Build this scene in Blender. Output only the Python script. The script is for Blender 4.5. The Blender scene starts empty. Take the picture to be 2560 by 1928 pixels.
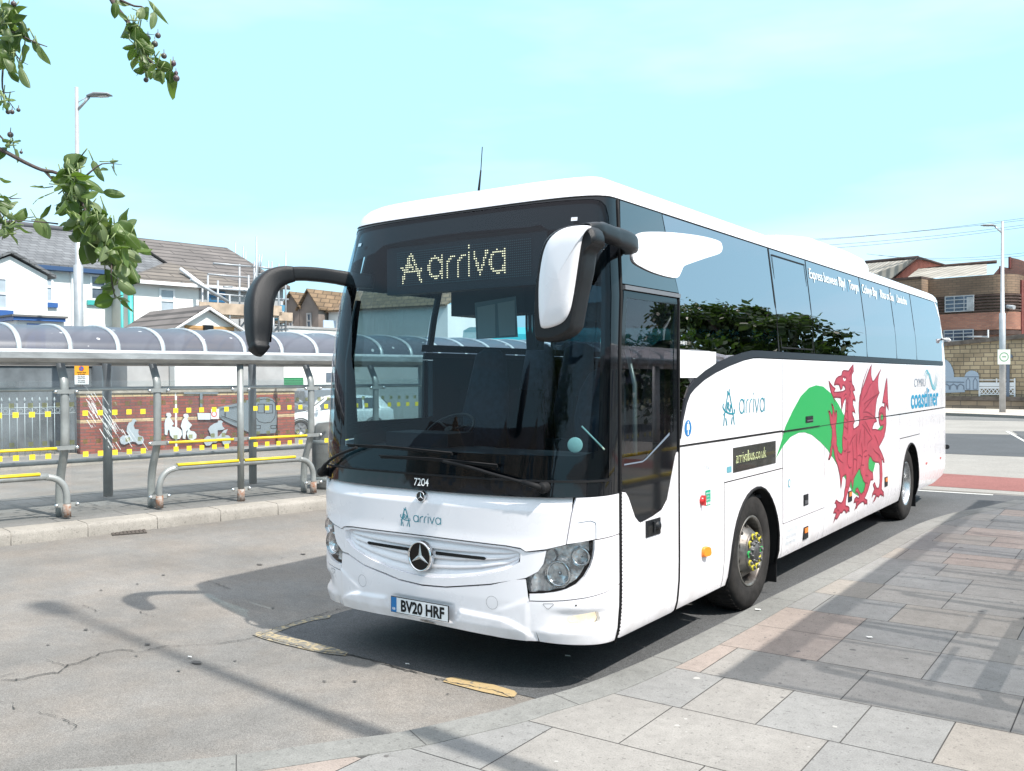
import bpy, bmesh, math, random
from mathutils import Vector, Matrix
from mathutils.geometry import intersect_line_line
random.seed(7)
SC = bpy.context.scene
# ------------------------------------------------------------------ camera
CAM = Vector((4.1746, -4.9439, 2.0556)); FPX = 2297.85
YAW, PITCH, ROLL = .6128, -.0083, -.0051
F0 = Vector((-math.sin(YAW), math.cos(YAW), 0))
CF = F0*math.cos(PITCH) + Vector((0, 0, math.sin(PITCH)))
CR = F0.cross(Vector((0, 0, 1))); CU = CR.cross(CF)
CR = CR*math.cos(ROLL) + CU*math.sin(ROLL); CU = CR.cross(CF)
cd = bpy.data.cameras.new('camera'); cam = bpy.data.objects.new('camera', cd)
SC.collection.objects.link(cam)
cam.matrix_world = Matrix(((CR.x, CU.x, -CF.x, CAM.x), (CR.y, CU.y, -CF.y, CAM.y), (CR.z, CU.z, -CF.z, CAM.z), (0, 0, 0, 1)))
cd.sensor_width = 36; cd.lens = 36*FPX/2560; cd.clip_end = 3000; cd.clip_start = .05
SC.camera = cam
# ------------------------------------------------------------------ light
SUN_EL = math.radians(51.7); SUN_DIR = Vector((.993*math.cos(SUN_EL), -.116*math.cos(SUN_EL), math.sin(SUN_EL))).normalized()
SUN_ROT = math.atan2(SUN_DIR.x, SUN_DIR.y)
w = bpy.data.worlds.new('World'); SC.world = w; w.use_nodes = True
nt = w.node_tree; nt.nodes.clear()
def wn(t, **k):
    n = nt.nodes.new(t)
    for a, b in k.items(): setattr(n, a, b)
    return n
sky = wn('ShaderNodeTexSky', sky_type='NISHITA', sun_disc=False, sun_elevation=SUN_EL, sun_rotation=SUN_ROT, air_density=1.3, dust_density=1.2, ozone_density=2.2)
tc = wn('ShaderNodeTexCoord'); mp = wn('ShaderNodeMapping'); mp.inputs['Scale'].default_value = (1.2, 1.2, 5)
no = wn('ShaderNodeTexNoise'); no.inputs['Scale'].default_value = 1.6; no.inputs['Detail'].default_value = 5
cr = wn('ShaderNodeValToRGB'); cr.color_ramp.elements[0].position = .48; cr.color_ramp.elements[1].position = .8
cr.color_ramp.elements[1].color = (.85, .85, .85, 1)
flat = wn('ShaderNodeMix', data_type='RGBA'); flat.inputs[0].default_value = .82; flat.inputs[7].default_value = (3.25, 5.9, 7.3, 1)
cl = wn('ShaderNodeMix', data_type='RGBA'); cl.inputs[7].default_value = (5.3, 6.4, 7.4, 1)
bg = wn('ShaderNodeBackground'); bg.inputs[1].default_value = .115; wo = wn('ShaderNodeOutputWorld')
L = nt.links.new
L(tc.outputs['Generated'], mp.inputs[0]); L(mp.outputs[0], no.inputs[0]); L(no.outputs[0], cr.inputs[0])
L(sky.outputs[0], flat.inputs[6]); L(flat.outputs[2], cl.inputs[6]); L(cr.outputs[0], cl.inputs[0])
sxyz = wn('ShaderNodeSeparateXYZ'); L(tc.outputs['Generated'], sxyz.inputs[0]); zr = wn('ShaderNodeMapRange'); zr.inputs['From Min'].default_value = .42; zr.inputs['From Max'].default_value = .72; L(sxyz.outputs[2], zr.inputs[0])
hi = wn('ShaderNodeMix', data_type='RGBA'); hi.inputs[7].default_value = (8.5, 8.8, 9.6, 1)   # upper sky whitened and brightened all round, added as unseen fill light
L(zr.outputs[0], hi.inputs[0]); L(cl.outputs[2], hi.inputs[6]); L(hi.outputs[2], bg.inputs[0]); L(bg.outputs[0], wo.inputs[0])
sd = bpy.data.lights.new('sun', 'SUN'); sun = bpy.data.objects.new('sun', sd); SC.collection.objects.link(sun)
sd.energy = 3.9; sd.angle = math.radians(.9); sd.color = (1, .95, .88)
sun.rotation_euler = SUN_DIR.to_track_quat('Z', 'Y').to_euler()
SC.view_settings.view_transform = 'Standard'; SC.view_settings.look = 'None'
SC.view_settings.exposure = .76; SC.view_settings.gamma = 1
SC.cycles.caustics_reflective = False; SC.cycles.caustics_refractive = False; SC.cycles.transparent_max_bounces = 24; SC.cycles.max_bounces = 8

# ------------------------------------------------------------------ tracing helpers
def ray(u, v): return CF + CR*((u-1280)/FPX) - CU*((v-964)/FPX)
def un(u, v, ax, val):
    d = ray(u, v); t = (val-CAM[ax])/d[ax]; return CAM + d*t
def gnd(u, v, z=0): return un(u, v, 2, z)
class Plane:
    """vertical plane through o along d (ground direction); s along d, z up, b behind it (away from the camera)"""
    def __init__(self, o, d, flip=1):
        self.o = Vector((o[0], o[1], 0)); self.d = Vector((d[0], d[1], 0)).normalized()
        self.n = Vector((-self.d.y, self.d.x, 0))*flip
    def sz(self, u, v, b=0):
        r = ray(u, v); t = (self.o+self.n*b-CAM).dot(self.n)/r.dot(self.n); p = CAM+r*t
        return ((p-self.o).dot(self.d), p.z)
    def P(self, s, z, b=0): return self.o + self.d*s + self.n*b + Vector((0, 0, z))
# ------------------------------------------------------------------ object helpers
COL = SC.collection
def tag(o, label=None, cat=None, group=None, kind=None):
    if label: o['label'] = label
    if cat: o['category'] = cat
    if group: o['group'] = group
    if kind: o['kind'] = kind
    return o
def empty(name, loc, label=None, cat=None, group=None, rz=0):
    o = bpy.data.objects.new(name, None); COL.objects.link(o); o.location = loc; o.rotation_euler = (0, 0, rz)
    o.empty_display_size = .2
    return tag(o, label, cat, group)
def kids(o): return [c for c in bpy.data.objects if c.parent is o]
def copy_tree(o, parent=None):
    c = o.copy(); COL.objects.link(c)
    if parent is not None: c.parent = parent
    for ch in KIDS.get(o.name, []): copy_tree_in(ch, c)
    return c
def copy_tree_in(o, parent):
    c = o.copy(); COL.objects.link(c); c.parent = parent; KIDS.setdefault(parent.name, []).append(c)
    for ch in KIDS.get(o.name, []): copy_tree_in(ch, c)
KIDS = {}
class MB:
    """collects polygons (world or parent-local coordinates) into one mesh"""
    def __init__(s): s.v = []; s.f = []; s.m = []; s.sm = []
    def poly(s, pts, m=0, sm=False):
        n = len(s.v); s.v += [tuple(p) for p in pts]; s.f.append(tuple(range(n, n+len(pts)))); s.m.append(m); s.sm.append(sm)
    def grid(s, rows, m=0, sm=True, cu=False, cv=False, flip=False):
        n = len(s.v); R = len(rows); K = len(rows[0])
        for r in rows: s.v += [tuple(p) for p in r]
        for i in range(R if cv else R-1):
            for j in range(K if cu else K-1):
                a, b, c, d = n+i*K+j, n+i*K+(j+1) % K, n+((i+1) % R)*K+(j+1) % K, n+((i+1) % R)*K+j
                s.f.append((a, d, c, b) if flip else (a, b, c, d)); s.m.append(m); s.sm.append(sm)
        return n
    def box(s, lo, hi, m=0, M=None):
        x0, y0, z0 = lo; x1, y1, z1 = hi
        p = [Vector(q) for q in ((x0, y0, z0), (x1, y0, z0), (x1, y1, z0), (x0, y1, z0), (x0, y0, z1), (x1, y0, z1), (x1, y1, z1), (x0, y1, z1))]
        if M is not None: p = [M @ q for q in p]
        n = len(s.v); s.v += [tuple(q) for q in p]
        for f in ((0, 3, 2, 1), (4, 5, 6, 7), (0, 1, 5, 4), (1, 2, 6, 5), (2, 3, 7, 6), (3, 0, 4, 7)):
            s.f.append(tuple(n+i for i in f)); s.m.append(m); s.sm.append(False)
    def obox(s, pl, s0, s1, z0, z1, b0, b1, m=0):
        c = [pl.P(a, z, b) for z in (z0, z1) for (a, b) in ((s0, b0), (s1, b0), (s1, b1), (s0, b1))]
        n = len(s.v); s.v += [tuple(q) for q in c]
        for f in ((0, 3, 2, 1), (4, 5, 6, 7), (0, 1, 5, 4), (1, 2, 6, 5), (2, 3, 7, 6), (3, 0, 4, 7)):
            s.f.append(tuple(n+i for i in f)); s.m.append(m); s.sm.append(False)
    def tube(s, pts, r, k=8, m=0, cap=True, sq=None, sm=True, up=None):
        """r: number or list; each entry may be (ra, rb) for an oval section"""
        pts = [Vector(p) for p in pts]; rows = []; prev = None
        for i, p in enumerate(pts):
            t = (pts[min(i+1, len(pts)-1)]-pts[max(i-1, 0)]).normalized()
            if prev is None:
                a = Vector(up) if up is not None else (Vector((0, 0, 1)) if abs(t.z) < .9 else Vector((1, 0, 0)))
            else: a = prev
            a = (a-t*a.dot(t)).normalized(); prev = a; b = t.cross(a)
            rr = r[i] if isinstance(r, (list, tuple)) else r
            ra, rb = rr if isinstance(rr, (list, tuple)) else (rr, rr)
            row = []
            for j in range(k):
                an = 2*math.pi*(j+.5)/k; c, q = math.cos(an), math.sin(an)
                if sq: c = math.copysign(abs(c)**sq, c); q = math.copysign(abs(q)**sq, q)
                row.append(p+a*(c*ra)+b*(q*rb))
            rows.append(row)
        n = s.grid(rows, m, sm, cu=True)
        if cap:
            s.f.append(tuple(n+j for j in range(k))[::-1]); s.m.append(m); s.sm.append(False)
            s.f.append(tuple(n+(len(rows)-1)*k+j for j in range(k))); s.m.append(m); s.sm.append(False)
    def lathe(s, prof, M, k=32, m=0, sm=True):
        rows = []
        for (r, h) in prof:
            rows.append([M @ Vector((r*math.cos(2*math.pi*j/k), r*math.sin(2*math.pi*j/k), h)) for j in range(k)])
        s.grid(rows, m, sm, cu=True)
    def prism(s, pts2, f0, f1, m=0, side=None):
        """pts2 polygon through map f0 (front) and f1 (back), triangulated, with rims"""
        tri = fill2(pts2); 
        n = len(s.v); s.v += [tuple(f0(*p)) for p in tri[0]]; nb = len(s.v); s.v += [tuple(f1(*p)) for p in tri[0]]
        for t in tri[1]:
            s.f.append(tuple(n+i for i in t)); s.m.append(m); s.sm.append(False)
            s.f.append(tuple(nb+i for i in t[::-1])); s.m.append(m); s.sm.append(False)
        for lp in tri[2]:
            for i in range(len(lp)):
                a, b = lp[i], lp[(i+1) % len(lp)]
                s.f.append((n+a, n+b, nb+b, nb+a)); s.m.append(side if side is not None else m); s.sm.append(False)
    def build(s, name, mats, parent=None, fix=False):
        me = bpy.data.meshes.new(name); me.from_pydata(s.v, [], s.f)
        if not isinstance(mats, (list, tuple)): mats = [mats]
        for x in mats: me.materials.append(x)
        me.polygons.foreach_set('material_index', s.m); me.polygons.foreach_set('use_smooth', s.sm)
        if fix:
            bm = bmesh.new(); bm.from_mesh(me); bmesh.ops.recalc_face_normals(bm, faces=bm.faces); bm.to_mesh(me); bm.free()
        me.update(); o = bpy.data.objects.new(name, me); COL.objects.link(o)
        if parent is not None: 
            o.parent = parent; KIDS.setdefault(parent.name, []).append(o)
        return o
def fill2(loops):
    """triangulate 2D loops (first outer, rest holes) -> verts, tris, loops of indices"""
    if not isinstance(loops[0][0], (tuple, list, Vector)): loops = [loops]
    bm = bmesh.new(); L = []; vv = []
    for lp in loops:
        vs = [bm.verts.new((p[0], p[1], 0)) for p in lp]; L.append(list(range(len(vv), len(vv)+len(vs)))); vv += vs
        for i in range(len(vs)):
            bm.edges.new((vs[i], vs[(i+1) % len(vs)]))
    bm.verts.index_update()
    bmesh.ops.triangle_fill(bm, use_beauty=True, edges=list(bm.edges))
    out = [(v.co.x, v.co.y) for v in bm.verts]; tris = []
    for f in bm.faces:
        t = [v.index for v in f.verts]
        if f.normal.z < 0: t.reverse()
        tris.append(tuple(t))
    # orientation of loops is left as given
    bm.free(); return out, tris, L
def cutmesh(loops, us, vs_):
    """triangulated polygon cut along u and v lines -> verts, faces, boundary edges"""
    if not isinstance(loops[0][0], (tuple, list, Vector)): loops = [loops]
    bm = bmesh.new()
    for lp in loops:
        vs = [bm.verts.new((p[0], p[1], 0)) for p in lp]
        for i in range(len(vs)): bm.edges.new((vs[i], vs[(i+1) % len(vs)]))
    bmesh.ops.triangle_fill(bm, use_beauty=True, edges=list(bm.edges))
    xs = [p[0] for lp in loops for p in lp]; ys = [p[1] for lp in loops for p in lp]
    for ax, arr, lo, hi in ((0, us, min(xs), max(xs)), (1, vs_, min(ys), max(ys))):
        for t in arr:
            if lo+1e-4 < t < hi-1e-4:
                co = (t, 0, 0) if ax == 0 else (0, t, 0); no_ = (1, 0, 0) if ax == 0 else (0, 1, 0)
                bmesh.ops.bisect_plane(bm, geom=bm.verts[:]+bm.edges[:]+bm.faces[:], dist=1e-6, plane_co=co, plane_no=no_)
    bm.verts.index_update()
    V = [(v.co.x, v.co.y) for v in bm.verts]; Fc = []
    for f in bm.faces:
        t = [v.index for v in f.verts]
        if f.normal.z < 0: t.reverse()
        Fc.append(t)
    bd = []
    for e in bm.edges:
        if len(e.link_faces) == 1:
            lf = e.link_faces[0]; t = [v.index for v in lf.verts]
            if lf.normal.z < 0: t.reverse()
            a, b = e.verts[0].index, e.verts[1].index; i = t.index(a)
            bd.append((a, b) if t[(i+1) % len(t)] == b else (b, a))
    bm.free(); return V, Fc, bd
# ------------------------------------------------------------------ materials
def newmat(name):
    m = bpy.data.materials.new(name); m.use_nodes = True; n = m.node_tree; n.nodes.clear()
    out = n.nodes.new('ShaderNodeOutputMaterial'); return m, n, out
def N(n, t, inp=None, **k):
    x = n.nodes.new(t)
    for a, b in k.items(): setattr(x, a, b)
    for a, b in (inp or {}).items(): x.inputs[a].default_value = b
    return x
def bsdf(n, out, color=(.5, .5, .5), rough=.6, metal=0, coat=0, spec=.5):
    b = N(n, 'ShaderNodeBsdfPrincipled', {'Base Color': (*color, 1), 'Roughness': rough, 'Metallic': metal, 'Coat Weight': coat, 'Specular IOR Level': spec})
    b.inputs['Coat Roughness'].default_value = .03
    n.links.new(b.outputs[0], out.inputs[0]); return b
def mat(name, color, rough=.6, metal=0, coat=0, var=0, scale=8, bump=0, bscale=60, spec=.5, col2=None, detail=4, emit=None, coords='Object', rvar=0, stretch=None):
    m, n, out = newmat(name); b = bsdf(n, out, color, rough, metal, coat, spec)
    tcn = N(n, 'ShaderNodeTexCoord'); src = tcn.outputs[coords]
    if stretch:
        mpn = N(n, 'ShaderNodeMapping'); mpn.inputs['Scale'].default_value = stretch; n.links.new(src, mpn.inputs[0]); src = mpn.outputs[0]
    if var or col2 or rvar:
        t = N(n, 'ShaderNodeTexNoise', {'Scale': scale, 'Detail': detail, 'Roughness': .6}); n.links.new(src, t.inputs[0])
        r = N(n, 'ShaderNodeValToRGB'); r.color_ramp.elements[0].position = .35; r.color_ramp.elements[1].position = .65
        if col2: c0, c1 = color, col2
        else: c0 = tuple(max(0, x*(1-var)) for x in color); c1 = tuple(min(1, x*(1+var)) for x in color)
        r.color_ramp.elements[0].color = (*c0, 1); r.color_ramp.elements[1].color = (*c1, 1)
        n.links.new(t.outputs[0], r.inputs[0]); n.links.new(r.outputs[0], b.inputs['Base Color'])
        if rvar:
            mr = N(n, 'ShaderNodeMapRange', {'To Min': rough-rvar, 'To Max': rough+rvar}); n.links.new(t.outputs[0], mr.inputs[0]); n.links.new(mr.outputs[0], b.inputs['Roughness'])
    if bump:
        t = N(n, 'ShaderNodeTexNoise', {'Scale': bscale, 'Detail': 3}); n.links.new(src, t.inputs[0])
        bp = N(n, 'ShaderNodeBump', {'Strength': bump, 'Distance': .01}); n.links.new(t.outputs[0], bp.inputs['Height']); n.links.new(bp.outputs[0], b.inputs['Normal'])
    if emit:
        b.inputs['Emission Color'].default_value = (*color, 1); b.inputs['Emission Strength'].default_value = emit
    return m
def glassmat(name, tint=(.6, .7, .72), boost=1.0, rough=.0, ior=1.5, base=0.0, milk=0, milkcol=(.8, .85, .9), facing=None, bump=0):
    """thin sheet: tinted see-through + mirror reflection by Fresnel (+ a little dust)"""
    m, n, out = newmat(name)
    tr = N(n, 'ShaderNodeBsdfTransparent', {'Color': (*tint, 1)}); gl = N(n, 'ShaderNodeBsdfGlossy', {'Roughness': rough})
    gl.inputs['Color'].default_value = (.99, .95, 1, 1)
    lw = N(n, 'ShaderNodeLayerWeight', {'Blend': .5}); fr = N(n, 'ShaderNodeMath', {1: 5.0}, operation='POWER'); n.links.new(lw.outputs['Facing'], fr.inputs[0])
    f0 = ((ior-1)/(ior+1))**2*boost+base; ma = N(n, 'ShaderNodeMath', {1: 1-f0}, operation='MULTIPLY'); ad = N(n, 'ShaderNodeMath', {1: f0}, operation='ADD', use_clamp=True)
    n.links.new(fr.outputs[0], ma.inputs[0]); n.links.new(ma.outputs[0], ad.inputs[0])
    if bump:
        tcn = N(n, 'ShaderNodeTexCoord'); t = N(n, 'ShaderNodeTexNoise', {'Scale': 1.6, 'Detail': 1}); n.links.new(tcn.outputs['Object'], t.inputs[0])
        bp = N(n, 'ShaderNodeBump', {'Strength': bump, 'Distance': .02}); n.links.new(t.outputs[0], bp.inputs['Height']); n.links.new(bp.outputs[0], gl.inputs['Normal'])
    src = tr
    if milk:
        df = N(n, 'ShaderNodeBsdfDiffuse', {'Color': (*milkcol, 1)}); mx0 = N(n, 'ShaderNodeMixShader', {0: milk})
        n.links.new(tr.outputs[0], mx0.inputs[1]); n.links.new(df.outputs[0], mx0.inputs[2]); src = mx0
    mx = N(n, 'ShaderNodeMixShader'); n.links.new(ad.outputs[0], mx.inputs[0]); n.links.new(src.outputs[0], mx.inputs[1]); n.links.new(gl.outputs[0], mx.inputs[2])
    n.links.new(mx.outputs[0], out.inputs[0]); return m
def brickmat(name, c1, c2, mortar, bw, bh, ms=.01, rough=.85, off=.5, axis=None, bump=.4, bias=0, noise=.25, nscale=3, squash=1.0, sqf=2):
    """bricks laid in (s along wall, z) via UV-free object coords: axis=(dx,dy) direction of the wall"""
    m, n, out = newmat(name); b = bsdf(n, out, c1, rough)
    ge = N(n, 'ShaderNodeNewGeometry'); sep = N(n, 'ShaderNodeSeparateXYZ')
    n.links.new(ge.outputs['Position'], sep.inputs[0]); nsep = N(n, 'ShaderNodeSeparateXYZ'); n.links.new(ge.outputs['Normal'], nsep.inputs[0])
    # s = x*dx+y*dy on faces looking across the wall, the other direction on its ends
    dx, dy = axis or (1, 0)
    def dot(ax, ay):
        a = N(n, 'ShaderNodeMath', {1: ax}, operation='MULTIPLY'); c = N(n, 'ShaderNodeMath', {1: ay}, operation='MULTIPLY'); d = N(n, 'ShaderNodeMath', operation='ADD')
        return a, c, d
    def lin(sepn, ax, ay):
        a, c, d = dot(ax, ay); n.links.new(sepn.outputs[0], a.inputs[0]); n.links.new(sepn.outputs[1], c.inputs[0]); n.links.new(a.outputs[0], d.inputs[0]); n.links.new(c.outputs[0], d.inputs[1]); return d
    s1 = lin(sep, dx, dy); s2 = lin(sep, -dy, dx); nn = lin(nsep, dx, dy)
    ab = N(n, 'ShaderNodeMath', operation='ABSOLUTE'); n.links.new(nn.outputs[0], ab.inputs[0]); gt = N(n, 'ShaderNodeMath', {1: .7}, operation='GREATER_THAN'); n.links.new(ab.outputs[0], gt.inputs[0])
    mxs = N(n, 'ShaderNodeMix'); n.links.new(gt.outputs[0], mxs.inputs[0]); n.links.new(s1.outputs[0], mxs.inputs[2]); n.links.new(s2.outputs[0], mxs.inputs[3])
    cmb = N(n, 'ShaderNodeCombineXYZ'); n.links.new(mxs.outputs[0], cmb.inputs[0]); n.links.new(sep.outputs[2], cmb.inputs[1])
    br = N(n, 'ShaderNodeTexBrick', {'Color1': (*c1, 1), 'Color2': (*c2, 1), 'Mortar': (*mortar, 1), 'Scale': 1, 'Mortar Size': ms, 'Mortar Smooth': .2, 'Bias': bias, 'Brick Width': bw, 'Row Height': bh})
    br.offset = off; br.squash = squash; br.squash_frequency = sqf
    n.links.new(cmb.outputs[0], br.inputs[0])
    t = N(n, 'ShaderNodeTexNoise', {'Scale': nscale, 'Detail': 5}); n.links.new(ge.outputs['Position'], t.inputs[0])
    mr = N(n, 'ShaderNodeMapRange', {'To Min': 1-noise, 'To Max': 1+noise, 'From Min': .3, 'From Max': .7}); n.links.new(t.outputs[0], mr.inputs[0])
    mu = N(n, 'ShaderNodeMix', data_type='RGBA', blend_type='MULTIPLY'); mu.inputs[0].default_value = 1; n.links.new(br.outputs[0], mu.inputs[6]); n.links.new(mr.outputs[0], mu.inputs[7])
    n.links.new(mu.outputs[2], b.inputs['Base Color'])
    bp = N(n, 'ShaderNodeBump', {'Strength': bump, 'Distance': .008}); bp.invert = True; n.links.new(br.outputs['Fac'], bp.inputs['Height']); n.links.new(bp.outputs[0], b.inputs['Normal'])
    return m
# ------------------------------------------------------------------ 2D strokes and text
def ribbon(pts, w, closed=False):
    """list of quads (2D) following a polyline with mitred joints"""
    P = [Vector((p[0], p[1])) for p in pts]; n = len(P); Lf = []; Rt = []
    for i in range(n):
        if closed: a, c = P[i-1], P[(i+1) % n]
        else: a, c = P[max(0, i-1)], P[min(n-1, i+1)]
        t1 = (P[i]-a); t2 = (c-P[i])
        if t1.length < 1e-9: t1 = t2
        if t2.length < 1e-9: t2 = t1
        t = (t1.normalized()+t2.normalized())
        if t.length < 1e-6: t = t1
        t.normalize(); nn = Vector((-t.y, t.x)); cs = max(.4, abs(nn.dot(Vector((-t1.y, t1.x)).normalized())))
        ww = w[i] if isinstance(w, (list, tuple)) else w
        Lf.append(P[i]+nn*(ww/2/cs)); Rt.append(P[i]-nn*(ww/2/cs))
    q = []
    for i in range(n if closed else n-1):
        j = (i+1) % n; q.append([Rt[i], Rt[j], Lf[j], Lf[i]])
    return q
def arc(cx, cy, rx, ry, a0, a1, k=12):
    return [(cx+rx*math.cos(math.radians(a0+(a1-a0)*i/k)), cy+ry*math.sin(math.radians(a0+(a1-a0)*i/k))) for i in range(k+1)]
def smooth(pts, k=4, closed=False):
    n = len(pts); out = []
    for i in range(n if closed else n-1):
        p0 = pts[(i-1) % n] if closed else pts[max(0, i-1)]; p1 = pts[i]; p2 = pts[(i+1) % n]; p3 = pts[(i+2) % n] if closed else pts[min(n-1, i+2)]
        for j in range(k):
            t = j/k
            out.append(tuple(.5*((2*p1[c])+(-p0[c]+p2[c])*t+(2*p0[c]-5*p1[c]+4*p2[c]-p3[c])*t*t+(-p0[c]+3*p1[c]-3*p2[c]+p3[c])*t**3) for c in range(len(p1))))
    if not closed: out.append(tuple(pts[-1]))
    return out
def textpolys(s, size=1, bold=0, align='LEFT', res=3, sx=1, space=1):
    cu = bpy.data.curves.new('t', 'FONT'); cu.body = s; cu.size = size; cu.offset = bold; cu.align_x = align; cu.resolution_u = res; cu.space_character = space
    o = bpy.data.objects.new('t', cu); COL.objects.link(o); bpy.context.view_layer.update()
    me = bpy.data.meshes.new_from_object(o.evaluated_get(bpy.context.evaluated_depsgraph_get()))
    polys = [[(me.vertices[i].co.x*sx, me.vertices[i].co.y) for i in p.vertices] for p in me.polygons]
    bpy.data.objects.remove(o); bpy.data.curves.remove(cu); bpy.data.meshes.remove(me)
    return polys
def put(mb, polys, f, m=0):
    for p in polys: mb.poly([f(*q) for q in p], m)
ARRIVA = []   # strokes, x height 1
def _ar():
    x = 0
    def a(x): return [arc(x+.5, .5, .5, .5, 0, 360, 20), [(x+1.0, 1.02), (x+1.0, -.02)]]
    def r(x): return [[(x, -.02), (x, .5)]+arc(x+.5, .5, .5, .48, 180, 92, 7)]
    L_ = a(0)+r(1.42)+r(2.2)+[[(3.0, 1.02), (3.0, -.02)], [(3.0, 1.3), (3.0, 1.46)]]+[[(3.32, 1.02), (3.78, 0), (4.24, 1.02)]]+a(4.5)
    return L_
ARRIVA = _ar()
SYMBOL = [  # an A of linked figures, in a 1 wide x 1.6 high box
    [(.02, 0), (.10, .45), (.22, .85), (.34, 1.2), (.40, 1.42)], [(1.0, .0), (.92, .35), (.78, .8), (.64, 1.2), (.52, 1.5)],
    [(.36, 1.55), (.46, 1.38), (.56, 1.62)], [(.02, .98), (-.04, .84), (.12, .68), (.45, .55), (.85, .5), (1.04, .56), (.98, .72)],
    [(.30, .62), (.36, .95), (.42, 1.02), (.50, .9), (.42, .8), (.60, .62)], [(.62, .6), (.66, .9), (.78, .78)],
    [(.10, .45), (.02, .55)], [(.32, .0), (.20, .35)], [(.72, .03), (.80, .35)]]
def lerp_tab(tab,z):
    if z<=tab[0][0]: return tab[0][1]
    for (a,b),(c,d) in zip(tab,tab[1:]):
        if z<=c: return b+(d-b)*(z-a)/(c-a)
    return tab[-1][1]
W_TAB=[(.28,1.215),(.33,1.24),(.40,1.258),(.55,1.272),(.7,1.275),(2.2,1.275),(2.6,1.252),(3.27,1.165)]
YF_TAB=[(.28,-.01),(.34,-.075),(.42,-.10),(.6,-.108),(1.24,-.106),(1.32,-.09),(1.6,-.065),(2.2,.02),(2.7,.13),(3.0,.225),(3.27,.32)]
YR_TAB=[(.28,11.86),(.40,11.98),(.6,12.05),(2.2,12.05),(2.8,12.0),(3.27,11.93)]
def n_of(z): return 2.8+max(0,(z-2.2))*.9
_ref=[];
def _mk():
    n=2.8;px=py=0;s=0
    for i in range(401):
        a=math.pi/2*i/400
        x=1.275*math.sin(a)**(2/n); y=.516*(1-max(0,math.cos(a))**(2/n))
        if i: s+=math.hypot(x-px,y-py)
        px,py=x,y; _ref.append((s,a))
_mk(); QF=_ref[-1][0]
def ang(q): return lerp_tab(_ref,q)
QB=QF+(11.55-.41)   # end of the flat side
QE=QB+QF
def Yc(z): return .41+max(0,z-2.2)*.17
def surf(q,z,off=0.0):
    s=1 if q>=0 else -1; q=abs(q); w=lerp_tab(W_TAB,z)+off; yc=Yc(z)
    if q<QF:
        a=ang(q);n=n_of(z);L=yc-(lerp_tab(YF_TAB,z)-off)
        return (s*w*math.sin(a)**(2/n), yc-L*max(0,math.cos(a))**(2/n), z)
    if q<=QB:
        t=(q-QF)/(QB-QF); return (s*w, yc+t*(11.55-yc), z)
    a=ang(max(0,QE-q)); n=4.5; L=lerp_tab(YR_TAB,z)+off-11.55
    return (s*w*math.sin(a)**(2/n), 11.55+L*max(0,math.cos(a))**(2/n), z)
# ------------------------------------------------------------------ ground materials
def asphalt(name, c, speck=.35, patch=.12, bump=.5, sscale=160, warm=None):
    m, n, out = newmat(name); b = bsdf(n, out, c, .9, spec=.25)
    g = N(n, 'ShaderNodeNewGeometry')
    def nz(sc, det, f0, f1, lo, hi):
        t = N(n, 'ShaderNodeTexNoise', {'Scale': sc, 'Detail': det, 'Roughness': .65}); n.links.new(g.outputs['Position'], t.inputs[0])
        r = N(n, 'ShaderNodeMapRange', {'From Min': f0, 'From Max': f1, 'To Min': lo, 'To Max': hi}); n.links.new(t.outputs[0], r.inputs[0]); return t, r
    t1, a = nz(sscale, 2, .35, .65, 1-speck, 1+speck); t2, p = nz(.55, 6, .3, .7, 1-patch, 1+patch); t3, q = nz(9, 5, .3, .7, .94, 1.06)
    v = N(n, 'ShaderNodeTexVoronoi', {'Scale': sscale*.8}); n.links.new(g.outputs['Position'], v.inputs[0])
    vr = N(n, 'ShaderNodeMapRange', {'From Min': 0, 'From Max': 1, 'To Min': 1-speck*.8, 'To Max': 1+speck*.8})
    sp = N(n, 'ShaderNodeSeparateColor'); n.links.new(v.outputs['Color'], sp.inputs[0]); n.links.new(sp.outputs[0], vr.inputs[0])
    cur = None
    for x in (a, p, q, vr):
        if cur is None: cur = x.outputs[0]
        else:
            mm = N(n, 'ShaderNodeMath', operation='MULTIPLY'); n.links.new(cur, mm.inputs[0]); n.links.new(x.outputs[0], mm.inputs[1]); cur = mm.outputs[0]
    base = N(n, 'ShaderNodeMix', data_type='RGBA'); base.inputs[6].default_value = (*c, 1); base.inputs[7].default_value = (*(warm or c), 1)
    tw, rw = nz(.9, 4, .4, .62, 0, 1); n.links.new(rw.outputs[0], base.inputs[0])
    mu = N(n, 'ShaderNodeMix', data_type='RGBA', blend_type='MULTIPLY'); mu.inputs[0].default_value = 1
    n.links.new(base.outputs[2], mu.inputs[6]); n.links.new(cur, mu.inputs[7]); n.links.new(mu.outputs[2], b.inputs['Base Color'])
    bp = N(n, 'ShaderNodeBump', {'Strength': bump, 'Distance': .004}); n.links.new(t1.outputs[0], bp.inputs['Height']); n.links.new(bp.outputs[0], b.inputs['Normal'])
    return m
M_road = asphalt('asphalt_warm', (.176, .170, .160), speck=.26, patch=.24, warm=(.196, .179, .160))
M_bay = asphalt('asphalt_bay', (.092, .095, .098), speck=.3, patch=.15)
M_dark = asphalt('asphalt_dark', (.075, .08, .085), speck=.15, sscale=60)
M_light = asphalt('asphalt_pale', (.26, .25, .23), speck=.12, sscale=60)
M_mid = asphalt('asphalt_mid', (.15, .152, .15), speck=.2, sscale=80)
M_red = asphalt('asphalt_red', (.22, .095, .085), speck=.15, sscale=60)
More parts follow.
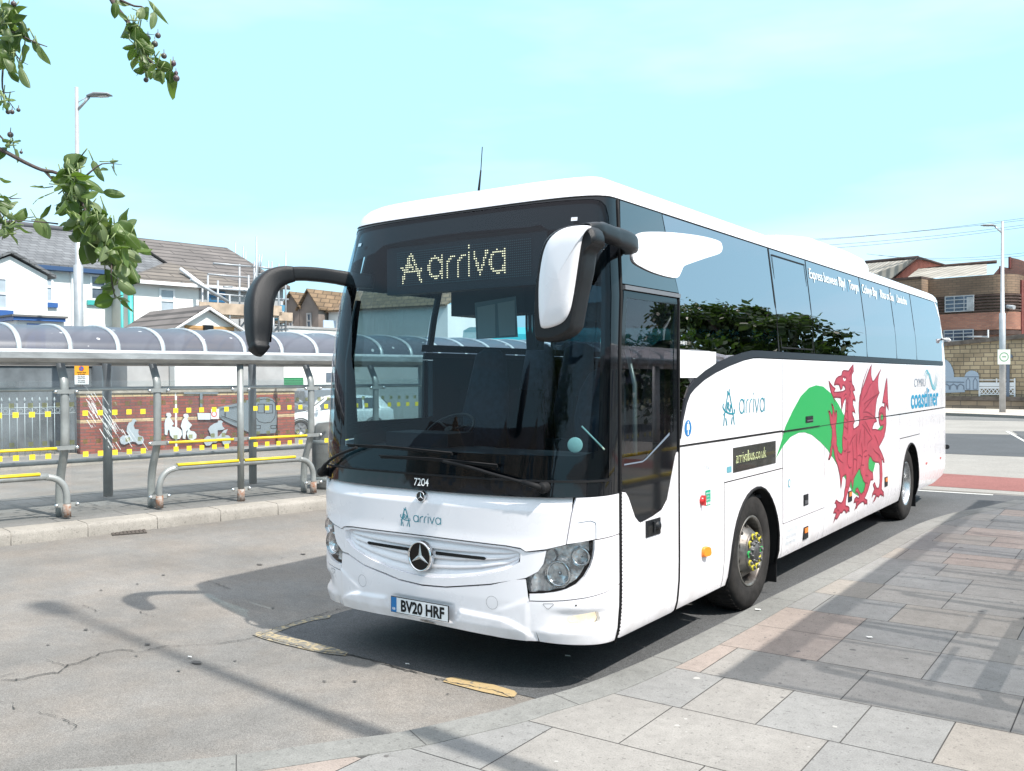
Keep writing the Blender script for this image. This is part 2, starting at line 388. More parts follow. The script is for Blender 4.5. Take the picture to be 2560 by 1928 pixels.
def paint(name, c, thr=.56):
    m, n, out = newmat(name); b = bsdf(n, out, c, .75)
    g = N(n, 'ShaderNodeNewGeometry'); t = N(n, 'ShaderNodeTexNoise', {'Scale': 22, 'Detail': 6, 'Roughness': .7}); n.links.new(g.outputs['Position'], t.inputs[0])
    r = N(n, 'ShaderNodeValToRGB'); r.color_ramp.elements[0].position = thr; r.color_ramp.elements[1].position = thr+.06
    r.color_ramp.elements[0].color = (*c, 1); r.color_ramp.elements[1].color = (.16, .15, .13, 1); n.links.new(t.outputs[0], r.inputs[0]); n.links.new(r.outputs[0], b.inputs[0]); return m
M_yel = paint('yellow_road_paint', (.42, .31, .16), .55); M_yel2 = paint('worn_yellow_road_paint', (.36, .29, .17), .44); M_wht = paint('white_road_paint', (.55, .55, .52), .6)
M_crack = mat('crack_tar', (.035, .033, .03), .95)
M_spot = mat('gum_spot', (.085, .08, .075), .9)
M_litter = mat('paper_litter', (.75, .75, .72), .8)
M_joint = mat('joint_dirt', (.06, .058, .055), .95)
def slab(name, c):
    m, n, out = newmat(name); b = bsdf(n, out, c, .85, spec=.3); g = N(n, 'ShaderNodeNewGeometry')
    cur = None
    for sc, det, f0, f1, lo, hi in ((.7, 6, .3, .7, .84, 1.12), (3.5, 6, .3, .7, .93, 1.06), (110, 3, .35, .65, .86, 1.14), (34, 6, .59, .66, 1, .66), (14, 8, .30, .70, .93, 1.07)):
        t = N(n, 'ShaderNodeTexNoise', {'Scale': sc, 'Detail': det, 'Roughness': .6}); n.links.new(g.outputs['Position'], t.inputs[0])
        r = N(n, 'ShaderNodeMapRange', {'From Min': f0, 'From Max': f1, 'To Min': lo, 'To Max': hi}); n.links.new(t.outputs[0], r.inputs[0])
        if cur is None: cur = r.outputs[0]
        else:
            mm = N(n, 'ShaderNodeMath', operation='MULTIPLY'); n.links.new(cur, mm.inputs[0]); n.links.new(r.outputs[0], mm.inputs[1]); cur = mm.outputs[0]
    mu = N(n, 'ShaderNodeMix', data_type='RGBA', blend_type='MULTIPLY'); mu.inputs[0].default_value = 1; mu.inputs[6].default_value = (*c, 1)
    n.links.new(cur, mu.inputs[7]); n.links.new(mu.outputs[2], b.inputs['Base Color'])
    bp = N(n, 'ShaderNodeBump', {'Strength': .3, 'Distance': .003}); n.links.new(cur, bp.inputs['Height']); n.links.new(bp.outputs[0], b.inputs['Normal'])
    return m
M_slabs = [slab('slab_grey', (.222, .220, .212)), slab('slab_warm', (.242, .231, .214)), slab('slab_pink', (.272, .230, .203)), slab('slab_dark', (.205, .203, .195)), slab('slab_sand', (.252, .232, .207))]
M_kerbst = slab('kerb_granite', (.20, .20, .188)); M_conc = slab('kerb_concrete', (.335, .31, .275)); M_concf = slab('kerb_concrete_face', (.29, .272, .245))
M_isl = slab('island_slab', (.19, .185, .175))
# ------------------------------------------------------------------ road
def sheet(name, pts, z, m, label=None):
    b = MB(); b.poly([(p[0], p[1], z) for p in pts], 0); o = b.build(name, m); o['kind'] = 'structure'; return o
b = MB(); R_ = 1500
b.poly([(-R_, -R_, 0), (R_, -R_, 0), (R_, R_, 0), (-R_, R_, 0)]); tag(b.build('road', M_road), kind='structure')
sheet('bus_bay_surface', [(-1.70, -.08), (2.6, -.05), (3.4, 12.75), (-1.7, 12.9)], .004, M_bay)
sheet('road_band_pale', [(-4.9, 13.0), (30, 12.7), (30, 46.0), (-4.9, 46.0)], .004, M_light)
sheet('road_band_red', [(-4.8, 13.66), (0.8, 13.5), (2.2, 13.43), (20, 13.0), (20, 15.2), (2, 15.82), (.46, 15.97), (-4.8, 16.3)], .008, M_red)
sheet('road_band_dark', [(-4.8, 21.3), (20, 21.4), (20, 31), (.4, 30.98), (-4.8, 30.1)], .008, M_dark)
sheet('road_band_mid', [(-4.8, 41.6), (20, 41.5), (20, 44.2), (-4.8, 46.0)], .008, M_mid)
sheet('road_line_white', [(-.5, 12.60), (1.86, 12.62), (1.86, 12.72), (-.5, 12.72)], .008, M_wht)
sheet('road_line_kerbside', [(-.41, 33.0), (1.02, 26.2), (1.09, 26.2), (-.30, 33.0)], .012, M_wht)
sheet('road_patch_dark', [(-.2, 33.2), (6, 33.0), (6, 26.2), (1.15, 26.2)], .0122, M_bay)  # darker patch laid over the road surface
z4 = lambda a, c: (a*.5877, 1250+c*.5877)
def roadpoly(name, zp, z, m): return sheet(name, [gnd(*z4(*p), z) for p in zp], z, m)
roadpoly('bay_line_yellow', [(1072, 572), (1110, 558), (1150, 566), (1240, 585), (1330, 605), (1420, 628), (1482, 648), (1470, 662), (1400, 655), (1320, 640), (1200, 612), (1120, 590)], .008, M_yel2)
roadpoly('bay_line_yellow', [(1100, 566), (1180, 540), (1270, 515), (1340, 497), (1412, 489), (1400, 502), (1330, 513), (1250, 535), (1180, 562), (1140, 577)], .0085, M_yel2)
roadpoly('bay_line_yellow', [(1884, 772), (1900, 758), (1930, 753), (2100, 785), (2190, 812), (2200, 822), (2190, 836), (2160, 838), (2050, 815)], .008, M_yel)
rr = random.Random(5)
cb = MB()
def crack(zp, w0, z=.0095):
    P = [gnd(*z4(*p)) for p in zp]; Q = []
    for a, c in zip(P, P[1:]):
        k = max(2, int((c-a).length/.035))
        for i in range(k):
            q = a.lerp(c, i/k); Q.append((q.x+rr.uniform(-.014, .014), q.y+rr.uniform(-.014, .014)))
    ws = [w0*rr.uniform(.1, 1.25) for _ in Q]
    for q in ribbon(Q, ws): cb.poly([(v.x, v.y, z) for v in q])
crack([(0, 770), (60, 772), (90, 765), (170, 748), (250, 738), (295, 705), (350, 690), (430, 655), (520, 640), (600, 648), (700, 628), (800, 622), (900, 618), (960, 610), (1040, 598), (1110, 580), (1165, 552), (1250, 525), (1340, 497), (1440, 468), (1510, 455)], .011)
crack([(1110, 585), (1200, 608), (1320, 640), (1480, 662), (1600, 690), (1700, 720), (1860, 765), (1950, 785), (2100, 815), (2212, 860)], .013)
crack([(0, 857), (50, 868), (62, 890), (55, 900)], .008); crack([(150, 905), (230, 925), (290, 945), (320, 970), (320, 995)], .008)
crack([(870, 343), (930, 362), (990, 385)], .007); crack([(590, 478), (620, 490), (660, 497), (660, 508)], .007); crack([(350, 450), (400, 470), (410, 482)], .006)
crack([(200, 683), (240, 700), (290, 712), (330, 700), (390, 695)], .005); crack([(0, 757), (45, 745), (30, 750), (75, 733)], .006)
tag(cb.build('road_crack', M_crack), kind='structure')
sb = MB()
for (a, c, r) in [(628, 618, .05), (580, 668, .03), (760, 731, .035), (835, 696, .09), (1508, 776, .035), (1380, 776, .03), (1290, 233, .08), (1105, 277, .08), (695, 322, .05), (430, 387, .04), (1160, 463, .04), (205, 620, .03), (1000, 688, .03), (585, 360, .04), (365, 555, .05)]:
    r *= .55; p = gnd(*z4(a, c)); sb.poly([(p.x+r*math.cos(t*.5236)*rr.uniform(.7, 1.2), p.y+r*.6*math.sin(t*.5236)*rr.uniform(.7, 1.2), .0098) for t in range(12)])
for i in range(26):
    p = (rr.uniform(-6, 1.2), rr.uniform(-2.6, 6)); r = rr.uniform(.005, .013)
    sb.poly([(p[0]+r*math.cos(t), p[1]+r*math.sin(t), .0102+i*1e-6) for t in range(0, 6)])
tag(sb.build('road_stain', M_spot), kind='structure')
lb = MB()
for (u, v, r, z) in [(807, 674, .022, .012), (1733, 705, .02, .012), (235, 755, 0, 0)]:
    if r:
        p = gnd(*z4(u, v)); lb.poly([(p.x+r*math.cos(t*1.05)*rr.uniform(.6, 1.1), p.y+r*.5*math.sin(t*1.05), z+.004*(t % 2)) for t in range(6)])
for (u, v, z) in [(1895, 1524, .13), (2175, 1593, .13), (1220+200, 1560+80, .13)]:
    p = gnd(u, v, z); r = .035
    lb.poly([(p.x+r*math.cos(t*1.05)*rr.uniform(.5, 1.1), p.y+r*.4*math.sin(t*1.05), z+.004*(t % 2)) for t in range(6)])
tag(lb.build('paper_litter', M_litter), 'tiny white scraps of paper litter on the road and pavement', 'litter', kind='stuff')
# drain grate by the island kerb
dg = MB(); p = gnd((520)*.5402, 500+1555*.5402); q = gnd(680*.5402, 500+1543*.5402)
dpl = Plane((p.x, p.y), (q.x-p.x, q.y-p.y)); Ld = (Vector((q.x, q.y, 0))-Vector((p.x, p.y, 0))).length
dg.obox(dpl, 0, Ld, .002, .010, 0, .34, 1)
for i in range(4): dg.obox(dpl, 0, Ld, .0102, .018, i*.105, i*.105+.025)
for i in range(9): dg.obox(dpl, i*Ld/8.6, i*Ld/8.6+.03, .011, .0175, .026, .339)
tag(dg.build('drain_grate', [mat('cast_iron', (.10, .085, .075), .7, .3), M_crack]), 'rusty brown drain grate set in the road beside the island kerb', 'drain')
# ------------------------------------------------------------------ pavement on the right
KPX = [(0, 1160), (720, 1106), (1085, 1068), (1400, 1022), (1680, 985), (1890, 940), (2130, 885)]
kp = [gnd(*z4(*p), .12) for p in KPX]
a0 = kp[0]; dd = (kp[2]-kp[0]).normalized()
KO = [(a0.x-dd.x*.8, a0.y-dd.y*.8)]+[(p.x, p.y) for p in kp]+[(1.06, -.42), (1.20, .07), (1.29, .81), (1.345, 1.89), (1.37, 2.92), (1.44, 4.3), (1.50, 5.6), (1.585, 7.83), (1.80, 9.3), (2.04, 10.0), (2.30, 11.1), (2.60, 11.9), (3.3, 12.45), (5, 12.65), (9, 12.7), (30, 12.75)]
KO = [(a0.x-dd.x*22, a0.y-dd.y*22)]+smooth(KO, 4)
def offset(pl, d):
    out = []
    for i, p in enumerate(pl):
        a = pl[max(0, i-1)]; c = pl[min(len(pl)-1, i+1)]; t = Vector((c[0]-a[0], c[1]-a[1])).normalized(); out.append((p[0]+t.y*d, p[1]-t.x*d))
    return out
KI = offset(KO, .02); KJ = offset(KO, .255)
kb = MB()
rows = [[(p[0], p[1], -.01) for p in KO], [(p[0], p[1], .105) for p in offset(KO, .004)], [(p[0], p[1], .1205) for p in KI], [(p[0], p[1], .1205) for p in KJ], [(p[0], p[1], .05) for p in KJ]]
kb.grid(rows, 0, False, flip=True)
tag(kb.build('kerb', M_kerbst), kind='structure')
jb = MB(); acc = 0; nxt = .35   # kerb stone joints
for i in range(1, len(KO)):
    seg = math.dist(KO[i], KO[i-1]); acc += seg
    if acc > nxt:
        nxt = acc+.9; a = KI[i]; c = KJ[i]; t = Vector((KO[i][0]-KO[i-1][0], KO[i][1]-KO[i-1][1])).normalized()*.003
        jb.poly([(a[0]-t.x, a[1]-t.y, .1212), (c[0]-t.x, c[1]-t.y, .1212), (c[0]+t.x, c[1]+t.y, .1212), (a[0]+t.x, a[1]+t.y, .1212)])
tag(jb.build('kerb_joint', M_joint), kind='structure')
pj = MB()   # bedding under the slabs: strip from the kerb to the far right
base = [(p[0], p[1], .1145) for p in KJ]
for a, c in zip(KJ, KJ[1:]):
    if c[1] > a[1]+1e-6: pj.poly([(a[0], a[1], .1145), (60, a[1], .1145), (60, c[1], .1145), (c[0], c[1], .1145)])
tag(pj.build('pavement_bedding', M_joint), kind='structure')
KJs = [p for p in KJ]
def xin(y):
    for a, c in zip(KJs, KJs[1:]):
        if a[1] <= y <= c[1]: return a[0]+(c[0]-a[0])*(y-a[1])/max(1e-9, c[1]-a[1])
    return KJs[0][0] if y < KJs[0][1] else 99
sl = MB(); rs = random.Random(3); H = .668; g = .0035
row = -9
while row*H < 12.6:
    y0, y1 = row*H+.004+g, (row+1)*H+.004-g
    x = -16+rs.uniform(0, .6) if row < -1 else 1.0+rs.uniform(0, .5)
    ys = [y0+(y1-y0)*i/(14 if row < 0 or row > 14 else 5) for i in range(15 if row < 0 or row > 14 else 6)]
    while x < 14:
        wd = rs.choice([.45, .6, .66, .66, .9, .9]) if row != 0 else rs.choice([.45, .46]); x1 = x+wd
        if x > 7 and wd < .9: wd = .9; x1 = x+wd
        lx = [(max(x+g, xin(y)+g), y) for y in ys]
        keep = [(a, y) for a, y in lx if a < x1-g-.01]
        if len(keep) >= 2:
            i0 = lx.index(keep[0]); i1 = lx.index(keep[-1]); R1_ = x1-g
            if i0 > 0: (a0_, y0_), (a1_, y1_) = lx[i0-1], lx[i0]; keep = [(R1_-.002, y0_+(y1_-y0_)*(R1_-a0_)/((a1_-a0_) or 1))]+keep if abs(a1_-a0_) > 1e-6 and a0_ > R1_ else keep
            if i1 < len(lx)-1: (a0_, y0_), (a1_, y1_) = lx[i1], lx[i1+1]; keep = keep+[(R1_-.002, y0_+(y1_-y0_)*(R1_-a0_)/(a1_-a0_))] if a1_ > R1_ else keep
            pts = [(a, y, .1188) for a, y in keep]+[(x1-g, keep[-1][1], .1188), (x1-g, keep[0][1], .1188)]
            sl.poly(pts[::-1], rs.choices(range(5), (3, 3, 1.2, 1.3, 2))[0])
        x = x1
    row += 1
tag(sl.build('pavement', M_slabs), kind='structure')
ps = MB(); rq = random.Random(31)
for i in range(110):
    y = rq.uniform(-2.4, 9); x = rq.uniform(xin(y)+.05, 3.9); r = rq.choice((.006, .008, .011, .016, .024)); m_ = 1 if rq.random() < .3 else 0
    ps.poly([(x+r*rq.uniform(.7, 1.2)*math.cos(t*.785), y+r*rq.uniform(.7, 1.2)*math.sin(t*.785), .1196+i*4e-6) for t in range(8)], m_)
tag(ps.build('pavement_stain', [mat('gum_grey', (.11, .105, .10), .9), mat('gum_pale', (.36, .35, .33), .9)]), kind='structure')
# long pale seat-stone curve, bottom centre of the paving (a rounded warm slab edge)
# ------------------------------------------------------------------ island on the left
ID = Vector((.82, 4.85, 0)).normalized(); ID = Vector((.215, .977, 0)).normalized(); IN = Vector((-ID.y, ID.x, 0))
IK = Vector((-7.54, .69, 0))
IZ = .17
ip = Plane((IK.x, IK.y), (ID.x, ID.y))
ib = MB()
prof = [(0, -.01), (.002, .1188), (.02, .155), (.06, IZ), (.42, IZ)]
rows = [[ip.P(s, z, b_) for s in (-14, 24)] for b_, z in prof]
ib.grid(rows[:4], 1, True, flip=True); ib.grid(rows[3:], 0, False, flip=True)
ib.poly([ip.P(s, IZ-.003, b_) for s, b_ in ((-14, .415), (24, .415), (24, 3.3), (-14, 3.3))], 2)
ib.grid([[ip.P(s, z, b_) for s in (-14, 24)] for b_, z in ((3.3, IZ+.002), (3.55, IZ+.002), (3.57, -.01))], 1, False, flip=True)
for s in (-14, 24): ib.poly([ip.P(s, -.01, 0), ip.P(s, IZ, .06), ip.P(s, IZ, 3.55), ip.P(s, -.01, 3.57)], 1)
for i in range(42):
    s = -13.6+i*.915; ib.poly([ip.P(s+.004, z+.002, b_-.003) for b_, z in prof]+[ip.P(s-.004, z+.002, b_-.003) for b_, z in prof[::-1]], 3)
tag(ib.build('island_kerb', [M_conc, M_concf, M_joint, M_joint]), kind='structure')
isl = MB(); rs = random.Random(9)
bb = .42; k = 0
while bb < 3.3:
    s = -14+rs.uniform(0, .9)
    while s < 24:
        wd = rs.choice([.6, .9, .9]); isl.poly([ip.P(a, IZ, c) for a, c in ((s+.004, bb+.004), (s+wd-.004, bb+.004), (s+wd-.004, min(3.3, bb+.6)-.004), (s+.004, min(3.3, bb+.6)-.004))], rs.choice((0, 0, 1)))
        s += wd
    bb += .6
tag(isl.build('island_paving', [M_isl, M_slabs[3]]), kind='structure')
# kerbed edge before the brick wall, and the far pavement by the stone wall
z1 = lambda a, c: (a*.5402, 500+c*.5402)
fk = MB(); e = [gnd(*z1(*p)) for p in ((0, 1255), (700, 1205), (1100, 1178), (1410, 1160))]; e[3] = Vector((-16.3, 14.2, 0))
e = [e[0]+(e[0]-e[2])*1.2]+e[:3]+[Vector((-16.55, 14.4, 0)), Vector((-16.9, 15.2, 0)), Vector((-18.5, 15.6, 0))]
for a, c in zip(e, e[1:]):
    t = (c-a).normalized(); nn = Vector((-t.y, t.x, 0))
    fk.poly([a, c, c+Vector((0, 0, .13)), a+Vector((0, 0, .13))]); fk.poly([a+Vector((0, 0, .13)), c+Vector((0, 0, .13)), c+nn*.3+Vector((0, 0, .13)), a+nn*.3+Vector((0, 0, .13))])
    fk.poly([a+nn*.3+Vector((0, 0, .129)), c+nn*.3+Vector((0, 0, .129)), c+nn*5+Vector((0, 0, .125)), a+nn*5+Vector((0, 0, .125))], 1)
tag(fk.build('kerb_by_brick_wall', [M_conc, M_isl]), kind='structure')
fp = MB(); fk_a, fk_b = Vector((-12, 50.6, 0)), Vector((14, 36.0, 0)); t = (fk_b-fk_a).normalized(); nn = Vector((-t.y, t.x, 0))
fk_a, fk_b = Vector((-4.615, 46.48, 0)), Vector((-1.008, 44.44, 0)); t = (fk_b-fk_a).normalized(); nn = Vector((-t.y, t.x, 0)); A_, B_ = fk_a-t*25, fk_b+t*40
fp.poly([A_, B_, B_+Vector((0, 0, .15)), A_+Vector((0, 0, .15))], 1)
fp.poly([A_+Vector((0, 0, .15)), B_+Vector((0, 0, .15)), B_+nn*30+Vector((0, 0, .15)), A_+nn*30+Vector((0, 0, .15))], 0)
tag(fp.build('far_pavement', [slab('far_paving', (.46, .42, .37)), M_kerbst]), kind='structure')
# ------------------------------------------------------------------ coach
def paintmat(name, c, dirt=True):
    m, n, out = newmat(name); b = bsdf(n, out, c, .28, coat=.6)
    g = N(n, 'ShaderNodeTexCoord'); sp = N(n, 'ShaderNodeSeparateXYZ'); n.links.new(g.outputs['Object'], sp.inputs[0])
    mr = N(n, 'ShaderNodeMapRange', {'From Min': .62, 'From Max': .30, 'To Min': 0, 'To Max': .5}); n.links.new(sp.outputs[2], mr.inputs[0])
    t = N(n, 'ShaderNodeTexNoise', {'Scale': 6, 'Detail': 6}); n.links.new(g.outputs['Object'], t.inputs[0])
    t2 = N(n, 'ShaderNodeMapRange', {'From Min': .35, 'From Max': .75, 'To Min': 0, 'To Max': 1}); n.links.new(t.outputs[0], t2.inputs[0])
    mm = N(n, 'ShaderNodeMath', operation='MULTIPLY'); n.links.new(mr.outputs[0], mm.inputs[0]); n.links.new(t2.outputs[0], mm.inputs[1])
    mx = N(n, 'ShaderNodeMix', data_type='RGBA'); mx.inputs[6].default_value = (*c, 1); mx.inputs[7].default_value = (.33, .30, .27, 1)
    n.links.new(mm.outputs[0], mx.inputs[0]); n.links.new(mx.outputs[2], b.inputs['Base Color'])
    r2 = N(n, 'ShaderNodeMapRange', {'To Min': .2, 'To Max': .38}); n.links.new(t.outputs[0], r2.inputs[0]); n.links.new(r2.outputs[0], b.inputs['Roughness'])
    return m
P_white = paintmat('coach_white_paint', (.82, .80, .83))
P_black = mat('coach_gloss_black', (.004, .004, .005), .12, coat=.0, spec=.3)
P_slate = mat('coach_slate_gloss', (.006, .007, .009), .05, coat=.1, spec=.4)
P_slates = mat('coach_side_slate', (.010, .012, .016), .04, coat=1, spec=1.0)
P_waist = mat('waist_satin_black', (.016, .018, .024), .35, spec=.3)
P_rub = mat('black_rubber', (.006, .006, .007), .7, spec=.3)
P_plas = mat('black_plastic', (.008, .009, .011), .42, spec=.35, bump=.25, bscale=400)
P_gap = mat('panel_gap_black', (.004, .004, .004), .9)
P_chr = mat('chrome', (.75, .75, .76), .12, 1)
P_teal = mat('teal_vinyl', (.0, .21, .28), .4); P_whv = mat('white_vinyl', (.85, .85, .85), .4); P_greyv = mat('grey_vinyl', (.15, .19, .24), .4)
P_cyan = mat('cyan_vinyl', (.0, .24, .42), .4); P_tealb = mat('teal_grey_vinyl', (.12, .35, .42), .4)
P_red = mat('dragon_red_vinyl', (.40, .04, .07), .35, var=.12, scale=5); P_grn = mat('hill_green_vinyl', (.01, .32, .075), .35)
P_out = mat('dragon_line_vinyl', (.20, .012, .03), .4); P_blue = mat('blue_vinyl', (.01, .16, .42), .4)
P_oran = mat('orange_lens', (.9, .24, .02), .2, coat=.5); P_redl = mat('red_lens', (.6, .03, .03), .25, coat=.5)
P_int = mat('interior_dark', (.010, .014, .02), .8, var=.3, scale=3); P_seat = mat('seat_cloth', (.018, .032, .05), .9, var=.3, scale=20); P_light = mat('interior_pale', (.30, .34, .38), .8)
G_ws = glassmat('windscreen_glass', (.46, .62, .68), .62, 0, 1.5, base=.0, milk=.0, milkcol=(.5, .65, .75))
G_side = glassmat('side_tinted_glass', (.07, .09, .11), 2.2, 0, 1.52, base=.36, milk=.0, milkcol=(.3, .4, .5), bump=.12)
G_door = glassmat('door_glass', (.48, .56, .55), 1.6, 0, 1.5, base=.01)
G_lens = glassmat('headlight_lens', (.92, .94, .95), 1.0, .02, 1.45, milk=.0)
ZC = [.33, .40, .47, .55, .62, .7]+[.8+.1*i for i in range(25)]
def qcuts(st): return [i*st for i in range(-int(QF/st), int(QF/st)+1)]+[QF, -QF]+[s*(QB+i*.08) for s in (-1, 1) for i in range(0, 20)]
def patch(name, loops, m, parent, th=.02, off=0, st=.05, mp=surf, zc=ZC, qc=None, rim=None, smoothf=True, mats=None):
    V, Fc, bd = cutmesh(loops, qc if qc is not None else qcuts(st), zc)
    b = MB(); top = [mp(q, z, off) for q, z in V]; n = len(V); b.v += top
    for f in Fc: b.f.append(tuple(f)); b.m.append(0); b.sm.append(smoothf)
    if th:
        k = len(b.v); b.v += [mp(q, z, off) for q, z in V]+[mp(q, z, off-th) for q, z in V]
        for a, c in bd: b.f.append((k+c, k+a, k+n+a, k+n+c)); b.m.append(0 if rim is None else 1); b.sm.append(False)
    ms = mats or ([m] if rim is None else [m, rim])
    o = b.build(name, ms, parent)
    return o
def S(y): return QF+(y-.41)          # side coordinate from y
def side(pts): return [(S(y), z) for y, z in pts]
def mir(pts): return [(-q, z) for q, z in pts]
coach = empty('coach', (0, 0, 0), 'white single deck coach with a red dragon on its side, parked at the kerb', 'coach')
Z0, ZT = .31, 3.27
# backing shell (dark, behind all the panels), lower body and roof edge
def backing(name, polys, parent, off=-.12, m=P_gap):
    b = MB()
    for pl in polys:
        V, Fc, bd = cutmesh(pl, qcuts(.1), ZC[::2]); k = len(b.v); b.v += [surf(q, z, off) for q, z in V]
        for f in Fc: b.f.append(tuple(k+i for i in f)); b.m.append(0); b.sm.append(True)
    return b.build(name, m, parent)
AR1 = side([(2.30, .30), (2.33, .55), (2.40, .75), (2.52, .91), (2.70, 1.03), (2.92, 1.075), (3.12, 1.04), (3.29, .93), (3.42, .77), (3.49, .58), (3.52, .30)])
AR2 = side([(8.49, .30), (8.55, .62), (8.66, .85), (8.85, 1.02), (9.08, 1.09), (9.28, 1.05), (9.45, .93), (9.56, .75), (9.60, .56), (9.61, .30)])
body_loops = []
full = [(0, .34)]+[(q*.1, .34) for q in range(1, 14)]+[(QF, .34)]+[AR1[0]]+AR1+AR2+[(QE-.3, .34), (QE, .34), (QE, 2.22), (0, 1.28)]
lowR = [(.0, .36), (QF, .34), (S(1.3), .34), (AR1[0][0], .34)]+AR1[1:-1]+[(AR1[-1][0], .34), (AR2[0][0], .34)]+AR2[1:-1]+[(AR2[-1][0], .34), (QB, .34), (QE, .36), (QE, 2.24), (S(1.33), 2.24), (S(1.33), 1.0), (QF+.02, 1.0), (QF-.03, 1.28), (0, 1.28)]
lowL = [(-q, z) for q, z in [(.0, .36), (QF, .34), (AR1[0][0], .34)]+AR1[1:-1]+[(AR1[-1][0], .34), (AR2[0][0], .34)]+AR2[1:-1]+[(AR2[-1][0], .34), (QB, .34), (QE, .36), (QE, 2.24), (S(1.4), 2.24), (S(1.4), 1.72), (QF, 1.60), (QF-.03, 1.28), (0, 1.28)]]
backing('body_shell', [lowR, lowL], coach)
GP = .004
# --- front panels
blk_b = lambda q: 1.282+.012*(abs(q)/1.5)**2
band_lo = [(-QF+.012, 1.296)]+[(q*.1, blk_b(q*.1)) for q in range(-15, 16)]+[(QF-.012, 1.296)]
WSB = lambda q: 1.392+.01*(abs(q)/1.4)**2
WSQ = 1.405
ws_out = [(-WSQ, WSB(WSQ))]+[(q*.1, WSB(q*.1)) for q in range(-13, 14)]+[(WSQ, WSB(WSQ))]+[(WSQ, 3.05), (WSQ-.012, 3.13), (WSQ-.05, 3.20), (WSQ-.12, 3.235)]+[(q*.1, 3.245+.012*(1-(q/12)**2)) for q in range(12, -13, -1)]+[(-WSQ+.12, 3.235), (-WSQ+.05, 3.20), (-WSQ+.012, 3.13), (-WSQ, 3.05)]
top_e = [(QF-.012+.0, ZT)]+[(q*.1, ZT+.0) for q in range(14, -15, -1)]+[(-QF+.012, ZT)]
# surround: everything black between the bonnet and the roof edge, round the windscreen
patch('windscreen_surround', [band_lo+top_e, [(q*1.0, z) for q, z in ws_out][::-1]], P_slate, coach, th=.03)
patch('windscreen', [ws_out], G_ws, coach, th=0, off=-.004)
# black printed border just behind the glass
cg = [(-1.33, 1.58)]+[(q*.1, 1.55) for q in range(-12, 13)]+[(1.33, 1.58), (1.335, 2.2), (1.32, 2.95), (1.28, 3.02), (1.05, 3.035), (.78, 3.06), (.70, 3.10)]+[(q*.1, 3.11-.02*(abs(q)/6)) for q in range(6, -7, -1)]+[(-.70, 3.08), (-.80, 3.03), (-1.05, 3.0), (-1.28, 2.98), (-1.32, 2.9), (-1.335, 2.2)]
ws_in = [(q*1.008, z+(-.008 if z < 2 else .010)) for q, z in ws_out]
patch('windscreen_border', [ws_in, cg[::-1]], P_black, coach, th=0, off=-.032)
patch('windscreen_border', [[(-WSQ, 1.383), (WSQ, 1.383), (WSQ+.02, 1.395), (-WSQ-.02, 1.395)]], P_rub, coach, th=.01, off=.006)
for s in (-1, 1):
    patch('sensor', [[(s*1.02-.03, 3.10), (s*1.02+.03, 3.10), (s*1.02+.03, 3.125), (s*1.02-.03, 3.125)]], P_chr, coach, th=0, off=.002)
# bonnet with central peak
bon = [(-1.16, 1.286)]+[(q*.1, blk_b(q*.1)-.006) for q in range(-11, 12)]+[(1.16, 1.286), (1.133, 1.18), (1.10, .99), (.96, .955), (.835, .935), (.80, .955)]+[(.7-.1*i, .962+.010*(1-((.7-.1*i)/.8)**2)) for i in range(15)]+[(-.80, .955), (-.835, .935), (-.96, .955), (-1.10, .99), (-1.133, 1.18)]
def bump_s(q, z, off=0):   # fold across the bonnet: upper part leans back
    o = off
    if z > 1.19: o -= (z-1.19)*.34*min(1, (z-1.19)/.02)
    if z < 1.02: o += (1.02-z)*.10
    d = abs(q)
    if z > 1.14 and d < .12: o += .0
    return surf(q, z, o)
patch('bonnet', [bon], P_white, coach, th=.02, mp=bump_s, zc=[.96, .98, 1.0, 1.02, 1.05, 1.1, 1.15, 1.185, 1.19, 1.2, 1.22, 1.25, 1.28], st=.05)
# corner panels (above the headlights)
for s in (1, -1):
    cp = [(1.168, 1.286), (QF-.014, 1.292), (QF-.014, 1.03), (1.285, 1.018), (1.108, .992), (1.141, 1.18)]
    patch('corner_panel', [[(s*q, z) for q, z in cp][::s]], P_white, coach, th=.02)
    cl_ = [(1.18, 1.13), (1.262, 1.141), (1.295, 1.128), (1.302, 1.11), (1.302, 1.02), (1.296, 1.02), (1.296, 1.11), (1.29, 1.124), (1.262, 1.136), (1.18, 1.126)]
    patch('panel_crease', [[(s*q, z) for q, z in cl_][::s]], P_greyv, coach, th=0, off=.0015)
# grille band: outer surround then dished grille
gro = [(-.975, .945), (-.84, .927), (-.80, .945)]+[(-.7+.1*i, .953+.010*(1-((-.7+.1*i)/.8)**2)) for i in range(15)]+[(.80, .945), (.84, .927), (.975, .945), (.955, .86), (.92, .81), (.835, .762), (.575, .70), (.212, .640), (0, .628), (-.212, .640), (-.335, .664), (-.575, .70), (-.758, .757), (-.835, .762), (-.92, .81), (-.955, .86)]
gri = [(-.775, .932)]+[(-.7+.1*i, .944+.003*(7-abs(i-7))*.5) for i in range(15)]+[(.775, .932), (.80, .92), (.795, .86), (.70, .805), (.50, .748), (.30, .710), (.12, .690), (0, .684), (-.12, .690), (-.30, .710), (-.50, .748), (-.70, .805), (-.795, .86), (-.80, .92)]
patch('grille_surround', [gro, gri[::-1]], P_white, coach, th=.045, zc=ZC+[.85, .75, .65])
slotR = [(.15, .872), (.50, .872), (.535, .866), (.54, .855), (.53, .848), (.15, .848)]
slotL = [(-.15, .864), (-.46, .882), (-.49, .879), (-.48, .862), (-.15, .840)]
slotR = [(.12, .870), (.53, .872), (.545, .862), (.53, .850), (.12, .846)]
slotL = [(-q, z) for q, z in slotR][::-1]
g_bot = sorted([(q, z) for q, z in gri if z < .90]+[(.80, .90), (-.80, .90)]); g_top = lambda q: .937+.012*(1-(q/.8)**2)
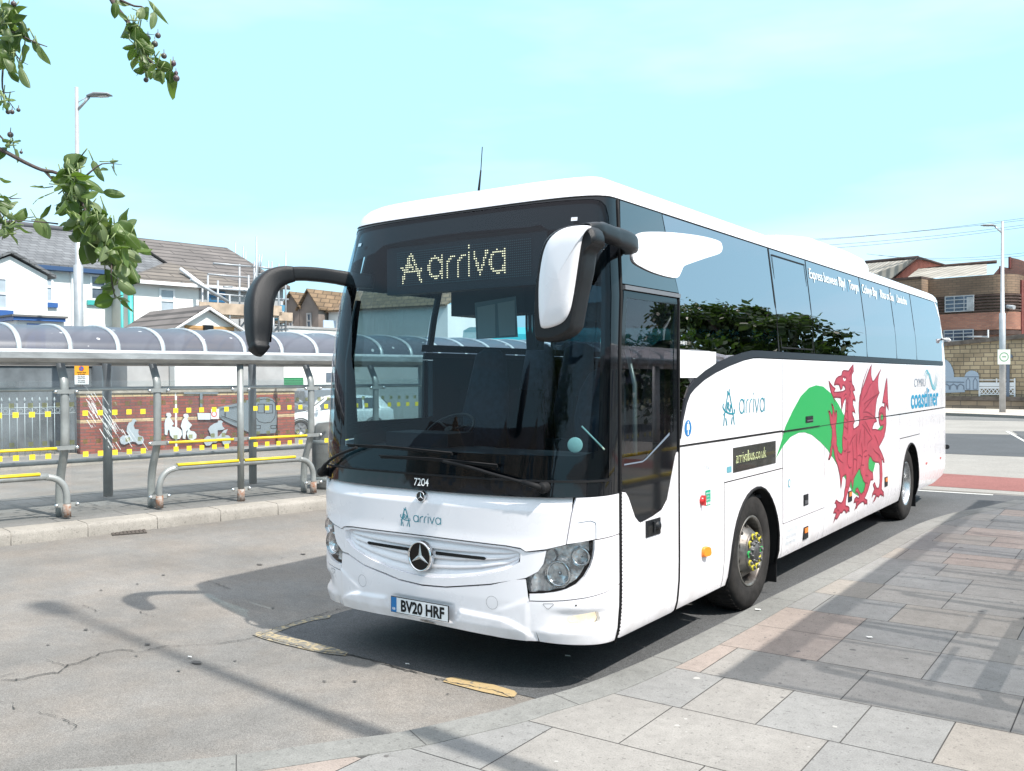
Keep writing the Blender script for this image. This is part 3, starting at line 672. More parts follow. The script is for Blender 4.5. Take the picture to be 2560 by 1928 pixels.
def gz_(q, t): zb0 = lerp_tab(g_bot, q); return zb0+(g_top(q)-zb0)*t
gt = []; nb_r = 4
for k in range(nb_r):
    a = k/nb_r; w_r = 1/nb_r; gt += [(a+.02*w_r, -.012), (a+.10*w_r, -.010), (a+.72*w_r, -.024), (a+.80*w_r, -.030), (a+.97*w_r, -.031)]
gt = [(-.02, -.034)]+gt+[(1.02, -.034)]
b = MB(); qq = [-.80+.016*i for i in range(101)]
b.grid([[surf(q, gz_(q, t), -.034+(o+.034)*max(.0, 1-(abs(q)/.80)**10)) for q in qq] for t, o in gt], 0, True)
b.build('grille', P_white, coach)
for sq_ in (1, -1):
    patch('grille_slot_inlay', [[(sq_*q, z) for q, z in slotR][::sq_]], P_gap, coach, th=0, off=-.008, st=.03)  # slots' shade put in as black inlays, no holes cut
for sgn in (slotR, slotL): pass
# bumper, centre and corners
pw = 1.0
bmc = [(-.838, .748), (-.755, .744), (-.575, .69), (-.335, .652), (-.212, .630), (0, .617), (.212, .630), (.575, .69), (.755, .744), (.836, .752), (.852, .64), (.925, .352)]+[(.7, .352), (.5, .356), (.3, .362), (.1, .366), (-.1, .366), (-.3, .362), (-.5, .356), (-.7, .352)]+[(-.925, .352), (-.852, .64)]
def ridge(q):
    a = abs(q)
    if a < .285: return .408
    if a < .34: return .408+(a-.285)/.055*.088
    if a < .62: return .496-.012*(a-.34)/.28
    return .484-(a-.62)**2*1.45
def bum_s(q, z, off=0):
    r = ridge(q); o = off; a = abs(q)
    t = min(1, max(0, (r+.014-z)/.030)); t = t*t*(3-2*t); o += .015*t*min(1, max(0, (.93-a)/.1+.1))     # lower lip stands proud
    if .58 < a < .86:
        rz = .535+(a-.60)*.42
        rz = min(rz, .645); t2 = min(1, max(0, (rz-z)/.03)); t2 = t2*t2*(3-2*t2); o += .006*t2*min(1, (a-.58)/.08)
    if a < .28 and .40 < z < .53: o -= .006*min(1, (.28-a)/.02)
    return surf(q, z, o)
patch('bumper', [bmc], P_white, coach, th=.02, mp=bum_s, zc=[.36+.0095*i for i in range(42)], st=.02)
HLR = [(.982, .948), (1.13, .978), (1.281, 1.006), (1.283, .95), (1.272, .896), (1.25, .84), (1.215, .785), (1.165, .738), (1.11, .708), (1.04, .687), (.95, .672), (.862, .664), (.848, .70), (.842, .752), (.90, .785), (.942, .815), (.965, .86)]
bcr = [(.845, .655), (.852, .64), (.862, .657), (.95, .665), (1.04, .680), (1.11, .701), (1.17, .731), (1.221, .78), (1.257, .838), (1.279, .895), (1.29, .95), (1.291, 1.010), (QF-.014, 1.022), (QF-.014, .700), (1.38, .672), (1.235, .650), (1.09, .633), (.95, .622), (.862, .618)]
bcl = [(.857, .610), (.95, .614), (1.09, .625), (1.235, .642), (1.38, .664), (QF-.014, .692), (QF-.014, .318), (1.40, .328), (1.2, .338), (1.05, .345), (.932, .352), (.88, .50)]
def bc_s(q, z, off=0):
    a = abs(q); o = off
    # scoop round the fog light
    e = math.exp(-((a-1.22)/.20)**4)*math.exp(-((z-.505)/.055)**4); o -= .022*e
    if z < .45: o += .008*min(1, (.45-z)/.03)*min(1, max(0, (a-.9)/.08))*max(0, min(1, (QF-a)/.2))
    return surf(q, z, o)
FOG = [(1.115, .50), (1.12, .519), (1.18, .531), (1.31, .549), (1.33, .542), (1.352, .50), (1.347, .478), (1.335, .471), (1.145, .474), (1.12, .487)]
for s in (1, -1):
    patch('bumper_corner', [[(s*q, z) for q, z in bcr[2:]][::s]], P_white, coach, th=.02)
    o = patch('bumper_corner', [[(s*q, z) for q, z in bcl][::s], [(s*q, z) for q, z in FOG][::-s]], P_white, coach, th=.03, mp=bc_s, zc=[.32+.014*i for i in range(26)], st=.03)
    # fog light
    fl = patch('fog_light', [[(s*q, z) for q, z in FOG][::s]], mat('fog_reflector', (1.0, .80, .56), .3, .0, var=.25, scale=22, emit=.45), coach, th=0, off=-.052)
    patch('lens', [[(s*q, z) for q, z in FOG][::s]], G_lens, fl, th=0, off=-.026)
    if s == 1: pass
    # headlight
    hl = empty('headlight', (0, 0, 0)); hl.parent = coach; KIDS.setdefault(coach.name, []).append(hl)
    patch('lens', [[(s*q, z) for q, z in HLR][::s]], G_lens, hl, th=0, off=0)
    M_ref = mat('headlight_reflector', (.26, .265, .27), .2, .6, col2=(.75, .76, .77), scale=13, bump=.8, bscale=30)
    def hs(q, z, off=0): return surf(q, z, off-.05-.01*math.cos(q*60)*(1 if z < .76 else 0))
    patch('reflector', [[(s*q, z) for q, z in HLR][::s]], M_ref, hl, th=0, mp=hs, st=.0125, zc=[.66+.02*i for i in range(18)])
    def lampdir(q, z, off):
        p = Vector(surf(s*q, z, off)); p2 = Vector(surf(s*q, z, off+.05)); ta = Vector(surf(s*(q+.02), z, off))-Vector(surf(s*(q-.02), z, off))
        nr = Vector((ta.y, -ta.x, 0)).normalized()*s; nr = (nr+Vector((0, -1.2, 0))).normalized()
        return p, nr
    for (q, z, r, dep) in ((1.072, .795, .088, .052), (1.223, .905, .062, .050), (1.02, .905, .045, .05)):
        p, nr = lampdir(q, z, -.045); Mx = Matrix.Translation(p) @ nr.to_track_quat('Z', 'Y').to_matrix().to_4x4(); lb = MB()
        if r > .05:
            lb.lathe([(r, .034), (r*1.0, .028), (r*.97, .0), (r*.9, .0), (r*.86, .03), (r*.83, .0)], Mx, 36, 0)
            lb.lathe([(r*.82, .010), (r*.7, -.006), (r*.45, -.022), (r*.2, -.03), (r*.16, -.005), (.001, 0)], Mx, 36, 1)
        else: lb.lathe([(r, .0), (r*.7, -.01), (r*.3, -.02), (.001, -.02)], Mx, 24, 1)
        lb.build('lamp', [P_chr, mat('lamp_bowl', (.25, .25, .26), .12, .9, col2=(.85, .85, .85), scale=24, bump=.8, bscale=22)], hl)
    # blanking circles and tow cover, licence lamps
circ = lambda cq, cz, r, k=28: [(cq+r*math.cos(2*math.pi*i/k), cz+r*math.sin(2*math.pi*i/k)) for i in range(k)]
for s in (1, -1):
    patch('tow_cover', [circ(s*.59, .577, .044), circ(s*.59, .577, .0425)[::-1]], P_gap, coach, th=0, off=.0015, mp=bum_s)
tri_o = [(.955, .604), (1.018, .608), (1.02, .60), (.99, .572), (.978, .572), (.953, .598)]
for s in (1, -1):
    b = MB(); 
    for q in ribbon([(s*a, c) for a, c in tri_o], .0022, True): b.poly([bc_s(v.x, v.y, .002) for v in q])
    b.build('washer_cover', P_gap, coach)
b = MB(); b.poly([bc_s(q, z, .002) for q, z in circ(1.165, .60, .006, 10)]); b.build('sensor', P_gap, coach)
# number plate
pl_c = Vector(surf(0, .462, .024)); py = pl_c.y-.004
plate = MB(); plate.box((-.262, py-.006, .408), (.262, py, .520)); pl = plate.build('number_plate', mat('plate_frame', (.02, .02, .02), .5), coach)
b = MB(); b.poly([(-.257, py-.0072, .412), (.257, py-.0072, .412), (.257, py-.0072, .516), (-.257, py-.0072, .516)]); b.build('plate_face', mat('plate_white', (.72, .74, .76), .35), pl)
b = MB(); b.poly([(-.257, py-.0082, .412), (-.207, py-.0082, .412), (-.207, py-.0082, .516), (-.257, py-.0082, .516)]); b.build('plate_band', P_blue, pl)
def ftext(name, s, size, x0, z0, y, m, parent, bold=0, sx=1, align='LEFT', space=1):
    b = MB(); put(b, textpolys(s, size, bold, align, sx=sx, space=space), lambda u, v: (x0+u, y, z0+v)); return b.build(name, m, parent)
ftext('plate_text', 'BV20 HRF', .108, .028, .4265, py-.0085, P_gap, pl, bold=.0042, sx=.86, align='CENTER')
ftext('plate_text', 'GB', .022, -.232, .428, py-.0090, P_whv, pl, bold=.0005, align='CENTER')
patch('bumper_scrape', [[(-.02, .378), (.02, .372), (.09, .370), (.13, .374), (.10, .382), (.04, .388), (0, .386)]], mat('scraped_paint', (.25, .22, .2), .8, var=.6, scale=60), coach, th=0, off=.0225)
# badges and lettering on the front
def roundel(name, q, z, r, off, mp, parent, face, ringm, star_m, depth=.014, starw=.15):
    p = Vector(mp(q, z, off)); Mx = Matrix.Translation(p) @ Vector((0, -1, .0)).to_track_quat('Z', 'Y').to_matrix().to_4x4()
    b = MB(); b.lathe([(r*1.0, -.02), (r, depth*.6), (r*.96, depth), (r*.90, depth), (r*.88, depth*.5)], Mx, 48, 0); b.lathe([(r*.89, depth*.5), (.0005, depth*.5)], Mx, 48, 1, False)
    for k in range(3):
        a = math.pi/2+k*2*math.pi/3; tip = Vector((math.cos(a)*r*.86, math.sin(a)*r*.86, 0)); c = Vector((0, 0, 0))
        l = Vector((math.cos(a+math.pi/3), math.sin(a+math.pi/3), 0))*r*starw; rr_ = Vector((math.cos(a-math.pi/3), math.sin(a-math.pi/3), 0))*r*starw; up = Vector((0, 0, depth*1.05)); lo = Vector((0, 0, depth*.55))
        b.poly([Mx @ (tip+lo), Mx @ (l+lo), Mx @ (c+up)], 2); b.poly([Mx @ (tip+lo), Mx @ (c+up), Mx @ (rr_+lo)], 2)
    return b.build(name, [ringm, face, star_m], parent)
def grey(name, c): return mat(name, c, .3, .6)
# note: badge frame axes: track quat of -Y gives x to the right of the coach front
roundel('star_emblem', 0, .825, .106, .004, surf, coach, P_black, P_chr, grey('emblem_silver', (.62, .62, .62)), depth=.022, starw=.16)
roundel('bonnet_badge', 0, 1.237, .038, .004, surf, coach, mat('badge_face', (.02, .02, .022), .4), P_chr, P_chr, depth=.008)
b = MB()
for i, st_ in enumerate(ARRIVA):
    for q in ribbon(st_, .125): b.poly([surf(-.070+v.x*.0445, 1.058+v.y*.0445, .003+i*2e-4) for v in q])
b.build('front_lettering', P_teal, coach); b = MB()
for i, st_ in enumerate(SYMBOL):
    for q in ribbon(smooth(st_, 3), .065 if i > 1 else .09): b.poly([surf(-.188+v.x*.083, 1.018+v.y*.083, .003+i*2e-4) for v in q])
b.build('front_symbol', P_teal, coach)
b = MB(); put(b, textpolys('7204', .074, .0004, 'CENTER', sx=.92), lambda u, v: surf(-.012+u, 1.31+v, .003)); b.build('fleet_number', P_whv, coach)
# --- right side
dz = .009
DW = side([(.425, .36), (.44, .325), (.47, .318), (1.27, .318), (1.30, .33), (1.308, .37), (1.308, 1.50), (1.29, 1.50), (1.265, 1.47), (1.125, 1.165), (1.04, 1.105), (.90, 1.078), (.75, 1.060), (.70, 1.058), (.67, 1.072), (.62, 1.11), (.53, 1.25), (.49, 1.288), (.425, 1.30)])
door = patch('door', [DW], P_white, coach, th=.025)
DB = side([(.425, 1.306), (.493, 1.294), (.536, 1.256), (.626, 1.116), (.675, 1.078), (.70, 1.064), (.75, 1.066), (.90, 1.084), (1.035, 1.11), (1.118, 1.17), (1.258, 1.474), (1.285, 1.508), (1.308, 1.508), (1.308, 2.0), (1.325, 2.64), (.455, 2.64), (.425, 2.2)])
DG = side([(.475, 1.47), (.74, 1.47), (.80, 1.485), (1.235, 1.66), (1.245, 2.2), (1.25, 2.59), (.50, 2.59), (.485, 2.2)])
patch('door_frame', [DB, DG[::-1]], P_slate, door, th=.03, off=-.002)
patch('door_glass', [DG], G_door, door, th=0, off=-.006)
patch('door_trim', [side([(.47, 1.463), (.745, 1.463), (1.17, 1.632), (1.17, 1.655), (.80, 1.497), (.745, 1.480), (.47, 1.480)])], P_greyv, door, th=0, off=-.003)
patch('door_rail', [side([(.45, 2.645), (1.325, 2.645), (1.327, 2.675), (.45, 2.675)])], mat('door_rail_grey', (.12, .12, .13), .4), coach, th=.03, off=.015)
hb = MB()
def sbox(b, y0, y1, z0, z1, o0, o1, m=0): b.box((lerp_tab(W_TAB, (z0+z1)/2)+o0, y0, z0), (lerp_tab(W_TAB, (z0+z1)/2)+o1, y1, z1), m)
sbox(hb, .775, 1.0, .945, 1.06, -.01, .007); sbox(hb, .80, .90, .965, 1.02, .005, .008, 1); sbox(hb, .87, .895, .975, 1.045, .008, .022)
hb.lathe([(.001, .0), (.032, .0), (.034, -.02)], Matrix.Translation((1.30, .945, 1.005)) @ Matrix.Rotation(math.pi/2, 4, 'Y'), 20, 0)
hb.build('handle', [P_plas, P_gap], door)
# rubber seams of the door
for y, z0, z1, w_ in ((.41, .30, 3.26, .022), (1.318, .32, 2.66, .016)):
    b = MB(); zz = [z0+(z1-z0)*i/40 for i in range(41)]
    pts = [Vector(surf(S(y), z, .002)) for z in zz]; b.tube(pts, w_/2, 6); b.build('door_seal', P_rub, coach)
b = MB()
for i in range(44):
    z = .36+i*.0245; p = Vector(surf(S(.412), z, .008)); b.box(p-Vector((.004, .006, .004)), p+Vector((.006, .006, .004)))
b.build('brush_seal', P_rub, coach)
# upper black panels above the door and the white mirror fairing
patch('upper_panel', [side([(.425, 2.685), (1.325, 2.685), (1.22, 2.9), (1.10, 3.268), (.45, 3.268)])], P_slates, coach, th=.02)
patch('a_pillar', [[(QF+.004-.012, 1.30), (QF+.006, 1.30), (QF+.006, 3.26), (QF-.012, 3.26)]], P_slates, coach, th=.02, off=-.008)
SWO = smooth(side([(.59, 2.97), (.63, 3.03), (.72, 3.07), (.90, 3.10), (1.2, 3.135), (1.55, 3.165), (1.90, 3.185), (2.16, 3.185), (2.22, 3.165), (2.225, 3.12), (2.15, 3.075), (1.85, 3.005), (1.52, 2.925), (1.42, 2.895), (1.37, 2.85), (1.30, 2.80), (1.15, 2.79), (.90, 2.80), (.70, 2.825), (.60, 2.85), (.58, 2.90)]), 3, True)
patch('mirror_fairing', [SWO], P_white, coach, th=.02, off=.012)
# side windows
sweepU = [(1.32, 1.595), (1.36, 1.73), (1.43, 1.90), (1.49, 1.975), (1.60, 2.035), (1.80, 2.105), (2.01, 2.16), (2.30, 2.215), (2.60, 2.26), (2.84, 2.285)]
sweepL = [(1.35, 1.60), (1.39, 1.73), (1.46, 1.86), (1.52, 1.925), (1.62, 1.975), (1.80, 2.04), (2.02, 2.095), (2.30, 2.15), (2.62, 2.20), (2.85, 2.222), (3.0, 2.225)]
wins = [(1.335, 3.52, 3.40), (3.545, 4.60, 4.53), (4.62, 6.72, 6.66), (6.74, 8.28, 8.24), (8.30, 9.55, 9.52), (9.57, 11.47, 11.55)]
for i, (a, c, c2) in enumerate(wins):
    a2 = a-.06 if i else 1.34-.02
    a2 = {0: 1.20, 1: 3.42, 2: 4.55, 3: 6.68, 4: 8.26, 5: 9.54}[i]
    if i == 0: pts = [(1.335, 1.62)]+[(y+.004, z+.004) for y, z in sweepU[1:]]+[(3.52, 2.292), (3.40, 3.262), (1.12, 3.262), (1.24, 2.9), (1.335, 2.68)]
    else: pts = [(a, 2.292), (c, 2.292), (c2, 3.262), (a2, 3.262)]
    if i == 5: pts = [(9.57, 2.292), (11.42, 2.292), (11.50, 2.33), (11.62, 2.9), (11.50, 3.15), (11.35, 3.262), (9.54, 3.262)]
    patch('side_window', [side(pts)], G_side, coach, th=0, off=-.002)
    if i: patch('side_window', [mir(side(pts))[::-1]], G_side, coach, th=0, off=-.002)
    for sg in (1, -1):
        if i == 5: break
        b = MB(); t0 = (S(c)+.011, 2.29); t1 = (S(c2)+.011, 3.262); w_ = .016 if i != 0 else .035
        b.grid([[surf(sg*(q-w_/2), z, .0005) for q, z in (t0, ((t0[0]+t1[0])/2, 2.75), t1)], [surf(sg*(q+w_/2), z, .0005) for q, z in (t0, ((t0[0]+t1[0])/2, 2.75), t1)]], flip=sg < 0); b.build('window_seal', P_rub, coach)
b = MB(); fr = side([(3.60, 2.33), (4.56, 2.33), (4.49, 3.21), (3.49, 3.21)])
for q in ribbon(fr, .014, True): b.poly([surf(v.x, v.y, .003) for v in q])
b.build('window_frame', P_rub, coach)
# black backing above the glass line, inside: printed band
for sg in (1, -1):
    pts = [(1.34, 2.295), (11.4, 2.295), (11.45, 2.36), (1.34, 2.36)]; patch('window_print', [[(sg*q, z) for q, z in side(pts)][::sg]], P_black, coach, th=0, off=-.02)
    pts = [(1.34, 3.12), (11.5, 3.12), (11.4, 3.26), (1.34, 3.26)]; patch('window_print', [[(sg*q, z) for q, z in side(pts)][::sg]], P_black, coach, th=0, off=-.02)
patch('window_print', [side([(1.335, 1.62), (2.01, 1.62), (2.9, 2.2), (2.9, 2.36), (1.335, 2.36)])], P_black, coach, th=0, off=-.02)
patch('waist_band', [side(sweepL[:-1]+[(3.0, 2.225), (11.50, 2.225), (11.52, 2.288)]+[(3.0, 2.287)]+[(y, z) for y, z in sweepU[::-1]])], P_waist, coach, th=.02, off=.006)
patch('waist_band', [mir(side([(1.4, 2.225), (11.50, 2.225), (11.52, 2.288), (1.4, 2.288)]))[::-1]], P_waist, coach, th=.02, off=.004)
patch('notice_panel', [side([(1.345, 2.05), (1.66, 2.05), (1.80, 2.10), (2.02, 2.165), (2.02, 2.255), (1.345, 2.255)])], mat('white_notice', (.82, .82, .80), .5, var=.03, scale=30), coach, th=0, off=.002)
b = MB(); put(b, textpolys('ON HIRE TO', .034, .0004, sx=.62), lambda u, v: surf(S(1.345)+u, 2.30+v, .003)); b.build('notice_lettering', P_whv, coach)
# upper white panels
up = [(1.335, 1.55), (3.61, 1.55), (3.61, 2.217), (3.0, 2.217)]+[(y+.006, z-.008) for y, z in sweepL[:-1][::-1]]
patch('side_panel', [side(up)], P_white, coach, th=.02)
patch('side_panel', [side([(3.617, 1.538), (11.5, 1.53), (11.5, 2.217), (3.617, 2.217)])], P_white, coach, th=.02)
# lower panels
patch('side_panel', [side([(1.33, .325), (2.185, .33), (2.185, 1.530), (1.33, 1.535)])], P_white, coach, th=.02)
patch('side_panel', [side([(2.195, 1.185), (2.195, .33), (2.28, .33)])+[(q-.0, z) for q, z in AR1[1:-1]]+side([(3.53, .34), (3.62, .34), (3.62, 1.185)])], P_white, coach, th=.025, rim=P_gap)
patch('display_flap', [side([(2.195, 1.195), (3.61, 1.195), (3.61, 1.53), (2.195, 1.53)])], P_white, coach, th=.02)
patch('locker_door', [side([(3.63, .665), (4.945, .665), (4.945, 1.53), (3.63, 1.53)])], P_white, coach, th=.02)
patch('side_panel', [side([(3.63, .335), (4.945, .335), (4.945, .655), (3.63, .655)])], P_white, coach, th=.02)
patch('locker_door', [side([(4.951, .335), (6.826, .335), (6.826, 1.525), (4.951, 1.53)])], P_white, coach, th=.02)
patch('locker_door', [side([(6.832, .335), (8.42, .335), (8.42, 1.52), (6.832, 1.525)])], P_white, coach, th=.02)
patch('side_panel', [side([(8.426, .335), (8.46, .335)])+AR2[1:-1]+side([(9.63, .345), (9.70, .345), (9.70, 1.52), (8.426, 1.52)])], P_white, coach, th=.025, rim=P_gap)
patch('side_panel', [[(S(9.706), .345), (S(10.9), .35), (QB, .42), (QB+.02, .5), (QE-.02, .52), (QE-.02, 1.52), (S(9.706), 1.52)]], P_white, coach, th=.02)
patch('side_panel', [[(S(11.505), 1.53), (QE-.02, 1.53), (QE-.02, 2.2), (QB+.3, 2.2), (QB+.12, 2.9), (QB+.03, 3.2), (QB-.12, 3.265), (QB-.17, 3.262), (S(11.515), 3.15), (S(11.63), 2.9), (S(11.515), 2.33), (S(11.505), 2.25)]], P_white, coach, th=.02, st=.05)
# arch lips
for AR in (AR1, AR2):
    for sg in (1, -1):
        b = MB(); pts = [Vector(surf(sg*q, z, .006)) for q, z in smooth(AR, 2)]; b.tube(pts, .013, 6); b.build('arch_lip', P_rub, coach)
        b = MB(); rows = [[Vector(surf(sg*q, z, o)) for q, z in smooth(AR, 2)] for o in (-.005, -.55)]; b.grid(rows, flip=sg > 0); b.build('arch_liner', P_gap, coach)
# lines above the rear arch / lip crease
for y0, y1, z in ((8.43, 9.69, 1.195),):
    b = MB(); b.tube([surf(S(y0), z, .001), surf(S(y1), z, .001)], .005, 4); b.build('panel_seam', P_gap, coach)
# left side (simple but complete)
patch('side_panel', [mir(side([(.42, .325), (2.26, .33)])+[(q, z) for q, z in AR1[1:-1]]+side([(3.55, .335), (8.46, .335)])+AR2[1:-1]+side([(9.64, .345), (10.9, .35)])+[(QB, .42), (QE-.02, .5), (QE-.02, 2.2)]+side([(1.45, 2.217), (1.45, 1.62), (.42, 1.55)]))[::-1]], P_white, coach, th=.02)
patch('upper_panel', [mir(side([(.425, 2.78), (1.43, 2.78), (1.43, 2.29), (1.50, 2.29), (1.50, 3.262), (.45, 3.268)]))[::-1]], P_slate, coach, th=.02)
patch('upper_panel', [mir(side([(.42, 1.56), (1.45, 1.63), (1.45, 2.22), (1.40, 2.22), (1.38, 1.70), (.55, 1.70), (.48, 2.7), (.43, 2.7)]))[::-1]], P_slate, coach, th=.02)
patch('driver_window', [mir(side([(.55, 1.70), (1.38, 1.70), (1.40, 2.22), (1.43, 2.78), (.50, 2.78), (.48, 2.7)]))[::-1]], G_door, coach, th=0, off=-.003)
# rear end
patch('rear_panel', [[(QE-.03, .45), (QE+1.0, .45), (QE+1.0, 2.2), (QE-.03, 2.2)]], P_white, coach, th=.02, mp=lambda q, z, o: surf(min(q, QE-.001), z, o) if q <= QE else (0, surf(QE, z, o)[1], z)) if False else None
for sg in (1, -1): patch('rear_panel', [[(sg*q, z) for q, z in ((QB+.25, 2.2), (QE, 2.2), (QE, 3.262), (QB-.17, 3.262), (QB+.12, 2.9))][::sg]], P_slate if sg else P_white, coach, th=.02, off=-.003)
tl = MB(); tl.tube([surf(QB+.22, .86, .03), surf(QB+.30, .86, .03)], .04, 10); tl.build('rear_marker', [P_plas], coach)
ca = MB(); ca.tube([surf(QB+.02, 2.66, .0), surf(QB+.03, 2.66, .07)], .018, 10); ca.tube([surf(QB+.03, 2.66, .07), surf(QB+.09, 2.64, .09)], .03, 10); ca.build('camera_housing', mat('white_plastic', (.7, .7, .7), .4), coach)
# roof
RP = [(0, 0), (.008, .035), (.03, .085), (.07, .13), (.13, .165), (.24, .19), (.42, .215), (.7, .235), (1.0, .245)]
def roofpt(q, r, off=0):
    x, y, z = surf(q, ZT, off)
    d, h = r; L2 = math.hypot(x, 0)
    fx = 1-d/1.165 if d < 1.165 else 0
    yc = min(max(y, .4+d*1.6 if True else 0), 11.9-d*.9)
    yy = y
    if y < Yc(ZT): yy = y+d*1.15*(1-(y-.3)/(Yc(ZT)-.3)*.45) if d < .3 else y+.3*1.15*(1-(y-.3)/(Yc(ZT)-.3)*.45)+(d-.3)*.25
    elif y < .41+2.5:
        k = 1-(y-Yc(ZT))/(2.5+.41-Yc(ZT)); dd_ = d*1.15*.55 if d < .3 else .3*1.15*.55+(d-.3)*.25
        yy = y+dd_*k
    elif y > 11.3: yy = y-min(d, .4)*((y-11.3)/.7)
    return (x*fx, yy, ZT+h+off)
qs = [-QE+.0001]+[-QB-.3+i*.1 for i in range(0, 4)]+[-QB+i*(QB-QF)/30 for i in range(0, 31)]+[-QF+QF*i/24 for i in range(1, 24)]+[0]; qs = sorted(set([round(q, 4) for q in qs])); qs = [q for q in qs if q < 0]+[0]+[-q for q in qs[::-1] if q < 0]
b = MB(); b.grid([[roofpt(q, r) for q in qs] for r in RP], 0, True)
b.grid([[surf(q, ZT, -.03) for q in qs], [surf(q, ZT, 0) for q in qs]], 0, True)
roof = b.build('roof', P_white, coach)
b = MB(); b.grid([[surf(q, ZT-.004, .003) for q in qs if abs(q) < QB], [surf(q, ZT+.004, .003) for q in qs if abs(q) < QB]], 0); b.build('roof_seam', P_gap, coach)
# air-conditioning pod
pod = MB()
def podring(y, h, w_, base=3.36): return [(w_*math.copysign(abs(math.cos(a))**.45, math.cos(a)), y, base+h*abs(math.sin(a))**.4) for a in [math.pi*i/24 for i in range(25)]]
pod.grid([podring(y, h, w_) for y, h, w_ in ((4.30, .08, .85), (4.5, .16, .98), (4.9, .25, 1.06), (5.4, .30, 1.09), (6.8, .315, 1.09), (7.45, .30, 1.08), (7.66, .25, 1.06), (7.75, .12, 1.03), (7.77, .0, 1.0))], 0, True)
pod.build('air_conditioning_pod', P_white, coach)
b = MB(); b.tube([(0, .56, 3.37), (0, .57, 3.45)], [.03, .012], 10); b.tube([(0, .57, 3.45), (0, .60, 3.62)], [.010, .006], 8); b.tube([(0, .60, 3.62), (0, .62, 3.80)], .0035, 6); b.build('aerial', P_rub, coach)
w_ = un(1369, 464, 0, .25); b = MB(); b.tube([(.25, w_.y, w_.z-.06), (.25, w_.y, w_.z+.012)], [.10, .08], 16); b.build('roof_vent', P_rub, coach)
for zb_ in (1.305, .60):     # plates added inside the nose to stop sunlight leaking onto the road
    b = MB(); b.poly([surf(q*.1, zb_, -.03) for q in range(-15, 16)]+[(1.2, .9, zb_), (-1.2, .9, zb_)]); b.build('nose_light_stop', P_gap, coach)
# wheels
def wheel(x, y, sg, name='wheel'):
    W = empty(name, (x, y, .515)); W.parent = coach; KIDS.setdefault(coach.name, []).append(W)
    Mx = Matrix.Rotation(math.pi/2*sg, 4, 'Y')
    t = MB(); t.lathe([(.29, -.14), (.30, .125), (.325, .14), (.36, .148), (.42, .15), (.47, .142), (.495, .125), (.513, .095), (.517, .05), (.517, -.12), (.49, -.15), (.3, -.15)], Mx, 64, 0)
    for i in range(56):
        a = 2*math.pi*i/56
        for h in (-.09, -.03, .03, .085): t.box((.514, -.010, h-.022), (.5195, .010, h+.022), 0, Mx @ Matrix.Rotation(a, 4, 'Z'))
    tyre = t.build('tyre', mat('tyre_rubber', (.022, .020, .019), .8, spec=.3, var=.4, scale=9, bump=.2, bscale=80), W)
    return W, Mx
P_rim = mat('rim_grimy', (.30, .29, .27), .42, .75, col2=(.07, .06, .055), scale=5, rvar=.12); P_alu = mat('rim_alloy', (.62, .63, .64), .25, .9, var=.1, scale=6)
P_hub = mat('hub_dark', (.10, .10, .10), .5, .5, var=.4, scale=12); P_ynut = mat('nut_indicator_yellow', (.62, .55, .06), .5); P_gnut = mat('nut_indicator_green', (.05, .45, .12), .5)
def front_wheel(x, y, sg):
    W, Mx = wheel(x, y, sg)
    r = MB(); r.lathe([(.305, .12), (.315, .135), (.30, .14), (.285, .12), (.278, .06), (.27, .02)], Mx, 64, 0)
    # dish with ten hand holes: annulus polygons
    ou = [(.275*math.cos(2*math.pi*i/60), .275*math.sin(2*math.pi*i/60)) for i in range(60)]; inn = [(.17*math.cos(2*math.pi*i/60), .17*math.sin(2*math.pi*i/60)) for i in range(60)]
    holes = [[(.226*math.cos(2*math.pi*k/10)+(.026*math.cos(a)*math.cos(2*math.pi*k/10)-.034*math.sin(a)*math.sin(2*math.pi*k/10)), .226*math.sin(2*math.pi*k/10)+(.026*math.cos(a)*math.sin(2*math.pi*k/10)+.034*math.sin(a)*math.cos(2*math.pi*k/10))) for a in [2*math.pi*j/12 for j in range(12)]] for k in range(10)]
    f0 = lambda u, v: Mx @ Vector((u, v, .02+.13*max(0, min(1, (.275-math.hypot(u, v))/.105)))); f1 = lambda u, v: Mx @ Vector((u, v, .0+.13*max(0, min(1, (.275-math.hypot(u, v))/.105))))
    r.prism([ou, inn]+holes, f0, f1, 0)
    r.lathe([(.172, .148), (.168, .162), (.155, .168), (.11, .168), (.105, .162), (.001, .162)], Mx, 48, 0)
    r.build('rim', P_rim, W)
    h = MB(); h.lathe([(.10, .160), (.10, .172), (.078, .182), (.074, .190), (.001, .192)], Mx, 32, 0)
    for k in range(10): h.lathe([(.001, .025), (.011, .025), (.012, 0)], Mx @ Matrix.Translation((.085*math.cos(k*.6283), .085*math.sin(k*.6283), .170)), 8, 0)
    h.build('hub', P_hub, W)
    rnd = random.Random(2)
    for k in range(10):
        nt_ = MB(); yi = MB()
        a = (k+.5)*.6283; c = Matrix.Translation((.143*math.cos(a), .143*math.sin(a), .166)); nt_.lathe([(.001, .032), (.012, .032), (.016, .026), (.017, 0)], Mx @ c, 6, 0, False)
        c2 = c @ Matrix.Rotation(a+rnd.uniform(-.9, .9)+1.2, 4, 'Z')
        yi.lathe([(.0165, .0), (.0165, .012), (.027, .012), (.027, .0)], Mx @ c2, 16, 1 if k in (2, 7) else 0, False); yi.poly([Mx @ c2 @ Vector(p) for p in ((.024, -.014, .0125), (.046, 0, .0125), (.024, .014, .0125))], 1 if k in (2, 7) else 0)
        nt_.build('wheel_nut', P_hub, W); yi.build('nut_indicator', [P_ynut, P_gnut], W)
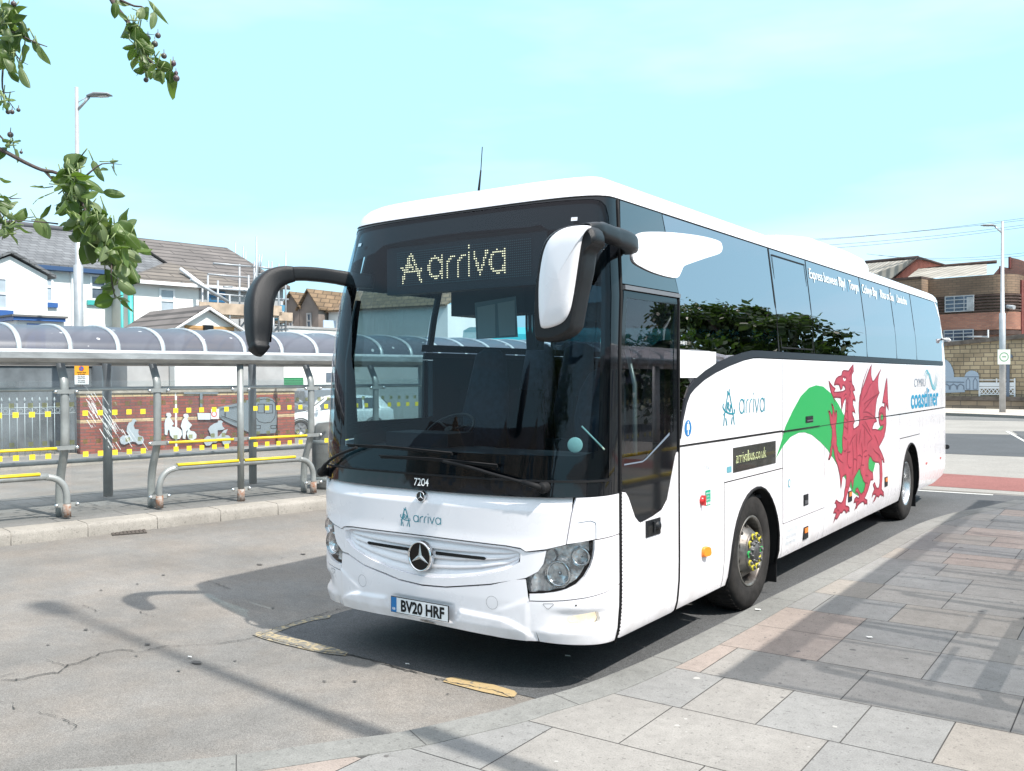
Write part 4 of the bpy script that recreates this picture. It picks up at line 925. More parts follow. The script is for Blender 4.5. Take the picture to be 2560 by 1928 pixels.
def rear_wheel(x, y, sg):
    W, Mx = wheel(x, y, sg)
    r = MB(); r.lathe([(.305, .12), (.315, .135), (.30, .14), (.287, .12), (.282, .02), (.27, -.06), (.25, -.07), (.17, -.07), (.15, -.05), (.145, .05), (.13, .08), (.11, .085), (.001, .085)], Mx, 64, 0)
    for k in range(10):
        a = (k+.5)*.6283; r.lathe([(.001, .03), (.014, .03), (.016, 0)], Mx @ Matrix.Translation((.165, 0, -.07)) if False else Mx @ Matrix.Translation((.165*math.cos(a), .165*math.sin(a), -.07)), 6, 0, False)
    r.build('rim', P_alu, W)
for sg in (1, -1): front_wheel(sg*1.095, 2.90, sg); rear_wheel(sg*1.09, 9.02, sg)
for y in (3.63, 9.66):
    b = MB(); b.box((.85, y-.09 if y < 5 else y-.05, .12), (1.235, y-.075 if y < 5 else y-.035, .62)); b.build('mud_flap', P_rub, coach); b = MB(); b.box((-1.235, y-.09, .12), (-.85, y-.075, .62)); b.build('mud_flap', P_rub, coach)
b = MB(); b.box((-1.15, .25, .36), (1.15, 2.2, .42)); b.box((-1.15, 3.65, .30), (1.15, 8.35, .42)); b.box((-1.1, 9.8, .35), (1.1, 11.8, .42)); b.box((-.75, 2.2, .38), (.75, 3.65, .42)); b.box((-.6, 8.3, .38), (.6, 9.8, .42)); b.build('underbody', P_gap, coach)
# side details
disp = MB(); sbox(disp, 2.375, 3.415, 1.255, 1.462, -.01, .004); dp = disp.build('destination_display', mat('display_black', (.012, .014, .012), .25, coat=.3), coach)
def dots(strokes, f, w_, pitch, x0, x1, z0, z1, size, off=0):
    b = MB(); n = MB()
    segs = [(a, c) for st_ in strokes for a, c in zip(st_, st_[1:])]
    x = x0
    while x < x1:
        z = z0
        while z < z1:
            lit = False
            for (ax, az), (cx, cz) in segs:
                dx, dz_ = cx-ax, cz-az; l2 = dx*dx+dz_*dz_+1e-12; t = max(0, min(1, ((x-ax)*dx+(z-az)*dz_)/l2))
                if math.hypot(x-ax-t*dx, z-az-t*dz_) < w_: lit = True; break
            tgt = b if lit else n
            tgt.poly([f(x-size*.5, z-size*.35), f(x+size*.5, z-size*.35), f(x+size*.5, z+size*.35), f(x-size*.5, z+size*.35)])
            z += pitch
        x += pitch
    return b, n
def stroke_tx(strokes, x0, z0, sx, sz): return [[(x0+a*sx, z0+c*sz) for a, c in st_] for st_ in strokes]
# "arrivabus.co.uk" in thin LED strokes from text outlines is too fine: use small lettering of the same words
b = MB(); pp_ = textpolys('arrivabus.co.uk', .135, .001, sx=.88)
def inpoly(p, x, y):
    c = False; j = len(p)-1
    for i in range(len(p)):
        if (p[i][1] > y) != (p[j][1] > y) and x < (p[j][0]-p[i][0])*(y-p[i][1])/(p[j][1]-p[i][1])+p[i][0]: c = not c
        j = i
    return c
for ix in range(92):
    for iz in range(-3, 12):
        x, z = ix*.0108, iz*.0108
        if any(inpoly(p, x, z) for p in pp_): b.poly([(1.2803, 2.425+x+dx_, 1.33+z+dz_) for dx_, dz_ in ((0, 0), (.0085, 0), (.0085, .0060), (0, .0060))])
b.build('display_lettering', mat('led_pale_green', (.60, .66, .34), .5, emit=.5), dp)
def decal_side(name, strokes_or_polys, m, off=.003): 
    b = MB(); 
    for i, p in enumerate(strokes_or_polys): b.poly([surf(q, z, off) for q, z in p])
    return b.build(name, m, coach)
def s_ribbons(strokes, y0, z0, sx, sz, w_, name, m, off=.003):
    b = MB()
    for i, st_ in enumerate(strokes):
        for q in ribbon([(a, c) for a, c in st_], w_): b.poly([surf(S(y0)+v.x*sx, z0+v.y*sz, off+i*1.5e-4) for v in q])
    return b.build(name, m, coach)
s_ribbons(ARRIVA, 2.52, 1.745, .109, .118, .11, 'side_lettering', P_teal); s_ribbons([smooth(s_, 3) for s_ in SYMBOL], 2.17, 1.655, .235, .185, .07, 'side_symbol', P_teal)
# small items on the side
def sflat(name, pts, m, off=.003, parent=coach, th=0): return patch(name, [side(pts)], m, parent, th=th, off=off)
el = lambda y, z, ry, rz, k=24: [(y+ry*math.cos(2*math.pi*i/k), z+rz*math.sin(2*math.pi*i/k)) for i in range(k)]
wc = sflat('passenger_sign', el(1.48, 1.67, .062, .062), P_blue)
sflat('figure', [(1.47, 1.62), (1.475, 1.66), (1.455, 1.655), (1.46, 1.70), (1.50, 1.70), (1.505, 1.655), (1.485, 1.66), (1.49, 1.62)], P_whv, .004, wc); sflat('figure', el(1.48, 1.712, .01, .01, 10), P_whv, .004, wc)
ad = sflat('tank_sign', el(3.80, 1.03, .038, .042), P_tealb); sflat('figure', el(3.80, 1.03, .022, .026), P_whv, .004, ad)
b = MB(); fr = side([(1.735, 1.245), (1.945, 1.245), (1.945, 1.445), (1.735, 1.445)])
for q in ribbon(fr, .006, True): b.poly([surf(v.x, v.y, .002) for v in q])
put(b, textpolys('7204', .075, 0, sx=.82), lambda u, v: surf(S(1.765)+u, 1.315+v, .002)); b.build('fleet_flap', mat('pale_grey_vinyl', (.5, .56, .6), .5), coach)
rs_ = MB(); rs_.lathe([(.001, .03), (.025, .03), (.03, .0)], Matrix.Translation((1.275, 1.72, 1.10)) @ Matrix.Rotation(math.pi/2, 4, 'Y'), 16); rs_.box((1.28, 1.712, 1.06), (1.315, 1.728, 1.14)); rs_.build('emergency_handle', P_redl, coach)
es = sflat('emergency_sign', [(1.80, 1.045), (1.90, 1.045), (1.90, 1.165), (1.80, 1.165)], mat('sign_green', (.0, .33, .19), .5)); 
b = MB()
for i, t_ in enumerate(('EMERGENCY', 'DOOR', 'CONTROL')): put(b, textpolys(t_, .019, 0, 'CENTER', sx=.8), lambda u, v, i=i: surf(S(1.85)+u, 1.135-i*.026+v, .004))
for k in range(3): b.poly([surf(S(1.812+k*.03), 1.052, .004), surf(S(1.832+k*.03), 1.052, .004), surf(S(1.83+k*.03), 1.074, .004), surf(S(1.815+k*.03), 1.07, .004)])
b.build('sign_lettering', P_whv, es)
ol = MB(); ol.tube([(1.272, 1.78, .69), (1.31, 1.77, .695)], [(.045, .06), (.035, .045)], 12, sq=.6); ol.build('indicator', P_oran, coach)
for (y, z) in ((4.32, .48), (5.92, .675), (7.63, .68)):
    b = MB(); sbox(b, y-.075, y+.075, z-.06, z+.062, -.01, .008); f_ = b.build('side_marker', P_plas, coach)
    b = MB(); sbox(b, y-.05, y+.05, z+.002, z+.05, .006, .013); b.build('lens', P_oran, f_)
for (y, z) in ((4.305, .815), (4.42, 1.62)):
    b = MB(); hh = .055 if z < 1 else .033; wd = .075 if z < 1 else .12
    sbox(b, y-wd, y+wd, z-hh, z+hh, -.01, .006); sbox(b, y-wd+.025, y+wd-.02, z-hh+.015, z-.005, .006, .012, 1); sbox(b, y-wd+.03, y+wd-.03, z+.004, z+hh-.012, .006, .010); b.build('locker_latch', [P_plas, mat('latch_grey', (.09, .09, .10), .4)], coach)
for y in (10.19, 11.30): b = MB(); sbox(b, y-.05, y+.05, .70, .735, -.01, .005); b.build('side_reflector', P_redl, coach)
b = MB(); b.poly([surf(q, z, .003) for q, z in side(el(2.33, 1.28, .05, .03, 4))]); sflat('small_sticker', [(2.24, 1.265), (2.34, 1.265), (2.34, 1.315), (2.24, 1.315)], P_tealb)
b = MB()
for q in ribbon(side([(11.42, 1.59), (11.80, 1.59), (11.80, 1.84), (11.42, 1.84)]), .008, True): b.poly([surf(v.x, v.y, .002) for v in q])
b.build('fuel_flap', P_greyv, coach)
# route lettering above the windows
b = MB(); bc = MB(); seg = [('Express between ', 0, 0), ('Rhyl', 1, 0), (' | ', 0, 1), ('Towyn', 1, 0), (' | ', 0, 1), ('Colwyn Bay', 1, 0), (' | ', 0, 1), ('Rhos on Sea', 1, 0), (' | ', 0, 1), ('Llandudno', 1, 0)]
def tw(polys): xs = [p[0] for q in polys for p in q]; return max(xs) if xs else 0
yy = 4.62; tot = 9.30-4.62; items = []; acc = 0
for t_, bo, cy_ in seg:
    pp = textpolys(t_.strip(), .16, .0022 if bo else .0004, sx=1.0); w_ = tw(pp)+.045+(.045 if t_.strip() == '|' else 0); items.append((pp, acc+(.045 if t_.strip() == '|' else 0), cy_)); acc += w_+(.02 if not cy_ else 0)
k_ = tot/acc
for pp, a, cy_ in items: put(bc if cy_ else b, pp, lambda u, v: surf(S(yy)+(a+u)*k_, 3.085+v*.98, .0035))
b.build('route_lettering', P_whv, coach); bc.build('route_lettering', P_cyan, coach)
# coastliner logo
b = MB(); pp = textpolys('coastliner', .41, .009, sx=1.0); w_ = tw(pp); put(b, pp, lambda u, v: surf(S(9.10)+u*(2.02/w_), 1.59+v*.98, .003)); b.build('logo_lettering', P_cyan, coach)
b = MB(); pp = textpolys('CYMRU', .165, -.001, sx=1.0); w_ = tw(pp); put(b, pp, lambda u, v: surf(S(9.32)+u*(.80/w_), 1.895+v*1.05, .003)); b.build('logo_lettering', P_greyv, coach)
b = MB()
for i, (dx_, dz_, ww) in enumerate(((0, 0, .035), (.10, -.03, .045), (.22, -.045, .03))):
    st_ = smooth([(10.02, 2.02), (10.16, 2.10), (10.30, 2.09), (10.45, 1.98), (10.60, 1.87), (10.72, 1.86), (10.84, 1.93), (10.92, 2.05)], 4)
    n_ = len(st_); ws_ = [ww*math.sin(math.pi*(j+.3)/(n_))+.003 for j in range(n_)]
    for q in ribbon([(S(y+dx_*.6), z+dz_+.03) for y, z in st_], ws_): b.poly([surf(v.x, v.y, .003+i*2e-4) for v in q])
b.build('logo_wave', P_tealb, coach)
# ------------------------------------------------------------------ dragon and hill on the side
zc_ = lambda a, c: (1900+a*.51, 500+c*.51)
d1 = lambda a, c: (2060+a*.13206, 900+c*.13206); d2 = lambda a, c: (2060+a*.12605, 1100+c*.12605)
def sd_(p): w_ = un(p[0], p[1], 0, 1.277); return (S(w_.y), w_.z)
HILL = [zc_(*p) for p in [(78, 1268), (105, 1185), (125, 1110), (160, 1035), (200, 962), (240, 921), (275, 908), (310, 915), (350, 950), (385, 1002), (410, 1052), (450, 1120), (480, 1180), (540, 1240), (567, 1283), (556, 1330), (530, 1400), (505, 1440), (480, 1450), (455, 1432), (436, 1395), (405, 1345), (365, 1275), (330, 1222), (295, 1185), (255, 1152), (220, 1139), (190, 1141), (150, 1162), (112, 1208)]]
hill = patch('hill_graphic', [[sd_(p) for p in HILL]][0:1], P_grn, coach, th=0, off=.0025, zc=[])
patch('hill_graphic', [[sd_(zc_(*p)) for p in [(572, 1130), (590, 1112), (602, 1085), (606, 1100), (603, 1122), (592, 1134)]]], P_grn, coach, th=0, off=.0025, zc=[])
DR = [d1(*p) for p in [(550, 90), (478, 185), (470, 212), (370, 200), (345, 225), (333, 300), (270, 318), (230, 355), (205, 420), (195, 468), (235, 460), (285, 462), (300, 510), (318, 562), (345, 530), (352, 475), (380, 480), (405, 530), (408, 570), (350, 600), (260, 612), (180, 605), (205, 560), (210, 545), (165, 510), (120, 450), (92, 400), (110, 500), (140, 620), (168, 690), (204, 785), (186, 702), (260, 705), (318, 712), (325, 800), (337, 945), (352, 850), (382, 760), (410, 712), (418, 760), (410, 860), (405, 960), (390, 1050), (380, 1090), (372, 1200), (362, 1350), (345, 1480)]]
DR += [d2(*p) for p in [(362, 100), (372, 200), (345, 290), (305, 265), (270, 215), (262, 150), (243, 95)]]
DR += [d1(*p) for p in [(235, 1500), (225, 1380), (215, 1260), (232, 1160), (240, 1060), (235, 970), (223, 955), (207, 1060), (195, 980), (175, 890), (150, 835), (140, 842), (164, 940), (160, 1010), (150, 1070), (125, 1010), (100, 967), (83, 975), (105, 1060), (115, 1180), (140, 1280), (150, 1300), (150, 1450), (135, 1560)]]
DR += [d2(*p) for p in [(145, 100), (120, 190), (118, 260), (90, 380), (110, 385), (148, 290), (157, 200), (174, 120), (190, 180), (210, 320), (230, 400), (265, 480), (295, 600), (318, 720), (335, 950), (352, 830), (362, 730), (400, 700), (435, 685), (440, 760), (430, 900), (410, 1000), (400, 1120), (375, 1210), (340, 1255), (290, 1235), (240, 1195), (220, 1250), (243, 1260), (252, 1340), (215, 1370), (195, 1442), (240, 1440), (250, 1470), (226, 1550), (213, 1630), (238, 1548), (270, 1570), (295, 1530), (330, 1445), (370, 1440), (395, 1385), (430, 1400), (445, 1440), (475, 1435), (485, 1390), (512, 1415), (505, 1350), (480, 1320), (430, 1310), (430, 1220), (445, 1110), (475, 1010), (500, 930), (530, 790), (542, 830), (562, 965), (580, 850), (590, 760), (625, 690), (665, 620), (690, 570), (715, 570), (725, 650), (760, 740), (775, 800), (815, 850), (812, 920), (800, 970), (790, 1020), (735, 1080), (700, 1030), (665, 950), (630, 975), (622, 1045), (652, 1025), (690, 1090), (705, 1120), (690, 1165), (640, 1132), (610, 1170), (598, 1240), (635, 1225), (650, 1290), (622, 1388), (642, 1345), (660, 1348), (680, 1290), (740, 1235), (790, 1215), (820, 1274), (850, 1250), (868, 1272), (860, 1200), (800, 1160), (830, 1100), (870, 1000), (895, 900), (925, 790), (972, 785), (965, 650), (920, 625), (878, 580), (875, 470), (885, 380), (905, 320), (930, 330), (960, 400), (1000, 430), (1050, 440), (1090, 445), (1105, 500), (1105, 620), (1110, 750), (1105, 850), (1095, 920), (1075, 965), (1040, 950), (1020, 900), (1005, 842), (973, 885), (985, 920), (1005, 970), (985, 1020), (965, 1070), (957, 1125), (985, 1075), (1030, 1075), (1030, 1110), (982, 1248), (1020, 1190), (1050, 1105), (1090, 1130), (1120, 1080), (1150, 1080), (1162, 1112), (1180, 1090), (1196, 1118), (1185, 1040), (1145, 990), (1145, 900), (1155, 700), (1150, 550), (1145, 385), (1165, 385), (1175, 435), (1195, 440), (1190, 390), (1150, 280), (1100, 180), (1085, 130), (1150, 20)]]
DR += [d1(*p) for p in [(1140, 1440), (1165, 1320), (1177, 1200), (1173, 1100), (1165, 1000), (1168, 900), (1176, 825), (1218, 940), (1214, 860), (1205, 740), (1197, 500), (1190, 345), (1165, 450), (1140, 600), (1108, 805), (1150, 812), (1138, 905), (1095, 880), (1055, 920), (1037, 1000), (1037, 1100), (1045, 1190), (1070, 1245), (1125, 1225), (1113, 1290), (1070, 1345), (1020, 1330), (970, 1315), (912, 1320), (920, 1260), (950, 1180), (995, 1160), (985, 1130), (965, 1100), (970, 1000), (980, 860), (1000, 730), (1045, 620), (1030, 580), (1022, 500), (1020, 400), (1030, 300), (1078, 170), (1000, 310), (940, 405), (915, 400), (890, 300), (890, 200), (897, 95), (850, 200), (780, 400), (720, 560), (680, 680), (665, 800), (660, 950), (670, 1100), (668, 1180), (655, 1245), (600, 1290), (560, 1310), (550, 1220), (575, 1165), (565, 1110), (540, 1050), (535, 980), (560, 968), (590, 1005), (570, 930), (545, 860), (545, 745), (592, 772), (580, 700), (550, 620), (545, 580), (582, 570), (560, 500), (535, 470), (520, 350), (525, 270), (557, 212)]]
DRS = [sd_(p) for p in DR]
drg = patch('dragon_graphic', [DRS], P_red, coach, th=0, off=.0035, zc=[])
b = MB()
for q in ribbon(DRS, .016, True): b.poly([surf(v.x, v.y, .0044) for v in q])
b.build('outline', P_out, drg)
LN = [[d1(*p) for p in l] for l in [
    [(1040, 625), (930, 700), (820, 780), (750, 845)], [(1040, 630), (900, 760), (820, 870), (750, 960)], [(915, 430), (860, 500), (800, 640), (720, 770)], [(730, 990), (820, 990), (900, 1040), (965, 1095)], [(740, 1120), (760, 1080), (830, 1075), (960, 1110)],
    [(715, 1215), (780, 1290), (850, 1400), (910, 1490)], [(770, 1160), (830, 1270), (880, 1380)], [(910, 1495), (840, 1560), (820, 1620)], [(700, 1300), (680, 1400), (660, 1600)], [(590, 1410), (530, 1500), (480, 1620)], [(760, 1300), (770, 1450), (770, 1640)], [(620, 1400), (610, 1640)], [(950, 1415), (990, 1500), (1030, 1620)],
    [(370, 700), (400, 650), (425, 655)], [(345, 325), (385, 320), (425, 350)], [(500, 180), (525, 205), (490, 270), (478, 320)], [(480, 460), (497, 510), (480, 560), (500, 610), (480, 660), (495, 700)], [(425, 810), (452, 830)], [(415, 960), (450, 990)], [(395, 1100), (440, 1150)], [(385, 1260), (440, 1310)], [(365, 1460), (430, 1510)], [(450, 700), (440, 900), (450, 1100), (445, 1400)],
    [(830, 150), (740, 420), (700, 640), (690, 900)], [(475, 405), (500, 410), (515, 395)], [(1045, 1200), (1037, 1060), (1060, 1010), (1100, 1010), (1125, 1080), (1110, 1140), (1080, 1150), (1068, 1110)]]]
LN += [[d2(*p) for p in l] for l in [[(255, 240), (290, 380), (380, 460)], [(380, 215), (420, 225), (445, 180)], [(450, 250), (500, 240), (520, 225)], [(470, 480), (500, 550), (540, 540)], [(570, 400), (610, 375), (645, 410)], [(670, 320), (710, 300), (750, 345)], [(780, 260), (820, 215), (850, 220)], [(795, 320), (820, 330), (850, 310)], [(730, 495), (790, 500)], [(820, 700), (875, 715)], [(815, 850), (865, 860)], [(970, 170), (1020, 240), (1090, 300), (1120, 380)], [(870, 290), (930, 330)], [(470, 20), (470, 200), (455, 500)], [(640, 20), (650, 300), (640, 620)], [(560, 40), (580, 400), (565, 700)], [(740, 50), (760, 300), (720, 560)], [(440, 930), (455, 935)], [(780, 1020), (800, 1045)], [(270, 1390), (300, 1400)], [(650, 1225), (690, 1215)]]]
b = MB()
for i, l in enumerate(LN):
    l = smooth(l, 4) if len(l) > 2 else l; n_ = len(l); ws_ = [.013*math.sin(math.pi*(j+.6)/(n_+.2))+.004 for j in range(n_)]
    for q in ribbon([sd_(p) for p in l], ws_): b.poly([surf(v.x, v.y, .0048+i*1e-5) for v in q])
b.build('drawn_line', P_out, drg)
b = MB()
for i, l in enumerate([[(357, 345), (370, 340), (385, 362), (398, 345), (405, 375), (390, 398), (372, 395), (362, 375)]]): b.poly([surf(*sd_(d1(*p)), .005) for p in l])
b.build('eye', P_whv, drg)
b = MB(); b.poly([surf(*sd_(d1(*p)), .0055) for p in [(375, 345), (388, 350), (386, 372), (378, 370)]]); 
for c in ([(83, 975), (105, 967), (112, 990), (92, 992)], [(140, 838), (155, 838), (166, 868), (150, 868)], [(218, 958), (232, 965), (234, 995), (222, 985)]): b.poly([surf(*sd_(d1(*p)), .0053) for p in c])
b.poly([surf(*sd_(d2(*p)), .0053) for p in [(95, 360), (118, 365), (110, 388), (88, 385)]]); b.build('claw', P_gap, drg)
b = MB(); b.poly([surf(*sd_(d1(*p)), .0052) for p in [(1092+22*math.cos(t*.5236), 1085+55*math.sin(t*.5236)) for t in range(12)]]); b.build('curl', P_grn, drg)
for y0, y1, z, r in ((1.33, 3.62, 1.541, .004), (3.60, 11.95, 1.534, .004),):
    b = MB(); n_ = 60; b.tube([surf(S(y0)+(S(min(y1, 11.55))+(.35 if y1 > 11.6 else 0)-S(y0))*i/n_, z, .0025) for i in range(n_+1)], r, 4); b.build('panel_seam', P_gap, coach)
b = MB(); b.tube([surf(S(3.63), 1.537, .005), surf(S(4.75), 1.537, .005)], .008, 4); b.build('panel_seam', P_gap, coach)
for y in (3.613, 4.948, 6.829):
    b = MB(); b.tube([surf(S(y), z, .0) for z in ((.36, 1.0, 1.53) if y > 4 else (.66, 1.2, 2.21))], .003, 4); b.build('panel_seam', mat('seam_grey', (.12, .12, .12), .8), coach)
b = MB(); put(b, textpolys('Arriva Buses Wales Ltd', .07, 0, sx=.62), lambda u, v: surf(S(3.72)+u, .56+v, .002)); put(b, textpolys('Imperial Buildings', .07, 0, sx=.62), lambda u, v: surf(S(3.72)+u, .50+v, .002)); put(b, textpolys('Glan-y-mor Road', .07, 0, sx=.62), lambda u, v: surf(S(3.72)+u, .44+v, .002)); b.build('legal_lettering', mat('very_pale_vinyl', (.62, .68, .72), .5), coach)
# ------------------------------------------------------------------ mirrors
def mirror_arm(sg):
    mr_ = empty('wing_mirror', (0, 0, 0)); mr_.parent = coach; KIDS.setdefault(coach.name, []).append(mr_)
    return mr_
ml = mirror_arm(-1)
b = MB()
path = [(-.99, .47, 2.835), (-1.10, .38, 2.845), (-1.20, .27, 2.868), (-1.30, .19, 2.885), (-1.38, .12, 2.893), (-1.43, .07, 2.893), (-1.47, .03, 2.888)]
b.tube(smooth(path, 4), [(.058, .050)]*8+[(.056, .050)]*8+[(.055, .052)]*9, 16, sq=.4)
b.build('arm', P_plas, ml)
hb_ = MB()
hp = smooth([(-1.45, .05, 2.89), (-1.505, -.02, 2.875), (-1.545, -.10, 2.83), (-1.555, -.17, 2.75), (-1.535, -.23, 2.64), (-1.505, -.265, 2.50), (-1.485, -.285, 2.38), (-1.455, -.30, 2.29), (-1.435, -.31, 2.235)], 4); nn_ = len(hp)
def rad(i):
    t = i/(nn_-1); return (.055+.034*math.sin(math.pi*min(1, t*1.15)**1.1) if t < .85 else .06*(1-(t-.85)/.15)+.02, .060+.04*math.sin(math.pi*min(1, t*1.1)) if t < .85 else .06*(1-(t-.85)/.15)+.02)
hb_.tube(hp, [rad(i) for i in range(nn_)], 20, sq=.45, up=(1, 0, 0)); hb_.build('housing', P_plas, ml)
g_ = MB(); g_.poly([(-1.56, -.205, 2.34), (-1.42, -.21, 2.34), (-1.44, -.16, 2.68), (-1.58, -.15, 2.68)]); g_.build('mirror_glass', mat('mirror_silver', (.8, .85, .9), .02, 1), ml)
mr2 = mirror_arm(1)
mz = lambda a, c: (1300+a*.3, 420+c*.3)
def fx(p, y): w_ = un(*mz(*p), 1, y); return (w_.x, w_.z)
OUTL = [(590, 488), (400, 483), (265, 555), (195, 680), (155, 900), (135, 1120), (138, 1390), (170, 1445), (300, 1440), (430, 1370), (460, 1270), (500, 1050), (545, 850), (570, 680), (640, 600)]
yb = -.40
OW = smooth([fx(p, yb) for p in OUTL], 3, True)
b = MB(); c_ = (sum(p[0] for p in OW)/len(OW), sum(p[1] for p in OW)/len(OW))
def shr(p, k, y): return (c_[0]+(p[0]-c_[0])*k, y, c_[1]+(p[1]-c_[1])*(k if k > .9 else k+.02))
b.grid([[shr(p, .93, yb-.035) for p in OW], [shr(p, .98, yb-.022) for p in OW], [shr(p, 1.0, yb) for p in OW], [shr(p, 1.0, yb+.09) for p in OW], [shr(p, .93, yb+.12) for p in OW]], cu=True)
b.prism([(p[0], p[1]) for p in OW], lambda u, v: shr((u, v), .93, yb-.035), lambda u, v: shr((u, v), .93, yb+.12)); hs_ = b.build('housing', P_plas, mr2, fix=True)
WT = smooth([fx(p, yb-.045) for p in [(578, 482), (400, 488), (270, 560), (200, 680), (160, 900), (152, 1100), (163, 1290), (195, 1340), (330, 1300), (400, 1215), (440, 1050), (500, 650), (530, 540)]], 4, True)
c_ = (sum(p[0] for p in WT)/len(WT), sum(p[1] for p in WT)/len(WT))
b = MB(); b.grid([[shr(p, 1.0, yb-.028) for p in WT], [shr(p, .985, yb-.046) for p in WT], [shr(p, .93, yb-.056) for p in WT], [shr(p, .6, yb-.066) for p in WT], [(c_[0], yb-.070, c_[1]) for p in WT]], cu=True); b.build('white_cover', P_white, mr2, fix=True)
b = MB(); am = [(1.46, -.36, 2.905), (1.47, -.26, 2.925), (1.455, -.12, 2.925), (1.43, .06, 2.925), (1.40, .24, 2.93), (1.36, .40, 2.93), (1.30, .53, 2.935), (1.24, .60, 2.94)]
b.tube(smooth(am, 4), [(.038, .060)]*6+[(.048, .055)]*6+[(.056, .050)]*17, 16, sq=.55, up=(0, 0, 1)); b.build('arm', P_plas, mr2)
b = MB(); g0 = [shr(p, .88, yb+.1225) for p in OW]; b.poly(g0); b.build('mirror_glass', mat('mirror_silver', (.8, .85, .9), .02, 1), mr2)
# mirror trim on the fairing
# ------------------------------------------------------------------ wipers
def W_(q, z, o): return Vector(surf(q, z, o))
for (arm_, blade) in (([(-1.14, 1.33, .05), (-1.02, 1.40, .05), (-.85, 1.48, .045), (-.62, 1.55, .04)], [(-.76, 1.555, .018), (-.30, 1.560, .022), (.26, 1.540, .018)]), ([(.93, 1.352, .05), (.80, 1.385, .055), (.60, 1.425, .05), (.42, 1.462, .045), (.20, 1.492, .04)], [(-.39, 1.49, .018), (.10, 1.495, .022), (.62, 1.475, .018)])):
    b = MB(); b.tube(smooth([W_(*p) for p in arm_], 3), [(.016, .012)]*4+[(.010, .008)]*(len(arm_)*3-5-(0)) if False else .011, 8)
    b.tube(smooth([W_(*p) for p in blade], 4), .0085, 6); b.tube([W_(q, z+.012, .03) for q, z, o in blade], .006, 5)
    s0 = arm_[0]; s1 = arm_[1]; b.tube([W_(*s0), W_(*s1)], [(.022, .02), (.017, .014)], 10); b.lathe([(.036, -.05), (.036, .0), (.03, .012), (.001, .014)], Matrix.Translation(W_(s0[0], s0[1], .05)) @ Vector((0, -1, 0)).to_track_quat('Z', 'Y').to_matrix().to_4x4(), 20)
    b.build('wiper', P_rub, coach)
# ------------------------------------------------------------------ inside
def lbox(name, lo, hi, m, parent=coach): b = MB(); b.box(lo, hi); return b.build(name, m, parent)
lbox('cabin_floor', (-1.2, .2, .95), (1.2, 11.8, .98), P_int); 
lbox('cabin_ceiling', (-1.10, .75, 3.17), (1.10, 11.7, 3.20), mat('ceiling_grey', (.05, .065, .08), .8))
sp_ = MB(); sp_.box((-.72, .34, 2.70), (.76, .46, 3.06)); sg_ = sp_.build('led_sign', mat('sign_housing', (.012, .016, .02), .5), coach)
yl = .332
def xz(a, c): w_ = un(600+a*.5102, 400+c*.5102, 1, yl); return w_.x, w_.z
tx0, tz0 = xz(925, 578); tx1, tz1 = xz(1298, 536); t_h = (xz(925, 475)[1]-tz0)
sx_ = (tx1-tx0)/5.5; shear = (tz1-tz0)/(tx1-tx0)
st1 = stroke_tx(ARRIVA, tx0, tz0, sx_, t_h*.95)
ax0, az0 = xz(795, 600); ax1, az1 = xz(885, 590); ah = (xz(840, 458)[1]-az0)
st2 = stroke_tx([[(.02, 0), (.22, .85), (.42, 1.45)], [(1, 0), (.78, .8), (.50, 1.5)], [(-.05, .80), (.45, .52), (1.05, .62)], [(.33, .72), (.42, 1.0), (.62, .75)]], ax0, az0, (ax1-ax0), ah/1.6)
lit, unlit = dots(st1+st2, lambda x, z: (x, yl, z), .0115, .0168, -.60, .64, 2.765, 3.02, .0105)
lit.build('led_dot', mat('led_amber', (1.0, .74, .46), .5, emit=1.6), sg_); unlit.build('led_dot_unlit', mat('led_unlit', (.05, .10, .11), .5), sg_)
db_ = MB()
pr = [(.42, 1.32), (.40, 1.45), (.50, 1.50), (.75, 1.52), (.95, 1.50), (1.0, 1.3), (1.0, 1.0), (.42, 1.0)]
for i in range(len(pr)): 
    a, c = pr[i], pr[(i+1) % len(pr)]; db_.poly([(-1.18, a[0], a[1]), (1.18, a[0], a[1]), (1.18, c[0], c[1]), (-1.18, c[0], c[1])])
db_.box((-1.0, .62, 1.5), (-.35, .95, 1.62)); db_.build('dashboard', P_int, coach)
b = MB(); cw = Vector((-.66, 1.02, 1.62)); Mx = Matrix.Translation(cw) @ Matrix.Rotation(math.radians(35), 4, 'X')
b.tube([Mx @ Vector((.22*math.cos(t*math.pi/16), .22*math.sin(t*math.pi/16), 0)) for t in range(33)], .014, 6, cap=False)
for a in (0, 2.1, 4.2): b.tube([Mx @ Vector((0, 0, 0)), Mx @ Vector((.22*math.cos(a+.5), .22*math.sin(a+.5), 0))], .012, 5)
b.tube([Mx @ Vector((0, 0, -.3)), Mx @ Vector((0, 0, .02))], .04, 8); b.build('steering_wheel', P_plas, coach)
def seat(x, y, name='passenger_seat', h=2.18, mm=P_seat):
    b = MB(); b.tube([(x, y, 1.40), (x, y-.03, 1.75), (x, y+.02, 1.95), (x, y+.06, h-.02), (x, y+.07, h+.03)], [(.23, .07), (.23, .08), (.21, .07), (.15, .06), (.08, .03)], 12, sq=.6, up=(1, 0, 0))
    b.tube([(x, y-.48, 1.42), (x, y-.02, 1.38)], [(.07, .23), (.08, .23)], 10, sq=.6, up=(0, 0, 1)); b.box((x-.18, y-.4, .98), (x+.18, y-.1, 1.38)); return b.build(name, mm, coach)
seat(-.66, 1.55, 'driver_seat', 2.28)
seat(.62, 1.35, 'courier_seat', 2.1)
for i in range(11):
    y = 2.75+i*.8
    for x in (-.93, -.47, .47, .93): seat(x, y, h=2.36)
lbox('partition', (-1.15, 1.78, 1.0), (-.22, 1.81, 1.95), P_int)
b = MB()
